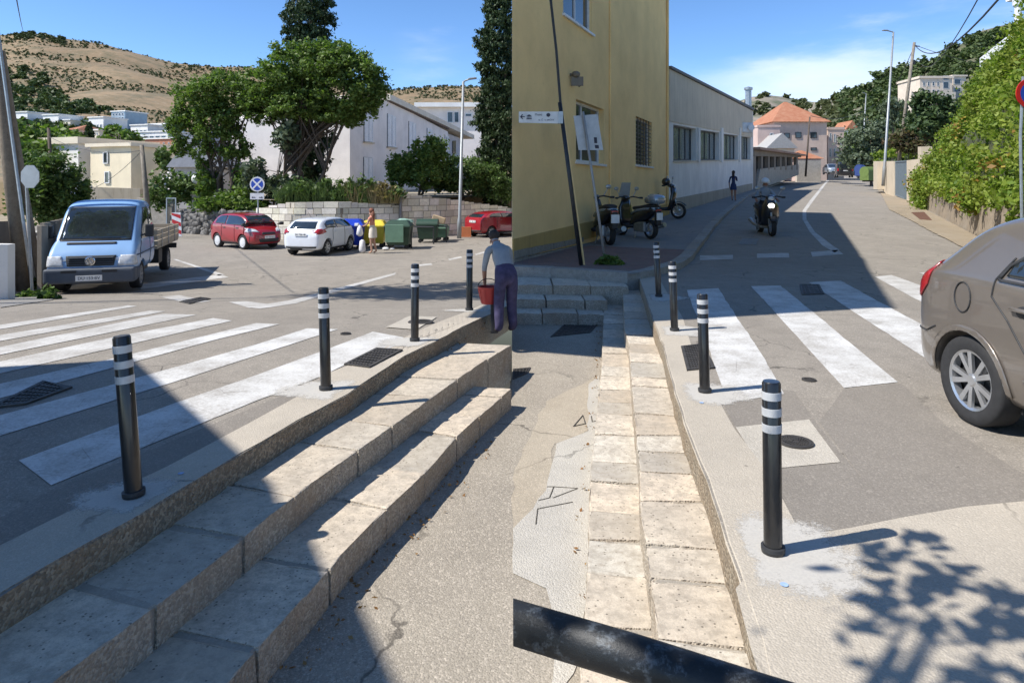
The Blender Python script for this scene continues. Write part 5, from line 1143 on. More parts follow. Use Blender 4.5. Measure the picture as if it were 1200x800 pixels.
red = car_paint('red_paint', (.30, .012, .02)); white_c = car_paint('white_paint', (.76, .79, .84)); grey_c = car_paint('grey_brown_paint', (.23, .20, .17), .32, .5); black_c = car_paint('black_paint', (.015, .015, .018)); silver_c = car_paint('pale_blue_grey_paint', (.35, .4, .45), .3, .4)
g = G(283, 291); c1 = hatchback('parked_car', 'small rounded red hatchback with plain pale wheel covers, left of the white car', (g.x, g.y+.55, g.z), (.80, -.60), red, 3.25, 1.5, 1.42, .29, cover=True, style=2, rimmat=plain('hubcap', (.6, .6, .6), .5), platetxt='DU 318-KG', group='cars parked by the wall')
g = G(368, 299); c2_ = hatchback('parked_car', 'white hatchback seen from behind, parked beside the blue bin', (g.x, g.y+1.15, g.z), (.22, .975), white_c, 3.25, 1.52, 1.36, .29, style=1, platetxt='DU 726-HB', group='cars parked by the wall')
g = G(580, 277); c3 = hatchback('parked_car', 'dark red hatchback at the far right beyond the street lamp', (g.x+.1, g.y+.6, g.z), (.72, .69), red, 3.3, 1.5, 1.26, .27, style=1, platetxt='DU 402-TR', group='cars parked by the wall')
# ---- grey car close by
gx = G(1140, 497, 0, 'R'); hd = Vector((.04, -.999)); hd.normalize(); lf = Vector((-hd.y, hd.x))
def near_car():
    W_, L_, H = 1.76, 4.2, 1.60; h, l = W_/2, L_/2; wr = .325
    st = [(-l, .40, .62, .66, h*.70, h*.72, h*.66), (-l+.03, .28, .82, .90, h*.86, h*.86, h*.74), (-l+.1, .22, .98, 1.06, h*.95, h*.95, h*.80), (-l+.22, .2, 1.06, 1.16, h*.985, h*.97, h*.80), (-l+.42, .2, 1.08, 1.33, h*1., h*.985, h*.78), (-l+.66, .2, 1.08, 1.50, h*1.0, h*.99, h*.78),
          (-l+1.1, .2, 1.07, H, h, h*.995, h*.785), (-l+1.9, .2, 1.04, H+.01, h, h*.995, h*.79), (-l+2.5, .2, 1.02, H-.04, h, h*.99, h*.785), (-l+3.0, .2, .99, H*.84, h, h*.985, h*.77), (l-.75, .2, .95, 1.04, h*.995, h*.97, h*.74),
          (l-.4, .22, .88, .93, h*.95, h*.92, h*.66), (l-.12, .22, .74, .79, h*.82, h*.8, h*.6), (l, .28, .55, .58, h*.6, h*.6, h*.5)]
    rx, fx = -l+.70, l-.82; c = Vector((gx.x, gx.y))-hd*rx-lf*(-(h-.02)); c = Vector((gx.x, gx.y))-hd*rx+lf*(h-.05)
    rz = math.atan2(hd.y, hd.x); r = thing('grey_car', (c.x, c.y, 0), rz, 'brownish grey metallic hatchback close by at the right edge, rear wheel in view', 'hatchback car')
    s = -1; ax = '-y'
    body, full = body_loft(st, grey_c, r, [(fx, wr*1.13, h*1.2), (rx, wr*1.13, h*1.2)], subs=3)
    # side facing the pavement
    for s in (-1, 1):
        ax = '+y' if s > 0 else '-y'
        decal(full, [(-l+1.06, 1.13), (-l+1.10, 1.22), (-l+1.42, 1.40), (-l+1.75, 1.475), (-l+1.92, 1.48), (-l+1.92, 1.11)], ax, 'side_window', gl_car, r, .006, .04)
        decal(full, strip2([(-l+1.0, 1.10), (-l+1.06, 1.20), (-l+1.40, 1.42), (-l+1.75, 1.50), (-l+2.1, 1.51)], .02), ax, 'window_seal', trim, r, .009, .04)
        decal(full, strip2([(-l+1.0, 1.10), (-l+1.95, 1.085)], .016), ax, 'window_seal', trim, r, .009, .04)
        decal(full, [(-l+1.97, 1.10), (-l+1.97, 1.48), (-l+2.5, 1.45), (-l+3.1, 1.2), (-l+3.2, 1.07)], ax, 'side_window', gl_car, r, .006, .05)
        for line in ([(-l+1.48, .27), (-l+1.40, .40), (-l+1.28, .62), (-l+1.10, .84), (-l+.95, .98), (-l+.97, 1.10), (-l+1.08, 1.26)], [(-l+1.95, .3), (-l+1.94, 1.08)], [(-l+3.05, .3), (-l+3.1, 1.0)]):
            decal(full, strip2(line, .009), ax, 'door_seam', trim, r, .002, .03)
        decal(full, strip2([(-l+1.25, .47), (-l+2.9, .44)], .035), ax, 'side_moulding', grey_c, r, .014, .05)
        k = [(-l+.66+.085*math.cos(a*math.pi/12), .93+.11*math.sin(a*math.pi/12)) for a in range(24)]; decal(full, strip2(k+[k[0]], .006), ax, 'fuel_flap', trim, r, .003, .02)
        decal(full, [(-l+.0, .86), (-l+.14, .86), (-l+.24, .97), (-l+.30, 1.14), (-l+.2, 1.15), (-l+.06, 1.02)], ax, 'tail_light', lamp_r, r, .008, .03)
        decal(full, strip2([(-l+.02, .60), (-l+.24, .60), (-l+.36, .66)], .008), ax, 'bumper_seam', trim, r, .002, .03)
        arc = [(rx+wr*1.20*math.cos(a*math.pi/20), wr*1.13*.86+wr*1.20*math.sin(a*math.pi/20)) for a in range(0, 21)]
        decal(full, strip2(arc, .045), ax, 'arch_lip', grey_c, r, .010, .03)
        y = s*(h*.985); bm = bmesh.new(); tube(bm, [(-l+1.12, y-s*.01, .925), (-l+1.15, y+s*.035, .928), (-l+1.32, y+s*.04, .93), (-l+1.35, y-s*.01, .93)], [.012, .016, .016, .012], 8); finish('door_handle', bm, grey_c, r, smooth=True)
        decal(full, [(-l+1.235+.06*math.cos(a*math.pi/8), .915+.04*math.sin(a*math.pi/8)) for a in range(16)], ax, 'handle_recess', trim, r, .001, .03)
        decal(full, [(s*h*.5, .74), (s*h*.9, .76), (s*h*.93, .9), (s*h*.62, .84)], '+x', 'headlight', lamp_c, r, .008, .05)
        decal(full, [(s*h*.62, .84), (s*h*.9, .84), (s*h*.86, 1.1), (s*h*.7, 1.1)], '-x', 'tail_light', lamp_r, r, .008, .05)
    decal(full, [(-h*.68, 1.12), (h*.68, 1.12), (h*.6, 1.44), (-h*.6, 1.44)], '-x', 'rear_window', gl_car, r, .006, .06)
    decal(full, [(-h*.80, 1.08), (h*.80, 1.08), (h*.68, 1.5), (-h*.68, 1.5)], '+x', 'windscreen', gl_car, r, .006, .08)
    plate(r, -l-.012, 0, .75, 'DU 550-LM', -1)
    for x in (fx, rx):
        for s in (1, -1): wheel(r, x, s*(h-.12), wr, .215, s, alloy, 5, True)
    bm = bmesh.new(); box(bm, -l+.35, l-.35, -h*.8, h*.8, .17, .5); finish('underbody', bm, trim, r)
near_car()
# ---- vehicles up the street
g = G(988, 207.5, 0, 'R', 300)
def box_van(name, label, loc, heading, paint_, L_, W_, H_, cat):
    rz = math.atan2(heading[1], heading[0]); r = thing(name, loc, rz, label, cat); h, l = W_/2, L_/2
    st = [(-l, .35, .9, H_*.9, h*.9, h*.9, h*.82), (-l+.08, .25, 1.0, H_, h, h*.99, h*.88), (-l+1.5, .22, 1.0, H_+.02, h, h, h*.9), (l-1.7, .22, 1.0, H_, h, h, h*.88), (l-1.1, .22, 1.0, H_*.75, h, h*.98, h*.84), (l-.5, .24, .95, 1.05, h*.97, h*.93, h*.75), (l, .3, .6, .7, h*.7, h*.7, h*.6)]
    body, full = body_loft(st, paint_, r, [(l-.9, .38, h*1.2), (-l+.9, .38, h*1.2)])
    for s, ax in ((1, '+y'), (-1, '-y')):
        decal(full, [(-l+.3, 1.05), (-l+.3, H_*.86), (l-1.7, H_*.86), (l-1.2, 1.05)], ax, 'side_window', gl_car, r); decal(full, [(s*h*.75, .8), (s*h*.95, .8), (s*h*.93, 1.15), (s*h*.8, 1.15)], '-x', 'tail_light', lamp_r, r, .01)
    decal(full, [(-h*.75, 1.05), (h*.75, 1.05), (h*.7, H_*.88), (-h*.7, H_*.88)], '-x', 'rear_window', gl_car, r); plate(r, -l-.02, 0, .85, 'DU 114-AB', -1)
    for x in (l-.9, -l+.9):
        for s in (1, -1): wheel(r, x, s*(h-.12), .33, .2, s)
    return r
box_van('black_van', 'black people carrier driving away at the top of the street', P(988.5, 208.2, 88), (.35, .94), black_c, 4.6, 1.95, 1.95, 'van')
hatchback('distant_car', 'light coloured car coming down beyond the black people carrier', P(975, 204.5, 96), (-.2, -.98), silver_c, 4.1, 1.75, 1.5, .31, platetxt='DU 90-Z')
# ---- blue flatbed truck
bluep = car_paint('light_blue_paint', (.23, .40, .66), .4, coat=.4); bluegrey = plain('dark_blue_grey_plastic', (.07, .085, .11), .6); wood = plain('weathered_boards', (.42, .36, .27), .8, var=.3, scale=3)
g = G(158, 343); hv = Vector((.30, -.955)).normalized(); lv = Vector((-hv.y, hv.x))
def truck():
    W_ = 1.78; h = W_/2; c = Vector((g.x, g.y))-hv*0-lv*(-0); c = Vector((g.x, g.y))+(-hv)*0.0
    # front right-hand corner of the picture is the vehicle's left front corner
    org = Vector((g.x, g.y))-lv*h-hv*.45
    rz = math.atan2(hv.y, hv.x); r = thing('flatbed_truck', (org.x, org.y, g.z+.0), rz, 'light blue flatbed truck with an open wooden sided bed, facing the crossing', 'truck'); H = 2.08
    st = [(-1.95, .5, 1.12, H-.06, h*.95, h*.96, h*.82), (-1.85, .42, 1.14, H, h*1., h*.99, h*.88), (-1.2, .4, 1.14, H+.02, h, h, h*.89), (-.75, .4, 1.13, H-.02, h, h, h*.88), (-.45, .4, 1.12, H*.86, h, h*.995, h*.885), (-.1, .4, 1.1, 1.30, h, h*.99, h*.9), (.1, .38, 1.03, 1.12, h, h*.98, h*.88), (.36, .36, .86, .92, h*.985, h*.965, h*.88), (.44, .36, .6, .66, h*.93, h*.93, h*.88)]
    body, full = body_loft(st, bluep, r, [(-.38, .38, h*1.2)], name='cab')
    ws = [(-h*.80, 1.2), (h*.80, 1.2), (h*.77, H-.17), (-h*.77, H-.17)]
    decal(full, strip2(ws+[ws[0]], .05), '+x', 'windscreen_seal', trim, r, .006, .07); decal(full, ws, '+x', 'windscreen', gl_car, r, .009, .07)
    for s, ax in ((1, '+y'), (-1, '-y')):
        decal(full, [(-1.18, 1.18), (-1.18, H-.17), (-.85, H-.17), (-.36, 1.22), (-.36, 1.18)], ax, 'side_window', gl_car, r); decal(full, [(-1.8, 1.18), (-1.8, H-.17), (-1.28, H-.17), (-1.28, 1.18)], ax, 'side_window', gl_car, r)
        decal(full, strip2([(-1.22, .5), (-1.22, 1.15), (-1.22, H-.14)], .014), ax, 'door_seam', trim, r, .003); decal(full, strip2([(-.3, 1.14), (-.14, .95), (-.1, .75)], .012), ax, 'door_seam', trim, r, .003)
        decal(full, strip2([(-1.85, .87), (.3, .84)], .022), ax, 'side_moulding', bluegrey, r, .01)
        hl = [(s*h*.60, .63), (s*h*.97, .63), (s*h*.98, .86), (s*h*.66, .86)]; decal(full, hl, '+x', 'headlight', lamp_c, r, .014, .05)
        decal(full, [(.2, .64), (.40, .64), (.40, .86), (.26, .86)], ax, 'headlight', lamp_c, r, .01, .05)
        bm = bmesh.new(); box(bm, -.42, -.3, s*(h+.06), s*(h+.24), 1.22, 1.52, None, .03, 2); tube(bm, [(-.36, s*(h-.04), 1.25), (-.36, s*(h+.1), 1.3)], .02, 6); finish('wing_mirror', bm, trim, r)
    decal(full, [(-h*.52, .64), (h*.52, .64), (h*.56, .86), (-h*.56, .86)], '+x', 'grille', trim, r, .012, .05)
    bm = bmesh.new()
    for k in range(4): box(bm, .40, .475, -h*.5, h*.5, .67+k*.048, .682+k*.048)
    finish('grille_bars', bm, bluegrey, r)
    decal(full, [(-h*.62, 1.10), (h*.50, 1.10), (h*.50, 1.14), (-h*.62, 1.14)], '+x', 'air_intake', trim, r, .012, .05)
    # bumper
    bm = bmesh.new(); box(bm, .12, .55, -h*1.02, h*1.02, .26, .60, None, .07, 3); box(bm, -.0, .3, -h*1.03, h*1.03, .30, .58, None, .05, 2); finish('bumper', bm, bluegrey, r, smooth=False)
    for y0, y1 in ((-h*.62, -h*.28), (h*.28, h*.62)):
        bm = bmesh.new(); box(bm, .54, .556, y0, y1, .5, .56); finish('bumper_vent', bm, trim, r)
    plate(r, .562, -.0, .38, 'DU·153·BV', 1, .52, .12)
    # round badge with the V over W
    bm = bmesh.new(); Mb = Matrix.Translation((.475, 0, .755)); lathe(bm, [(.095, 0), (.105, .012), (.088, .02), (.086, 0)], 28, 'Z', Mb @ Matrix.Rotation(math.pi/2, 4, 'Y'))
    bd = finish('badge', bm, chrome, r); bm = bmesh.new()
    def seg2(a, b): 
        p, q = Vector((.492, a[0]*.08, .755+a[1]*.08)), Vector((.492, b[0]*.08, .755+b[1]*.08)); tube(bm, [p, q], .009, 4)
    seg2((-.42, .92), (0, .12)); seg2((0, .12), (.42, .92)); seg2((-.9, .3), (-.42, -.85)); seg2((-.42, -.85), (0, -.02)); seg2((0, -.02), (.42, -.85)); seg2((.42, -.85), (.9, .3)); finish('badge_letters', bm, chrome, bd)
    # wipers, seats seen through dark glass are left to the reflection
    for s in (0, 1):
        bm = bmesh.new(); tube(bm, [(.02, -.05-s*.62+.5, 1.19), (-.13, -.45-s*.62+.5, 1.28)], .009, 5); finish('wiper', bm, trim, r)
    bm = bmesh.new(); box(bm, -5.2, -1.9, -.4, -.28, .45, .62); box(bm, -5.2, -1.9, .28, .4, .45, .62); finish('chassis', bm, trim, r)
    bm = bmesh.new(); box(bm, -5.3, -2.0, -h*1.03, h*1.03, .78, .86); finish('bed_floor', bm, wood, r)
    for (x0, x1, y0, y1) in ((-5.3, -2.0, h*1.0, h*1.04), (-5.3, -2.0, -h*1.04, -h*1.0), (-5.34, -5.3, -h*1.04, h*1.04), (-2.04, -2.0, -h, h)):
        bm = bmesh.new(); 
        for k in range(3): box(bm, x0, x1, y0, y1, .87+k*.14, .99+k*.14)
        finish('bed_side', bm, wood, r)
    bm = bmesh.new()
    for y in (-h*.8, -.3, .3, h*.8): box(bm, -2.02, -1.98, y-.03, y+.03, .8, 1.75)
    for z in (1.35, 1.7): box(bm, -2.03, -1.97, -h*.85, h*.85, z, z+.06)
    finish('headboard', bm, grey_m, r)
    bm = bmesh.new()
    for x in (-2.6, -3.6, -4.6): box(bm, x, x+.05, h*1.04, h*1.06, .8, 1.28)
    finish('bed_stakes', bm, grey_m, r)
    bm = bmesh.new(); box(bm, -3.1, -2.6, h*.55, h*.95, .35, .72); finish('toolbox', bm, trim, r); bm = bmesh.new(); box(bm, -5.2, -5.1, -h, h, .55, .7); finish('rear_bumper', bm, trim, r)
    for x in (-.38, -4.0):
        for s in (1, -1): wheel(r, x, s*(h-.13), .325, .22, s, plain('steel_wheel', (.32, .31, .3), .6, .3), 8, cover=False)
    bm = bmesh.new(); box(bm, -1.9, .2, -h*.8, h*.8, .32, .6); finish('underbody', bm, trim, r)
truck()
# ---- scooters
def scooter(name, label, loc, heading, c1_, c2b, seatcase=True, group=None, lean=.0, helmet=False, screen=False, K=1.):
    rz = math.atan2(heading[1], heading[0]); r = thing(name, loc, rz, label, 'scooter', group); r.rotation_euler = (lean, 0, rz); r.scale = (K, K, K)
    def wheel2(x, rr_):
        bm = bmesh.new(); lathe(bm, [(rr_*.7, -.05), (rr_*.93, -.06), (rr_, -.02), (rr_, .02), (rr_*.93, .06), (rr_*.7, .05)], 24, 'Y', Matrix.Translation((x, 0, rr_)), close=False); t = finish('wheel', bm, tyre_m, r, smooth=True)
        bm = bmesh.new(); lathe(bm, [(rr_*.72, -.045), (rr_*.72, .045), (rr_*.62, .045), (rr_*.62, -.045), (rr_*.72, -.045)], 24, 'Y', Matrix.Translation((x, 0, rr_)), close=False)
        for k in range(5): a = k*2*math.pi/5; tube(bm, [(x, 0, rr_), (x+math.cos(a)*rr_*.66, 0, rr_+math.sin(a)*rr_*.66)], .018, 5)
        lathe(bm, [(.05, -.07), (.05, .07)], 12, 'Y', Matrix.Translation((x, 0, rr_))); finish('rim', bm, alloy, t)
    wheel2(.68, .235); wheel2(-.62, .235)
    def loft(name, secs, mat, n=12):
        bm = bmesh.new(); prev = None
        for x, z, hw_, hh_, in secs:
            row = [bm.verts.new((x, hw_*math.copysign(abs(math.cos(a))**.7, math.cos(a)), z+hh_*math.copysign(abs(math.sin(a))**.8, math.sin(a)))) for a in [2*math.pi*i/n for i in range(n)]]
            if prev:
                for i in range(n): bm.faces.new((prev[i], prev[(i+1) % n], row[(i+1) % n], row[i]))
            else: bm.faces.new(row)
            prev = row
        bm.faces.new(prev); return finish(name, bm, mat, r, smooth=True)
    loft('rear_body', [(-.88, .72, .07, .05), (-.75, .70, .15, .11), (-.5, .62, .19, .17), (-.2, .55, .19, .2), (.02, .42, .17, .14), (.1, .36, .14, .05)], c1_)
    loft('side_panel', [(-.86, .76, .08, .03), (-.6, .745, .2, .045), (-.25, .70, .21, .05), (0, .6, .19, .05)], c2b)
    loft('seat', [(-.82, .82, .1, .04), (-.6, .81, .16, .06), (-.3, .77, .17, .05), (.0, .75, .12, .05), (.06, .74, .05, .02)], trim)
    loft('footboard', [(-.05, .3, .19, .06), (.2, .28, .2, .05), (.4, .3, .2, .06)], trim)
    bm = bmesh.new()
    pts = [(.38, .27, .2), (.46, .5, .23), (.5, .75, .21), (.47, .95, .13)]; prev = None
    for x, z, w_ in pts:
        row = [bm.verts.new((x+dx, w_*s, z)) for dx, s in ((.0, -1), (.09, -.6), (.13, 0), (.09, .6), (.0, 1), (-.02, .6), (-.02, -.6))]
        if prev:
            for i in range(7): bm.faces.new((prev[i], prev[(i+1) % 7], row[(i+1) % 7], row[i]))
        else: bm.faces.new(row)
        prev = row
    bm.faces.new(prev); finish('leg_shield', bm, c1_, r, smooth=True)
    bm = bmesh.new(); tube(bm, [(.5, 0, .9), (.62, 0, .45), (.68, 0, .24)], .03, 8); tube(bm, [(.64, .07, .45), (.68, .07, .24)], .02, 6); tube(bm, [(.64, -.07, .45), (.68, -.07, .24)], .02, 6); finish('fork', bm, grey_m, r)
    bm = bmesh.new()
    for i in range(9):
        a = math.radians(35+i*14); b_ = math.radians(35+(i+1)*14)
        if i < 8: q = [Vector((.68+.27*math.cos(t), w_, .235+.27*math.sin(t))) for t, w_ in ((a, -.07), (b_, -.07), (b_, .07), (a, .07))]; hull4(bm, q, Vector((math.cos(a), 0, math.sin(a))), 0, .015)
    finish('mudguard', bm, c2b, r)
    bm = bmesh.new(); tube(bm, [(.34, -.34, 1.0), (.42, -.2, 1.03), (.46, 0, 1.0), (.42, .2, 1.03), (.34, .34, 1.0)], .018, 8); finish('handlebar', bm, trim, r)
    for s in (-1, 1):
        bm = bmesh.new(); tube(bm, [(.34, s*.34, 1.0), (.30, s*.42, 1.0)], .026, 8); finish('grip', bm, trim, r)
        bm = bmesh.new(); tube(bm, [(.42, s*.2, 1.03), (.44, s*.3, 1.2)], .008, 5); sph(bm, Vector((.43, s*.32, 1.24)), .06, 10, (.4, 1.2, .8)); finish('mirror', bm, grey_m, r)
    loft('handlebar_cowl', [(.36, 1.0, .06, .03), (.46, 1.0, .12, .07), (.56, .97, .08, .05)], c1_)
    bm = bmesh.new(); sph(bm, Vector((.575, 0, .97)), .065, 10, (.6, 1.2, .9)); finish('headlight', bm, lamp_c, r)
    bm = bmesh.new(); box(bm, -.95, -.91, -.08, .08, .68, .74, None, .01); finish('tail_light', bm, lamp_r, r)
    bm = bmesh.new(); box(bm, -.98, -.965, -.09, .09, .48, .66, Matrix.Rotation(0, 4, 'Y'), .003); finish('number_plate', bm, plate_m, r)
    bm = bmesh.new(); box(bm, -.96, -.84, -.07, .07, .35, .72, None, .02); finish('rear_mudguard', bm, trim, r)
    bm = bmesh.new(); tube(bm, [(-.2, -.17, .22), (-.5, -.2, .27), (-.9, -.21, .36)], [.03, .055, .06], 10); finish('exhaust', bm, grey_m, r)
    bm = bmesh.new(); box(bm, -.5, -.05, -.12, .14, .16, .42, None, .04, 2); finish('engine', bm, grey_m, r)
    bm = bmesh.new(); tube(bm, [(-.15, .1, .25), (-.22, .2, .01)], .014, 5); tube(bm, [(-.15, -.1, .25), (-.22, -.2, .01)], .014, 5); finish('stand', bm, grey_m, r)
    if seatcase: loft('top_case', [(-1.02, .98, .08, .06), (-.96, .98, .19, .11), (-.75, .99, .21, .13), (-.58, .97, .17, .1), (-.54, .96, .08, .04)], silver_c)
    if screen:
        bm = bmesh.new(); hull4(bm, [Vector((.55, -.17, 1.02)), Vector((.55, .17, 1.02)), Vector((.44, .14, 1.4)), Vector((.44, -.14, 1.4))], Vector((1, 0, .2)).normalized(), 0, .006); finish('windscreen', bm, plain('screen_plastic', (.35, .36, .36), .1, spec=.8), r)
    if helmet:
        bm = bmesh.new(); sph(bm, Vector((.38, -.3, 1.12)), .13, 14, (1, .9, .95)); o = finish('helmet', bm, black_c, None, smooth=True)
        M = Matrix.LocRotScale(Vector(loc), r.rotation_euler.to_quaternion(), Vector((K, K, K))); o.data.transform(M); tag(o, 'black helmet hung on the handlebar of the far scooter', 'helmet')
    return r
grp_s = 'scooters parked by the yellow wall'
def side_pt(px, py): return G(px, py, SW, 'R')
p = side_pt(706, 286); scooter('scooter', 'nearest scooter, seen from behind beside the grey sign pole', (p.x+.02, p.y+.5, p.z), (-.18, .98), black_c, silver_c, False, grp_s, .0, K=1.3)
p = side_pt(748, 279); scooter('scooter', 'black and silver scooter with a grey top case, middle of the three', (p.x, p.y+.35, p.z), (-.42, .9), black_c, silver_c, True, grp_s, .0, screen=True, K=1.22)
p = side_pt(780, 256); scooter('scooter', 'farthest of the three scooters, black, pointing to the road', (p.x-.35, p.y+.2, p.z), (.86, -.45), black_c, trim, False, grp_s, .0, helmet=True, K=1.38)
# motorcycle ridden down the street
pm = G(905, 276, 0, 'R'); mk = scooter('motorcycle', 'black motorcycle with its headlight on, ridden towards the crossing', (pm.x, pm.y+.6, pm.z), (-.12, -.99), black_c, trim, False, None, 0, K=1.28)
mk['category'] = 'motorcycle'; em = NB('lit_headlamp'); em.b.inputs['Base Color'].default_value = (1, 1, 1, 1); em.b.inputs['Emission Color'].default_value = (1, .93, .8, 1); em.b.inputs['Emission Strength'].default_value = 4
bm = bmesh.new(); sph(bm, Vector((.60, 0, .78)), .075, 12, (.5, 1.1, .9)); finish('headlight', bm, em.m, mk)
# ================================================================== STREET FURNITURE
bol = plain('black_bollard', (.012, .012, .013), .32, .0, var=.3, scale=12, coat=.4); refl = plain('reflective_tape', (.50, .51, .52), .35, .1, var=.1, scale=20)
def bollard():
    r = thing('bollard', (0, 0, 0), 0, 'x', 'bollard', 'black bollards with three reflective bands along the kerb'); R = .045; H = .85
    bm = bmesh.new(); lathe(bm, [(.0001, H), (R*.86, H-.001), (R, H-.012), (R, .03), (R*1.25, .028), (R*1.25, .0), (.0001, 0)], 32, 'Z', close=False); finish('post', bm, bol, r, smooth=False)
    for z in (.78, .70, .62):
        bm = bmesh.new(); lathe(bm, [(R+.0005, z-.02), (R+.0025, z-.019), (R+.0025, z+.019), (R+.0005, z+.02)], 32, 'Z', close=False); finish('reflective_band', bm, refl, r)
    bm = bmesh.new(); lathe(bm, [(R*1.28, .012), (R*1.28, .03), (R*1.02, .033)], 32, 'Z', close=False); finish('base_collar', bm, trim, r)
    for ch in r.children:
        for p in ch.data.polygons: p.use_smooth = True
        try: ch.data.set_sharp_from_angle(angle=math.radians(35))
        except Exception: pass
    return r
b0 = bollard()
for i, (px, py, hpx, lab, tilt) in enumerate(((157, 582, 188, 'nearest bollard of the left row, standing in the building shadow', -4.5), (382, 457, 119, 'second bollard of the left row, beside the wide white stripe', -1.5), (486, 400, 90, 'third bollard of the left row, by the dark grate', .3), (550, 364, 71, 'farthest bollard of the left row, at the kerb end', .3),
      (906, 648, 200, 'nearest bollard of the right row, with a long shadow', -.6), (826, 460, 115, 'second bollard of the right row, beside the dark utility cover', -1.5), (790.5, 388, 81, 'third bollard of the right row', -2), (772, 348, 64, 'farthest bollard of the right row, by the pavement corner', -3.))):
    b = b0 if i == 0 else copy_tree(b0); g = G(px, py); b.location = (g.x, g.y, g.z+.008); b['label'] = lab; b.scale = (1, 1, (hpx*g.y/F)/.85)
    b.scale = (b.scale.z*(.98 if px < 600 else 1.0),)*2+(b.scale.z,); b.rotation_euler = (0, math.radians(tilt), 0)
# covers in the ground
iron = plain('cast_iron', (.075, .068, .06), .65, .4, var=.35, scale=8, world=True)
def grate(label, pts, dz, bars=10, cross=6, name='drain_grate', z0=0., side=None, mat=None):
    g = [G(x, y, z0, side)+Vector((0, 0, dz)) for x, y in pts]; bm = bmesh.new(); q = g
    frame_of(bm, q, .035, Vector((0, 0, 1)), -.01, .006); hull4(bm, inset(q, .01), Vector((0, 0, 1)), -.02, -.003)
    for k in range(1, bars): hull4(bm, sub(q, .03, .97, k/bars-.16/bars, k/bars+.16/bars), Vector((0, 0, 1)), -.004, .004)
    for k in range(1, cross): hull4(bm, sub(q, k/cross-.13/cross, k/cross+.13/cross, .03, .97), Vector((0, 0, 1)), -.004, .0045)
    return tag(finish(name, bm, mat or iron), label, 'drain cover')
grate('dark ribbed rectangular cover beside the third left bollard', [(403, 428), (433, 432), (472, 411), (441, 409)], .013, 8, 9)
grate('dark utility cover in the shaded zebra crossing at the left edge', [(-15, 480), (30, 475), (85, 455), (50, 448)], .013, 8, 8)
grate('small rectangular drain near the far end of the left zebra crossing', [(210, 354), (222, 356.5), (247, 350.5), (235, 348.8)], .013, 5, 5)
grate('dark rectangular grate with fine bars behind the second right bollard', [(805, 435.5), (838, 432), (823, 404), (798, 407)], .013, 14, 10, side='R')
grate('dark square drain in the shaded part of the lower path', [(645, 395), (692, 390), (706, 374), (664, 378)], .006, 8, 8, z0=-.57, side='R')
grate('small rusty drain at the left of the lower path', [(601, 445), (618, 438), (622, 431), (601, 433)], .006, 8, 5, z0=-.57, side='R')
grate('rusty gully grate in the verge below the creeper', [(1078, 258), (1092, 259), (1083, 249.5), (1068, 250)], .045, 6, 6, side='R', mat=plain('rusty_iron', (.16, .08, .05), .8, .2))
grate('square cover with pale frame on the shaded road beside the pavement kerb', [(865, 286.5), (886, 287), (889, 280), (870, 280)], .013, 3, 3, side='R', mat=plain('pale_cover', (.22, .22, .21), .7))
grate('dark repaired cover at the head of the third right stripe', [(940, 346), (966, 345), (960, 334), (937, 334)], .013, 5, 5, side='R')
def manhole(label, px, py, r_, dz, side=None):
    g = G(px, py, 0, side); bm = bmesh.new(); M = Matrix.Translation((g.x, g.y, g.z+dz)); lathe(bm, [(r_*1.12, -.01), (r_*1.12, .004), (r_*1.02, .004), (r_*1.01, -.002), (r_*.99, -.002), (r_*.98, .004), (r_*.85, .005), (r_*.84, .001), (r_*.001, .001)], 40, 'Z', M, close=False)
    for j, rr_ in enumerate((.75, .58, .41, .24)):
        k = 26-j*5
        for i in range(k):
            a = 2*math.pi*i/k; p = Vector((math.cos(a)*r_*rr_, math.sin(a)*r_*rr_, .003)); w_ = r_*.045
            box(bm, -w_*1.2, w_*1.2, -w_*.8, w_*.8, -.002, .003, M @ Matrix.Translation(p) @ Matrix.Rotation(a, 4, 'Z'))
    return tag(finish('manhole_cover', bm, iron), label, 'manhole cover')
manhole('round patterned manhole cover in a pale cement square by the near right bollard', 932, 519.5, .105, .014, 'R')
manhole('small round valve cover between the near right bollard and the second stripe', 948, 445.5, .055, .008, 'R')
manhole('round cover set in pale cement beyond the left grate', 493, 378.5, .15, .018)
manhole('small round valve cover near the second left bollard', 405, 391.5, .055, .010)
# pipe handrail in the near foreground
bm = bmesh.new(); a_ = P(600.6, 729, 1.25); b_ = P(900, 822, 1.08); d_ = (b_-a_); tube(bm, [a_-d_*.4, a_+d_*.5+Vector((0, 0, .004)), b_, a_+d_*1.8, a_+d_*2.6], .036, 24); bmesh.ops.bisect_plane(bm, geom=bm.verts[:]+bm.edges[:]+bm.faces[:], plane_co=(.002, 0, 0), plane_no=(1, 0, 0), clear_inner=True); bmesh.ops.holes_fill(bm, edges=bm.edges[:])
r = thing('handrail', (b_.x, b_.y, -.57), 0, 'thick dark worn metal pipe handrail across the bottom of the lower path', 'handrail')
q = NB('worn_black_pipe'); v = q.geo.outputs['Position']; q.col(q.mix(q.rng(q.noise(v, 26, 8, .75), .52, .62, 0, .8), (.018, .02, .022), (.10, .115, .13))); q.b.inputs['Roughness'].default_value = .45; q.b.inputs['Metallic'].default_value = .3; q.bump(q.noise(v, 26, 8, .75), .002)
o = finish('pipe', bm, q.m, r, smooth=True); o.location = -Vector(r.location)
for k in (1.35, 2.3):
    p = a_+d_*k; bm = bmesh.new(); tube(bm, [(p.x, p.y, p.z-.02), (p.x, p.y, -.6)], .028, 12); o = finish('post', bm, q.m, r); o.location = -Vector(r.location)
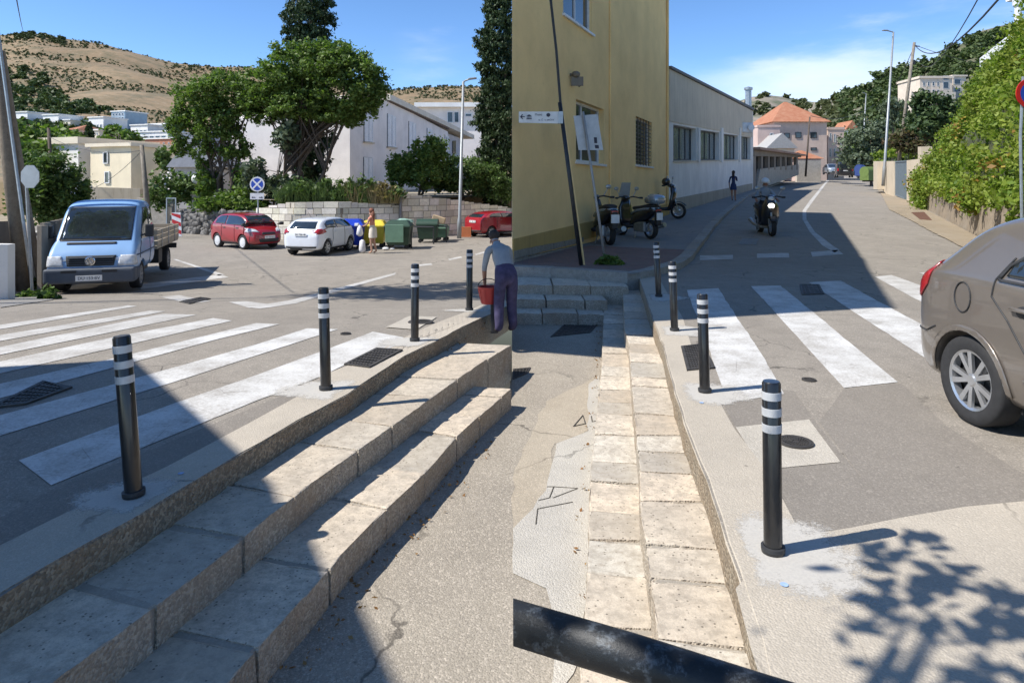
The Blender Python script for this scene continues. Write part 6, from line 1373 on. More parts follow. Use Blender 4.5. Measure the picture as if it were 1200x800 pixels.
# ---- utility pole pair at the left edge
woodp = stone_mat('old_wood_pole', (.33, .27, .2), (.24, .2, .15), .4, attr=False, scale=.6)
def pole(name, label, bot, top, r0, r1, mat, cat='pole', seg=14, extra=None):
    bot, top = Vector(bot), Vector(top); r = thing(name, bot, 0, label, cat); bm = bmesh.new(); tube(bm, [(0, 0, -.1), (top-bot)*.5, top-bot], [r0, (r0+r1)/2, r1], seg); finish('shaft', bm, mat, r, smooth=True); return r
g1 = G(30, 341); Yp = g1.y
pl = pole('utility_pole', 'old leaning concrete and timber utility pole cropped by the left edge', g1, P(-14, 10, Yp), .17, .11, woodp, 'utility pole')
bm = bmesh.new(); q0 = P(38, 338, Yp-.2)-g1; q1 = P(-6, 10, Yp-.2)-g1; tube(bm, [q0, q1], .035, 6); finish('conduit', bm, grey_m, pl)
bm = bmesh.new(); q0 = P(48, 335, Yp+.2)-g1; q1 = P(2, 60, Yp+.2)-g1; tube(bm, [q0, q1], .07, 10); finish('timber_prop', bm, woodp, pl)
pole('utility_pole', 'thin brown wooden pole between the left shrub and hillside houses', Vector(((64-CX)*46/F, 46, -.8)), P(57, 150, 46), .14, .1, bark, 'utility pole')
pole('utility_pole', 'brown wooden pole standing just behind the truck bed', Vector(((176-CX)*36/F, 36, -.8)), P(166, 170, 36), .16, .1, bark_l, 'utility pole')
# wires
def wire(label, a, b, sag=.4, r_=.014):
    bm = bmesh.new(); tube(bm, [a.lerp(b, t)-Vector((0, 0, sag*4*t*(1-t))) for t in [i/12 for i in range(13)]], r_, 5); return tag(finish('overhead_wire', bm, trim), label, 'wire')
wire('thin wire rising to the top left corner of the sky', P(27, 36, Yp+40), P(18, -8, 14), .1)
wire('thin wire from the wooden pole across the cream house', P(57, 160, 46), P(168, 176, 36), .5)
wire('thin wire sagging from the truck side pole towards the cream house', P(167, 176, 36), P(105, 222, 49), .3)
# street sign seen from behind + white cabinet + fence behind the poles
gs = Vector(((38-CX)*14.6/F, 14.6, gL(14.6))); r = thing('street_sign', gs, 0, 'back of a grey eight sided street sign beside the leaning pole', 'street sign')
bm = bmesh.new(); tube(bm, [(0, 0, 0), P(30, 196, 14.6)-gs], .03, 8); finish('pole', bm, grey_m, r)
bm = bmesh.new(); c = P(35, 207, 14.5)-gs; k = [Vector((math.cos(math.radians(22.5+45*i))*.26*.8, 0, math.sin(math.radians(22.5+45*i))*.26))+c for i in range(8)]; hull4(bm, k, Vector((.3, 1, 0)).normalized(), 0, .015); finish('sign_plate', bm, plain('sign_back', (.42, .44, .45), .45, .5), r)
cb_ = plain('cabinet_paint', (.56, .55, .51), .6); gs = G(52, 333); r = thing('utility_cabinet', gs, 0, 'narrow off-white utility cabinet between leaning pole and truck', 'cabinet')
bm = bmesh.new(); box(bm, -.24, .2, -.2, .2, -.05, 1.32, None, .012); finish('housing', bm, cb_, r); bm = bmesh.new(); box(bm, -.27, .23, -.23, .23, 1.32, 1.37, None, .01); finish('lid', bm, cb_, r); bm = bmesh.new(); box(bm, -.2, .16, -.215, -.2, .1, 1.25, None, .004); finish('door', bm, cb_, r)
# dark fence / gate post going back on the left
r = thing('yard_wall', G(10, 338), 0, 'weathered dark yard wall and white plinth at the extreme left edge', 'wall'); b0_ = Vector(r.location)
bm = bmesh.new(); a_ = P(-90, 330, 13.2)-b0_; b_ = P(14, 330, 17.5)-b0_; hull4(bm, [Vector((a_.x, a_.y, -.2)), Vector((b_.x, b_.y, -.2)), Vector((b_.x, b_.y, 1.6)), Vector((a_.x, a_.y, 1.75))], Vector((.2, 1, 0)).normalized(), 0, .25); finish('wall', bm, wall_mat('dark_wall', (.2, .185, .165), (.06, .055, .05), .7), r)
bm = bmesh.new(); a_ = P(-60, 345, 13.0)-b0_; b_ = P(9, 345, 13.4)-b0_; hull4(bm, [Vector((a_.x, a_.y, -.2)), Vector((b_.x, b_.y, -.2)), Vector((b_.x, b_.y, 1.35)), Vector((a_.x, a_.y, 1.4))], Vector((0, 1, 0)), 0, .2); finish('plinth', bm, hw[0], r)
bm = bmesh.new(); 
for i in range(16):
    p = P(46, 300, 15.4)-b0_; x, y = p.x-i*.11, p.y+i*.25; box(bm, x-.05, x+.05, y, y+.22, 0, 1.6+.05*(i % 2))
finish('plank', bm, wall_mat('fence_wood', (.26, .23, .19), (.1, .09, .08), .5), r) 
mark([(0, 349), (30, 346), (72, 346), (60, 352), (20, 358), (0, 361)], slab, .012, name='kerb_corner', wob=.01)
for i, (px, py) in enumerate(((44, 338), (56, 340), (62, 350), (40, 348))):
    g = G(px, py); o = leaves('grass_tuft', [(g.x, g.y, g.z+.08, .22, .2, .13)], 160, .07, lf_shrub, sub=8); tag(o, ['grass tuft at the foot of the cabinet', 'grass tuft by the truck wheel', 'dry weed tuft on the kerb in front of the truck', 'weed tuft on the kerb below the leaning pole'][i], 'weeds')
# ---- no stopping sign
g = Vector(((303-CX)*30.5/F, 30.5, gL(30.5))); r = thing('traffic_sign', g, 0, 'round blue no stopping sign with white cross and plate below, by the stone wall', 'traffic sign'); c = P(302, 216, 30.5)-g
bm = bmesh.new(); tube(bm, [(0, 0, 0), (c.x, 0, c.z+.35)], .035, 8); finish('pole', bm, grey_m, r)
blue_s = plain('sign_blue', (.02, .07, .42), .4); bm = bmesh.new(); MR = Matrix.Translation((c.x, -.06, c.z)) @ Matrix.Rotation(math.pi/2, 4, 'X'); lathe(bm, [(.0001, -.01), (.33, -.01), (.33, .01), (.0001, .01)], 32, 'Z', MR, close=False); disc = finish('sign_disc', bm, white_p, r)
bm = bmesh.new(); lathe(bm, [(.0001, .013), (.27, .013)], 32, 'Z', MR, close=False); finish('blue_field', bm, blue_s, disc)
bm = bmesh.new()
for a in (45, -45): box(bm, -.265, .265, -.035, .035, .014, .017+.001*(a > 0), MR @ Matrix.Rotation(math.radians(a), 4, 'Z'))
finish('cross', bm, white_p, disc)
c2p = P(302, 230, 30.5)-g; bm = bmesh.new(); box(bm, -.31, .31, -.075, -.06, -.14, .14, Matrix.Translation((c2p.x, 0, c2p.z))); pp = finish('plate', bm, white_p, r)
bm = bmesh.new(); MA = Matrix.Translation((c2p.x, -.079, c2p.z-.05))
for s in (-1, 1): hull4(bm, [MA @ Vector((s*.08, 0, -.015)), MA @ Vector((s*.2, 0, -.015)), MA @ Vector((s*.2, 0, .015)), MA @ Vector((s*.08, 0, .015))], Vector((0, -1, 0)), 0, .003); hull4(bm, [MA @ Vector((s*.19, 0, -.04)), MA @ Vector((s*.26, 0, 0)), MA @ Vector((s*.19, 0, .04))], Vector((0, -1, 0)), 0, .0035)
finish('arrows', bm, ink, pp)
# ---- red and white chevron marker
g = G(208, 274); g = Vector(((208-CX)*33/F, 33, gL(33))); r = thing('marker_post', g, 0, 'leaning red and white striped warning board beyond the truck bed', 'warning board'); r.rotation_euler = (0, math.radians(-3), 0)
bm = bmesh.new(); box(bm, -.22, .22, -.02, .02, .1, 1.25); bo = finish('board', bm, white_p, r); bm = bmesh.new(); tube(bm, [(0, .04, 0), (0, .04, 1.2)], .03, 6); finish('stake', bm, grey_m, r)
bm = bmesh.new()
for k in range(3):
    z = .18+k*.38; hull4(bm, [Vector((-.21, -.022, z+.2)), Vector((.21, -.022, z)), Vector((.21, -.022, z+.19)), Vector((-.21, -.022, z+.39 if z+.39 < 1.24 else 1.24))], Vector((0, -1, 0)), 0, .003)
finish('red_stripes', bm, plain('sign_red', (.5, .02, .02), .4), bo)
# globe lamp on gate pillar, wire gate
g = P(231, 240, 38.5); r = thing('garden_lamp', g, 0, 'white globe lamp on a stone pillar behind the flowering shrub', 'lamp'); bm = bmesh.new(); box(bm, -.2, .2, -.2, .2, -2, .7); finish('pillar', bm, stn2, r); bm = bmesh.new(); sph(bm, Vector((0, 0, 1.45)), .3, 16); finish('globe', bm, white_p, r, smooth=True); bm = bmesh.new(); tube(bm, [(0, 0, .7), (0, 0, 1.2)], .05, 6); finish('stem', bm, trim, r)
g = Vector(((201-CX)*34/F, 34, -.78)); r = thing('wire_gate', g, 0, 'small grey wire mesh gate beside the striped warning board', 'gate'); bm = bmesh.new(); k = [Vector((-.25, 0, .1)), Vector((.25, 0, .1)), Vector((.25, 0, 1.95)), Vector((-.25, 0, 1.95))]
frame_of(bm, k, .05, Vector((0, -1, 0)), 0, .05); finish('gate_frame', bm, grey_m, r); bm = bmesh.new()
for i in range(1, 8): tube(bm, [(-.25+i*.0625, 0, .1), (-.25+i*.0625, 0, 1.95)], .006, 4)
finish('bars', bm, grey_m, r)
# ---- street lamp left
def street_lamp(label, base, top, arm, r0, r1, head=.5):
    base, top = Vector(base), Vector(top); r = thing('street_lamp', base, 0, label, 'street lamp'); t = top-base
    bm = bmesh.new(); tube(bm, [(0, 0, 0), t*.12, t*.13, t], [r0, r0, r0*.75, r1], 12); finish('pole', bm, plain('lamp_pole', (.30, .315, .32), .5, .4), r, smooth=True)
    bm = bmesh.new(); e = t+Vector((arm, -.05, .12)); tube(bm, [t, t+Vector((arm*.4, 0, .06)), e], r1*.7, 8); finish('arm', bm, MATS['lamp_pole'], r)
    bm = bmesh.new(); box(bm, -.06, head, -.12, .12, -.03, .05, Matrix.Translation(e) @ Matrix.Rotation(-.12 if arm > 0 else math.pi+.12, 4, 'Y' if arm > 0 else 'Z'), .02); finish('lamp_head', bm, MATS['lamp_pole'], r); return r
street_lamp('tall grey street lamp in front of the stone wall on the left', Vector(((538-CX)*33/F, 33, gL(33))), P(543, 96, 33), .3, .11, .06, .35)
g = G(541, 277); bm = bmesh.new(); box(bm, -.3, .3, -.1, .1, 0, .5); tag(finish('road_barrier', bm, plain('faded_orange', (.5, .16, .06), .6)), 'faded orange plastic barrier at the foot of the left street lamp', 'barrier').location = (g.x+.2, g.y-.4, g.z)
g = G(1025, 212, 0, 'R'); gy = 66.
street_lamp('tall thin street lamp on the right of the road beside the garden wall', P(1035, 218, 56), P(1047, 38, 56), -.55, .14, .07, .4)
street_lamp('distant grey lamp post in the pine wood up the street', P(1012, 160, 130), P(1015, 110, 130), -.4, .16, .09, .4)
up = pole('utility_pole', 'leaning wooden utility pole carrying the wires on the right', P(1053, 190, 62), P(1071.5, 50, 62), .16, .12, bark_l, 'utility pole')
bm = bmesh.new(); t = P(1071, 55, 62)-P(1053, 190, 62); box(bm, -.05, .5, -.05, .05, 0, .08, Matrix.Translation(t)); box(bm, -.08, .08, -.08, .08, -1.6, -1.2, Matrix.Translation(t)); finish('crossarm', bm, trim, up)
top = P(1072, 53, 62)
wire('thick wire climbing from the right pole to the top right', top, P(1175, -6, 20), 1.2, .035); wire('wire sagging from the right pole down behind the lamp post', top, P(1040, 112, 110), .6, .03); wire('wire crossing from the right pole over the creeper', top, P(1250, 76, 70), 1.0, .025); wire('wire crossing the sky steeply above the villa', P(1080, 76, 62), P(1150, -8, 20), .9, .02); wire('wire from the street corner pole to the pine wood', P(950, 136, 100), P(1025, 123, 120), 1.2, .04)
pole('utility_pole', 'dark thin pole in front of the stone house', P(944, 206, 92), P(949, 137, 92), .14, .1, bark, 'utility pole')
# ---- direction sign on a leaning pole
gp = side_pt(681, 311); r = thing('direction_sign', gp, 0, 'white museum direction sign with a left arrow on a dark leaning pole', 'direction sign')
tp = P(656, 120, gp.y+.0)-gp; bm = bmesh.new(); tube(bm, [(0, 0, 0), tp], .042, 12); finish('pole', bm, dark_m, r, smooth=True)
bm = bmesh.new(); tube(bm, [(.07, .05, 0), tp+Vector((.08, .05, -.3))], .02, 6); finish('conduit', bm, yel, r)
W0 = P(608, 131, gp.y-.06)-gp; W1 = P(655, 131, gp.y-.06)-gp; W2 = P(655, 145, gp.y-.06)-gp; W3 = P(608, 144, gp.y-.06)-gp
bm = bmesh.new(); hull4(bm, [W3, W2, W1, W0], Vector((0, -1, 0)), 0, .02); sg = finish('sign_panel', bm, plain('sign_white', (.66, .67, .65), .5), r)
bm = bmesh.new(); hull4(bm, [W2+Vector((-.02, 0, 0)), W2+Vector((.08, 0, 0)), W1+Vector((.08, 0, 0)), W1+Vector((-.02, 0, 0))], Vector((0, -1, 0)), -.08, .045); finish('clamp', bm, grey_m, r)
RX = Matrix.Rotation(math.pi/2, 4, 'X'); yy = W0.y-.022; sc = gp.y/F
def at_px(px, py): q = P(px, py, gp.y-.06)-gp; return Matrix.Translation((q.x, yy, q.z)) @ RX
text_mesh('sign_text', 'Muzej', 3.6*sc, ink, sg, at_px(631, 134.6)); text_mesh('sign_text', 'u. č. u pećini', 3.4*sc, ink, sg, at_px(640, 140.6))
bm = bmesh.new(); q0, q1 = at_px(610, 137).translation, at_px(615, 137).translation; tube(bm, [q0, q1], .012, 4); tube(bm, [q0+Vector((.045, 0, .045)), q0, q0+Vector((.045, 0, -.045))], .012, 4); finish('arrow', bm, ink, sg)
bm = bmesh.new(); c = at_px(620, 137.5).translation; box(bm, -.055, .055, -.002, .002, -.045, -.03, Matrix.Translation(c)); hull4(bm, [c+Vector((-.055, 0, .02)), c+Vector((.055, 0, .02)), c+Vector((0, 0, .055))], Vector((0, -1, 0)), -.002, .003)
for k in range(4): box(bm, -.045+k*.026, -.033+k*.026, -.002, .002, -.03, .02, Matrix.Translation(c))
finish('museum_symbol', bm, ink, sg); bm = bmesh.new(); c = at_px(642.5, 135).translation; lathe(bm, [(.04, -.002), (.04, .003), (.0001, .003)], 16, 'Z', Matrix.Translation(c) @ RX, close=False); finish('round_symbol', bm, ink, sg)
# cable from the pole top to the upper storey
bm = bmesh.new(); tube(bm, [P(657, 124, gp.y), P(652, 60, gp.y), P(642, -30, gp.y)], .028, 8); tag(finish('cable', bm, trim), 'thick black cable rising from the direction sign pole up the yellow wall', 'cable')
# ---- back of a panel on a galvanised pole
gp2 = side_pt(709, 305); r = thing('sign_back', gp2, 0, 'grey back of a large sign panel with two stickers on a bent pole', 'sign'); tp = P(683, 131, gp2.y)-gp2
bm = bmesh.new(); tube(bm, [(0, 0, 0), tp*.35+Vector((.0, 0, 0)), tp], .03, 10); finish('pole', bm, plain('old_galvanised', (.36, .35, .33), .6, .3), r, smooth=True)
cs_ = [P(x, y, gp2.y+.06)-gp2 for x, y in ((678, 176), (707, 176), (700, 134), (672, 136))]; bm = bmesh.new(); hull4(bm, cs_, Vector((0, 1, 0)), 0, .02); pn = finish('panel', bm, plain('panel_grey', (.44, .46, .47), .5, .2), r)
bm = bmesh.new()
for x0, x1, y0, y1 in ((696.5, 700, 161, 168), (697.5, 702, 170, 174)): hull4(bm, [P(x0, y1, gp2.y+.055)-gp2, P(x1, y1, gp2.y+.055)-gp2, P(x1-.6, y0, gp2.y+.055)-gp2, P(x0-.6, y0, gp2.y+.055)-gp2], Vector((0, -1, 0)), 0, .003)
finish('sticker', bm, ink, pn)
g = side_pt(716, 310); o = leaves('weed_clump', [(g.x, g.y, g.z+.06, .24, .12, .1), (g.x-.1, g.y, g.z+.06, .15, .1, .08)], 420, .06, lf_tree, sub=10); tag(o, 'weed clump at the foot of the grey sign pole', 'weeds')
# no parking sign half in view on the right
g = Vector(((1199-CX)*12/F, 12, 0)); r = thing('traffic_sign', g, 0, 'round blue sign with red ring on a grey pole at the right edge', 'traffic sign'); c = P(1206, 110, 12)-g
bm = bmesh.new(); tube(bm, [(0, 0, 0), P(1196, 160, 12)-g, (c.x-.1, 0, c.z+.3)], .028, 8); finish('pole', bm, grey_m, r)
MR = Matrix.Translation((c.x, -.05, c.z)) @ Matrix.Rotation(math.pi/2, 4, 'X'); bm = bmesh.new(); lathe(bm, [(.0001, -.01), (.27, -.01), (.27, .01), (.0001, .01)], 32, 'Z', MR, close=False); d = finish('sign_disc', bm, MATS['sign_red'], r); bm = bmesh.new(); lathe(bm, [(.0001, .013), (.20, .013)], 32, 'Z', MR, close=False); finish('blue_field', bm, blue_s, d)
# ---- wheelie bins
def bin_(name, label, px0, px1, pyt, pyb, mat, lidmat, Y=None, cat='waste bin', roundtop=False, yaw=0.):
    g = G((px0+px1)/2, pyb); Y = g.y; wd = (px1-px0)*Y/F; ht = (pyb-pyt)*Y/F; r = thing(name, g, yaw, label, cat); h = wd/2; dp = .5*wd if wd > 1 else .42
    bm = bmesh.new(); t = [bm.verts.new(p) for p in ((-h*.96, -dp, ht*.78), (h*.96, -dp, ht*.78), (h*.96, dp, ht*.78), (-h*.96, dp, ht*.78))]; b = [bm.verts.new(p) for p in ((-h*.8, -dp*.75, .16), (h*.8, -dp*.75, .16), (h*.8, dp*.75, .16), (-h*.8, dp*.75, .16))]
    bm.faces.new(t); bm.faces.new(b[::-1])
    for i in range(4): bm.faces.new((t[i], b[i], b[(i+1) % 4], t[(i+1) % 4]))
    bmesh.ops.bevel(bm, geom=bm.edges[:], offset=.03, segments=2, affect='EDGES'); bo = finish('body', bm, mat, r)
    bm = bmesh.new(); box(bm, -h, h, -dp*1.05, dp*1.05, ht*.76, ht*.82, None, .015); finish('rim', bm, mat, r)
    bm = bmesh.new()
    if roundtop:
        n = 12; rows = []
        for i in range(n+1):
            a = math.pi*i/n; rows.append([bm.verts.new((s*h*.98, -math.cos(a)*dp*1.02, ht*.80+math.sin(a)*ht*.22)) for s in (-1, 1)])
        for a, b2 in zip(rows, rows[1:]): bm.faces.new((a[0], a[1], b2[1], b2[0]))
        bm.faces.new([x[0] for x in rows]); bm.faces.new([x[1] for x in rows][::-1])
    else:
        t = [bm.verts.new(p) for p in ((-h*.7, -dp*.5, ht), (h*.7, -dp*.5, ht), (h*.7, dp*.8, ht), (-h*.7, dp*.8, ht))]; b = [bm.verts.new(p) for p in ((-h, -dp*1.08, ht*.81), (h, -dp*1.08, ht*.81), (h, dp*1.05, ht*.81), (-h, dp*1.05, ht*.81))]; bm.faces.new(t); bm.faces.new(b[::-1])
        for i in range(4): bm.faces.new((t[i], b[i], b[(i+1) % 4], t[(i+1) % 4]))
        bmesh.ops.bevel(bm, geom=bm.edges[:], offset=.03, segments=2, affect='EDGES')
    finish('lid', bm, lidmat, r)
    for sx in (-1, 1):
        for sy in (-1, 1): bm = bmesh.new(); lathe(bm, [(.09, -.03), (.09, .03)], 14, 'Y', Matrix.Translation((sx*h*.66, sy*dp*.6, .09))); finish('castor', bm, tyre_m, r)
    return r
pb = plain('blue_plastic', (.012, .045, .42), .42); py_ = plain('yellow_plastic', (.72, .56, .05), .45); pg = plain('dark_green_plastic', (.03, .065, .04), .5); pg2 = plain('faded_green_plastic', (.14, .25, .17), .6); plg = plain('lime_plastic', (.13, .19, .05), .6)
bb = bin_('blue_bin', 'big blue wheeled waste container right of the white car', 388, 428, 257, 291, pb, pb, yaw=.12)
M_ = Matrix.Translation((.2, -.62, .72)) @ Matrix.Rotation(math.pi/2, 4, 'X') @ Matrix.Rotation(math.radians(80), 4, 'Z')
yb_ = bin_('yellow_bin', 'yellow wheeled waste container behind the woman', 424, 453, 258, 289, py_, py_, yaw=.05)
gb = bin_('green_bin', 'dark green wheeled container with a slatted lid right of the yellow one', 452, 483, 258, 291, pg, pg, yaw=.0)
bm = bmesh.new(); box(bm, -.42, .3, -.75, -.70, .3, 1.0, None, .01); finish('front_panel', bm, pg2, gb)
gb2 = bin_('green_bin', 'dark green container with a rounded drum lid at the right of the bins', 489, 514, 257, 284, pg, pg, roundtop=True)
bin_('green_bin', 'small faded green container beside the rounded one', 511, 525, 263, 282, pg2, pg, yaw=-.1)
for i, (px, pyt, pyb) in enumerate(((482, 266, 291), (508, 266, 286), (523, 265, 284))):
    g = G(px, pyb); bm = bmesh.new(); h_ = (pyb-pyt)*g.y/F; tube(bm, [(0, 0, 0), (0, 0, h_), (-.9, .2, h_)], .035, 6); o = finish('bin_guard_rail', bm, trim); o.location = g; tag(o, ['dark bent guard rail right of the dark green bin', 'dark bent guard rail in front of the rounded bin', 'dark bent guard rail at the right end of the bins'][i], 'guard rail')
g = P(422, 271, G(420, 290).y+.1)
g = P(481, 258, G(470, 290).y); bm = bmesh.new(); sph(bm, Vector((0, 0, 0)), .3, 9, (1.2, .8, .5)); [setattr(v, 'co', v.co*(1+.3*noise.noise(v.co*6))) for v in bm.verts]; o = finish('rubbish_bag', bm, plain('pale_green_bag', (.28, .42, .34), .5)); o.location = P(474, 260, G(470, 290).y); tag(o, 'pale green bag bulging from the dark green bin lid', 'rubbish bag')
bm = bmesh.new(); box(bm, -.3, .3, -.2, .2, -.1, .18, Matrix.Rotation(.3, 4, 'Y'), .02); o = finish('cardboard_box', bm, plain('cardboard', (.45, .33, .2), .8)); o.location = P(514, 258, G(513, 282).y+.2); tag(o, 'crushed cardboard box on top of the rounded green bin', 'box')
bm = bmesh.new(); sph(bm, Vector((0, 0, .06)), .1, 8, (1.4, 1, .6)); sph(bm, Vector((.25, .1, .04)), .07, 8, (1.4, 1, .6)); o = finish('litter', bm, white_p); o.location = G(452, 293); tag(o, 'scrap of white litter on the road by the yellow bin', 'litter')
# bins far up the street
def farbin(name, label, px, py, Y, w_, h_, mat):
    p = P(px, py, Y); r = thing(name, p, .4, label, 'waste bin'); bm = bmesh.new(); box(bm, -w_/2, w_/2, -.5, .5, .12, h_*.8, None, .05, 2); finish('body', bm, mat, r)
    bm = bmesh.new(); lathe(bm, [(.52, -w_*.52), (.52, w_*.52)], 20, 'Y', Matrix.Translation((0, 0, h_*.72)) @ Matrix.Rotation(math.pi/2, 4, 'Z')); finish('lid', bm, mat, r); bm = bmesh.new(); box(bm, -w_*.4, w_*.4, -.3, .3, 0, .14); finish('castors', bm, tyre_m, r)
farbin('lime_bin', 'lime green rounded bin by the right kerb beyond the lamp', 1017, 213, 66, 1.0, 1.3, plg); farbin('blue_bin', 'dark blue bin beyond the lime green one', 1008, 207.5, 76, .6, 1.2, plain('dull_blue_plastic', (.03, .06, .2), .6))
# ================================================================== PEOPLE
skin_m = plain('skin', (.50, .29, .2), .6, var=.05); skin_d = plain('tanned_skin', (.36, .18, .11), .6, var=.05)
def person(label, loc, rz, J, bones, mats, scale=1., extra=(), name='person'):
    """J: joint -> (x, y, z, radius); bones: (a, b, material index); one continuous skinned body"""
    keys = list(J); idx = {k: i for i, k in enumerate(keys)}; me = bpy.data.meshes.new('body'); me.from_pydata([J[k][:3] for k in keys], [(idx[a], idx[b]) for a, b, _ in bones], [])
    o = bpy.data.objects.new('body', me); COL.objects.link(o); md = o.modifiers.new('s', 'SKIN'); lay = me.skin_vertices[0].data
    for k in keys: r_ = J[k][3]; r_ = r_ if isinstance(r_, tuple) else (r_, r_); lay[idx[k]].radius = r_
    lay[idx['pelvis']].use_root = True; md.use_smooth_shade = True; sb = o.modifiers.new('u', 'SUBSURF'); sb.levels = sb.render_levels = 2
    m2 = eval_mesh(o); bpy.data.objects.remove(o); bpy.data.meshes.remove(me)
    r = thing(name, loc, rz, label, 'person'); r.scale = (scale,)*3; b = link('body', m2, None, r)
    for m in mats: m2.materials.append(m)
    segs = [(Vector(J[a][:3]), Vector(J[b_][:3]), mi, max(J[a][3] if not isinstance(J[a][3], tuple) else J[a][3][0], .03)) for a, b_, mi in bones]
    for p in m2.polygons:
        c = p.center; best = None
        for a, b_, mi, rr_ in segs:
            d = b_-a; t = max(0, min(1, (c-a).dot(d)/d.length_squared)); dist = (c-(a+d*t)).length/rr_
            if best is None or dist < best[0]: best = (dist, mi)
        p.material_index = best[1]; p.use_smooth = True
    return r
def std(lean=0., arms=None, legs=None, head=(0, 0)):
    J = dict(pelvis=(0, 0, .95, (.15, .11)), waist=(lean*.15, 0, 1.08, (.135, .1)), chest=(lean*.35, 0, 1.30, (.165, .11)), neck0=(lean*.5, 0, 1.45, (.09, .07)), neck=(lean*.55, 0, 1.52, .052), head0=(lean*.6+.01, 0, 1.60, (.075, .08)), head=(lean*.65+.012, 0, 1.70, (.075, .09)))
    for s, n in ((1, 'l'), (-1, 'r')):
        J['sh'+n] = (lean*.48, s*.17, 1.42, .06); J['el'+n] = (lean*.45+.02, s*.25, 1.14, .042); J['wr'+n] = (lean*.45+.12, s*.25, .9, .028); J['hd'+n] = (lean*.45+.15, s*.24, .81, (.036, .022))
        J['hip'+n] = (0, s*.09, .88, .095); J['kn'+n] = (.02, s*.1, .49, .062); J['an'+n] = (-.01, s*.1, .09, .04); J['to'+n] = (.15, s*.12, .035, .035)
    return J
def std_bones(top=1, legs=2, shoe=3, sleeve=1, shin=2, thigh=2):
    B = [('pelvis', 'waist', legs), ('waist', 'chest', top), ('chest', 'neck0', top), ('neck0', 'neck', 0), ('neck', 'head0', 0), ('head0', 'head', 0)]
    for n in 'lr': B += [('neck0', 'sh'+n, top), ('sh'+n, 'el'+n, sleeve), ('el'+n, 'wr'+n, 0), ('wr'+n, 'hd'+n, 0), ('pelvis', 'hip'+n, legs), ('hip'+n, 'kn'+n, thigh), ('kn'+n, 'an'+n, shin), ('an'+n, 'to'+n, shoe)]
    return B
def fingers(r, J, mat):
    for n in 'lr':
        w0 = Vector(J['wr'+n][:3]); h0 = Vector(J['hd'+n][:3]); d = (h0-w0).normalized(); side = d.orthogonal().normalized(); bm = bmesh.new()
        for k in range(4): b = h0+side*(k-1.5)*.017; tube(bm, [b-d*.02, b+d*.03, b+d*(.055-.006*abs(k-1.3))+Vector((-.008, 0, 0))], [.009, .008, .006], 6)
        tube(bm, [h0-d*.03+side*.03, h0+side*.05-d*.0, h0+side*.052+d*.02], [.01, .009, .007], 6); finish('fingers', bm, mat, r, smooth=True)
def hair(r, c, rad, mat, long=0.):
    bm = bmesh.new(); sph(bm, Vector(c)+Vector((-.02, 0, .02)), rad, 14, (1.02, .92, 1.0)); 
    for v in bm.verts:
        if v.co.x > c[0]+.035 and v.co.z < c[2]+.05: v.co.x = c[0]+.02
    if long: tube(bm, [Vector(c)+Vector((-.07, 0, .0)), Vector(c)+Vector((-.1, 0, -.16)), Vector(c)+Vector((-.1, 0, -long))], [.08, .08, .04], 10)
    finish('hair', bm, mat, r, smooth=True)
def face(r, c, mat):
    bm = bmesh.new()
    for s in (-1, 1): sph(bm, Vector(c)+Vector((.083, s*.032, .005)), .011, 8)
    finish('eyes', bm, ink, r); bm = bmesh.new(); sph(bm, Vector(c)+Vector((.098, 0, -.02)), .016, 8, (1, .8, 1.5)); finish('nose', bm, mat, r); bm = bmesh.new(); sph(bm, Vector(c)+Vector((.084, 0, -.055)), .02, 8, (.4, 1.1, .35)); finish('mouth', bm, plain('lips', (.35, .12, .1), .5), r)
    bm = bmesh.new(); [sph(bm, Vector(c)+Vector((.0, s*.083, -.01)), .026, 8, (.7, .35, 1.2)) for s in (-1, 1)]; finish('ears', bm, mat, r)
# woman at the yellow bin
J = std(.12); J['elr'] = (.16, -.2, 1.18, .036); J['wrr'] = (.33, -.16, 1.2, .026); J['hdr'] = (.41, -.15, 1.2, (.03, .02)); J['ell'] = (.14, .2, 1.18, .036); J['wrl'] = (.30, .16, 1.12, .026); J['hdl'] = (.37, .15, 1.1, (.03, .02))
for k in ('chest',): J[k] = (J[k][0], 0, J[k][2], (.13, .1))
J['knl'] = (.04, .09, .49, .056); J['tol'] = (.13, .1, .03, .03); J['anr'] = (-.1, -.1, .09, .036); J['tor'] = (.05, -.12, .03, .03)
coral = plain('coral_top', (.62, .25, .17), .8); shorts = plain('cream_shorts', (.66, .6, .5), .8)
g = G(437, 297); wm = person('woman in coral top and cream shorts with long reddish hair at the yellow bin', g, math.radians(160), J, std_bones(1, 2, 0, 0, 0, 0), [skin_m, coral, shorts], .93)
b_ = [c for c in wm.children if c.name.startswith('body')][0]
for p in b_.data.polygons:
    z = p.center.z
    if .66 < z < 1.0 and p.material_index == 0 and abs(p.center.y) < .21 and p.center.x < .2: p.material_index = 2
bm = bmesh.new(); lathe(bm, [(.19, .64), (.185, .8), (.165, .98), (.15, 1.06)], 20, 'Z', Matrix.Diagonal((.85, 1, 1, 1)), close=False); finish('shorts', bm, shorts, wm, smooth=True)
hair(wm, J['head'][:3], .115, plain('reddish_hair', (.2, .075, .04), .7), .42); face(wm, J['head0'][:3], skin_m); fingers(wm, J, skin_m)
bm = bmesh.new(); tube(bm, [(0, 0, .12), (0, 0, .02), (0, 0, -.22), (0, 0, -.3)], [.02, .09, .13, .05], 10); o = finish('carrier_bag', bm, plain('white_bag', (.72, .72, .74), .5), smooth=True); o.location = G(437, 297)+Vector((-.47, -.1, .95)); tag(o, 'white carrier bag held by the woman at the bins', 'bag')
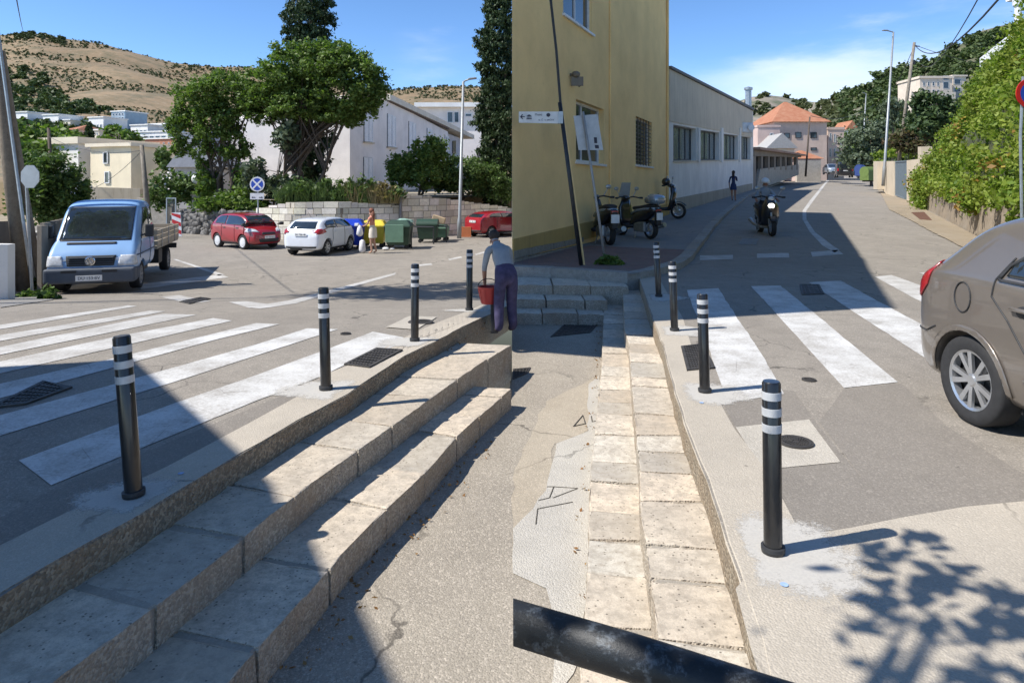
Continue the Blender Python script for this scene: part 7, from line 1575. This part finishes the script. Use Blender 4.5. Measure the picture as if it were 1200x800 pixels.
bm = bmesh.new(); tube(bm, [(0, 0, .02), (0, 0, .12), (0, 0, .45), (0, 0, .5)], [.1, .13, .1, .03], 10); o = finish('rubbish_bag', bm, MATS['white_bag'], smooth=True); o.location = G(433, 296)+Vector((-.25, -.1, 0)); tag(o, 'white bag standing on the road by the woman feet', 'rubbish bag')
# man at the end of the steps
gm = G(589, 391, -.2); J = std(.75)
J.update(waist=(.08, 0, 1.06, (.15, .12)), chest=(.24, 0, 1.24, (.18, .13)), neck0=(.37, 0, 1.36, (.1, .08)), neck=(.45, 0, 1.40, .055), head0=(.52, 0, 1.44, (.075, .08)), head=(.58, 0, 1.52, (.078, .09)))
for s, n in ((1, 'l'), (-1, 'r')):
    J['sh'+n] = (.34, s*.19, 1.31, .068); J['el'+n] = (.38, s*.24, 1.02, .045); J['wr'+n] = (.42, s*.22, .80, .032); J['hd'+n] = (.44, s*.21, .71, (.04, .024)); J['hip'+n] = (-.02, s*.1, .88, .115); J['kn'+n] = (.05, s*.11, .48, .092); J['an'+n] = (.0, s*.12, .09, .075)
greyt = plain('grey_tshirt', (.28, .30, .31), .85); purp = plain('purple_work_trousers', (.055, .047, .10), .85, var=.4, scale=9); shoe = plain('dark_shoe', (.05, .04, .035), .7)
mn = person('bending man in a grey t-shirt and purple work trousers at the end of the steps', gm+Vector((.05, 0, .01)), math.radians(112), J, std_bones(1, 2, 3), [skin_d, greyt, purp, shoe], .86)
hair(mn, J['head'][:3], .1, plain('dark_hair', (.03, .022, .018), .8)); face(mn, J['head0'][:3], skin_d); fingers(mn, J, skin_d)
# red bucket-like tool bag he holds
r = thing('red_bucket', gm+Vector((-.2, .12, .40)), 0, 'red ribbed bucket held by the bending man', 'bucket'); bm = bmesh.new(); prof = [(.10, 0), (.15, .22), (.155, .24), (.14, .24), (.095, .01)]; lathe(bm, prof, 24, 'Z', close=False)
lathe(bm, [(.0001, 0), (.1, 0)], 24, 'Z', close=False)
for k in range(10): a = k*math.pi/5; tube(bm, [(math.cos(a)*.102, math.sin(a)*.102, .01), (math.cos(a)*.15, math.sin(a)*.15, .21)], .006, 4)
finish('bucket_body', bm, plain('red_plastic', (.42, .04, .035), .45), r); bm = bmesh.new(); tube(bm, [(math.cos(t)*.15, 0, .23+math.sin(t)*.12) for t in [i*math.pi/10 for i in range(11)]], .006, 5); finish('bucket_handle', bm, trim, r)
bm = bmesh.new(); box(bm, -.06, .05, -.1, .1, 0, .42, None, .02, 2); o = finish('tool_case', bm, trim); o.location = G(580, 389, -.2)+Vector((0, 0, .0)); tag(o, 'black upright tool case beside the bending man', 'case')
# pedestrian in blue
g = side_pt(859.5, 235.5); J = std(0); J['elr'] = (.06, -.2, 1.2, .04); J['wrr'] = (.2, -.1, 1.3, .028); J['hdr'] = (.24, -.06, 1.33, .03); J['anl'] = (-.12, .06, .12, .036); J['tol'] = (.02, .07, .035, .03)
navy = plain('navy_dress', (.02, .035, .1), .8)
pd = person('pedestrian in a navy top and short skirt walking away on the pavement', g, math.atan2(.9, .43), J, std_bones(1, 1, 2, 1, 0, 0), [skin_d, navy, shoe], 1.05)
bm = bmesh.new(); lathe(bm, [(.2, .66), (.18, .85), (.15, 1.02)], 18, 'Z', Matrix.Diagonal((.8, 1, 1, 1)), close=False); finish('skirt', bm, navy, pd, smooth=True); hair(pd, J['head'][:3], .11, MATS['dark_hair'], .3); fingers(pd, J, skin_d)
# rider
K = 1.28; J = std(.25)
J.update(pelvis=(0, 0, .62, (.15, .13)), waist=(.03, 0, .76, (.14, .11)), chest=(.08, 0, .98, (.17, .12)), neck0=(.12, 0, 1.13, (.09, .07)), neck=(.14, 0, 1.19, .055), head0=(.16, 0, 1.27, (.075, .08)), head=(.165, 0, 1.36, (.078, .09)))
for s, n in ((1, 'l'), (-1, 'r')):
    J['sh'+n] = (.1, s*.18, 1.09, .065); J['el'+n] = (.24, s*.3, .86, .045); J['wr'+n] = (.42, s*.32, .78, .03); J['hd'+n] = (.48, s*.31, .77, (.035, .025)); J['hip'+n] = (.03, s*.12, .60, .1); J['kn'+n] = (.42, s*.2, .55, .07); J['an'+n] = (.32, s*.2, .12, .045); J['to'+n] = (.48, s*.21, .06, .04)
ang = math.atan2(-.99, -.12); hv_ = Vector((-.12, -.99, 0)); gr = Vector((pm.x, pm.y+.6, pm.z))-hv_*.22+Vector((0, 0, .28))
rd = person('motorcycle rider in a grey t-shirt and white helmet', gr, ang, J, std_bones(1, 2, 3), [skin_d, plain('bluegrey_tshirt', (.27, .32, .38), .85), plain('dark_trousers', (.025, .025, .03), .85), shoe], 1.12)
face(rd, J['head0'][:3], skin_d); fingers(rd, J, skin_d)
bm = bmesh.new(); bmesh.ops.create_uvsphere(bm, u_segments=20, v_segments=14, radius=.135, matrix=Matrix.Translation((.155, 0, 1.36)))
bmesh.ops.delete(bm, geom=[v for v in bm.verts if v.co.z < 1.33], context='VERTS'); lathe(bm, [(.138, 1.33), (.145, 1.335), (.138, 1.35)], 20, 'Z', Matrix.Translation((.155, 0, 0)), close=False); box(bm, .24, .33, -.09, .09, 1.335, 1.35, None, .005); finish('helmet', bm, white_p, rd, smooth=True)
# litter of dry leaves along the step foot
o = leaves('dry_leaves', [(p.x+.05, p.y-.04, -.56, .12, .1, .012) for p in resample(S2L, 40)[4:36]]+[(p.x+.03, p.y-.02, -.19, .07, .05, .012) for p in resample(K0L, 40)[6:36]]+[(p.x-.06, p.y, -.56, .05, .08, .012) for p in resample(S2R, 30)], 900, .014, leaf_mat('dead_leaves', (.26, .12, .04), (.36, .22, .09)), sub=8, sig=.4); tag(o, 'dry brown leaves and bits gathered along the foot of the steps', 'dead leaves', kind='stuff')
# blue survey spray dots
for i, (px, py) in enumerate(((212, 556), (919, 687), (822, 473))):
    g = G(px, py); n = 14; k = [(g.x+.018*math.cos(a*2*math.pi/n)*(1+.4*noise.noise(Vector((a, i, 0)))), g.y+.018*math.sin(a*2*math.pi/n)) for a in range(n)]
    o = sheet('spray_mark', k, 'L' if px < 600 else 'R', .0105, plain('blue_spray', (.3, .42, .62), .8, var=.3, scale=30, world=True)); tag(o, kind='structure')
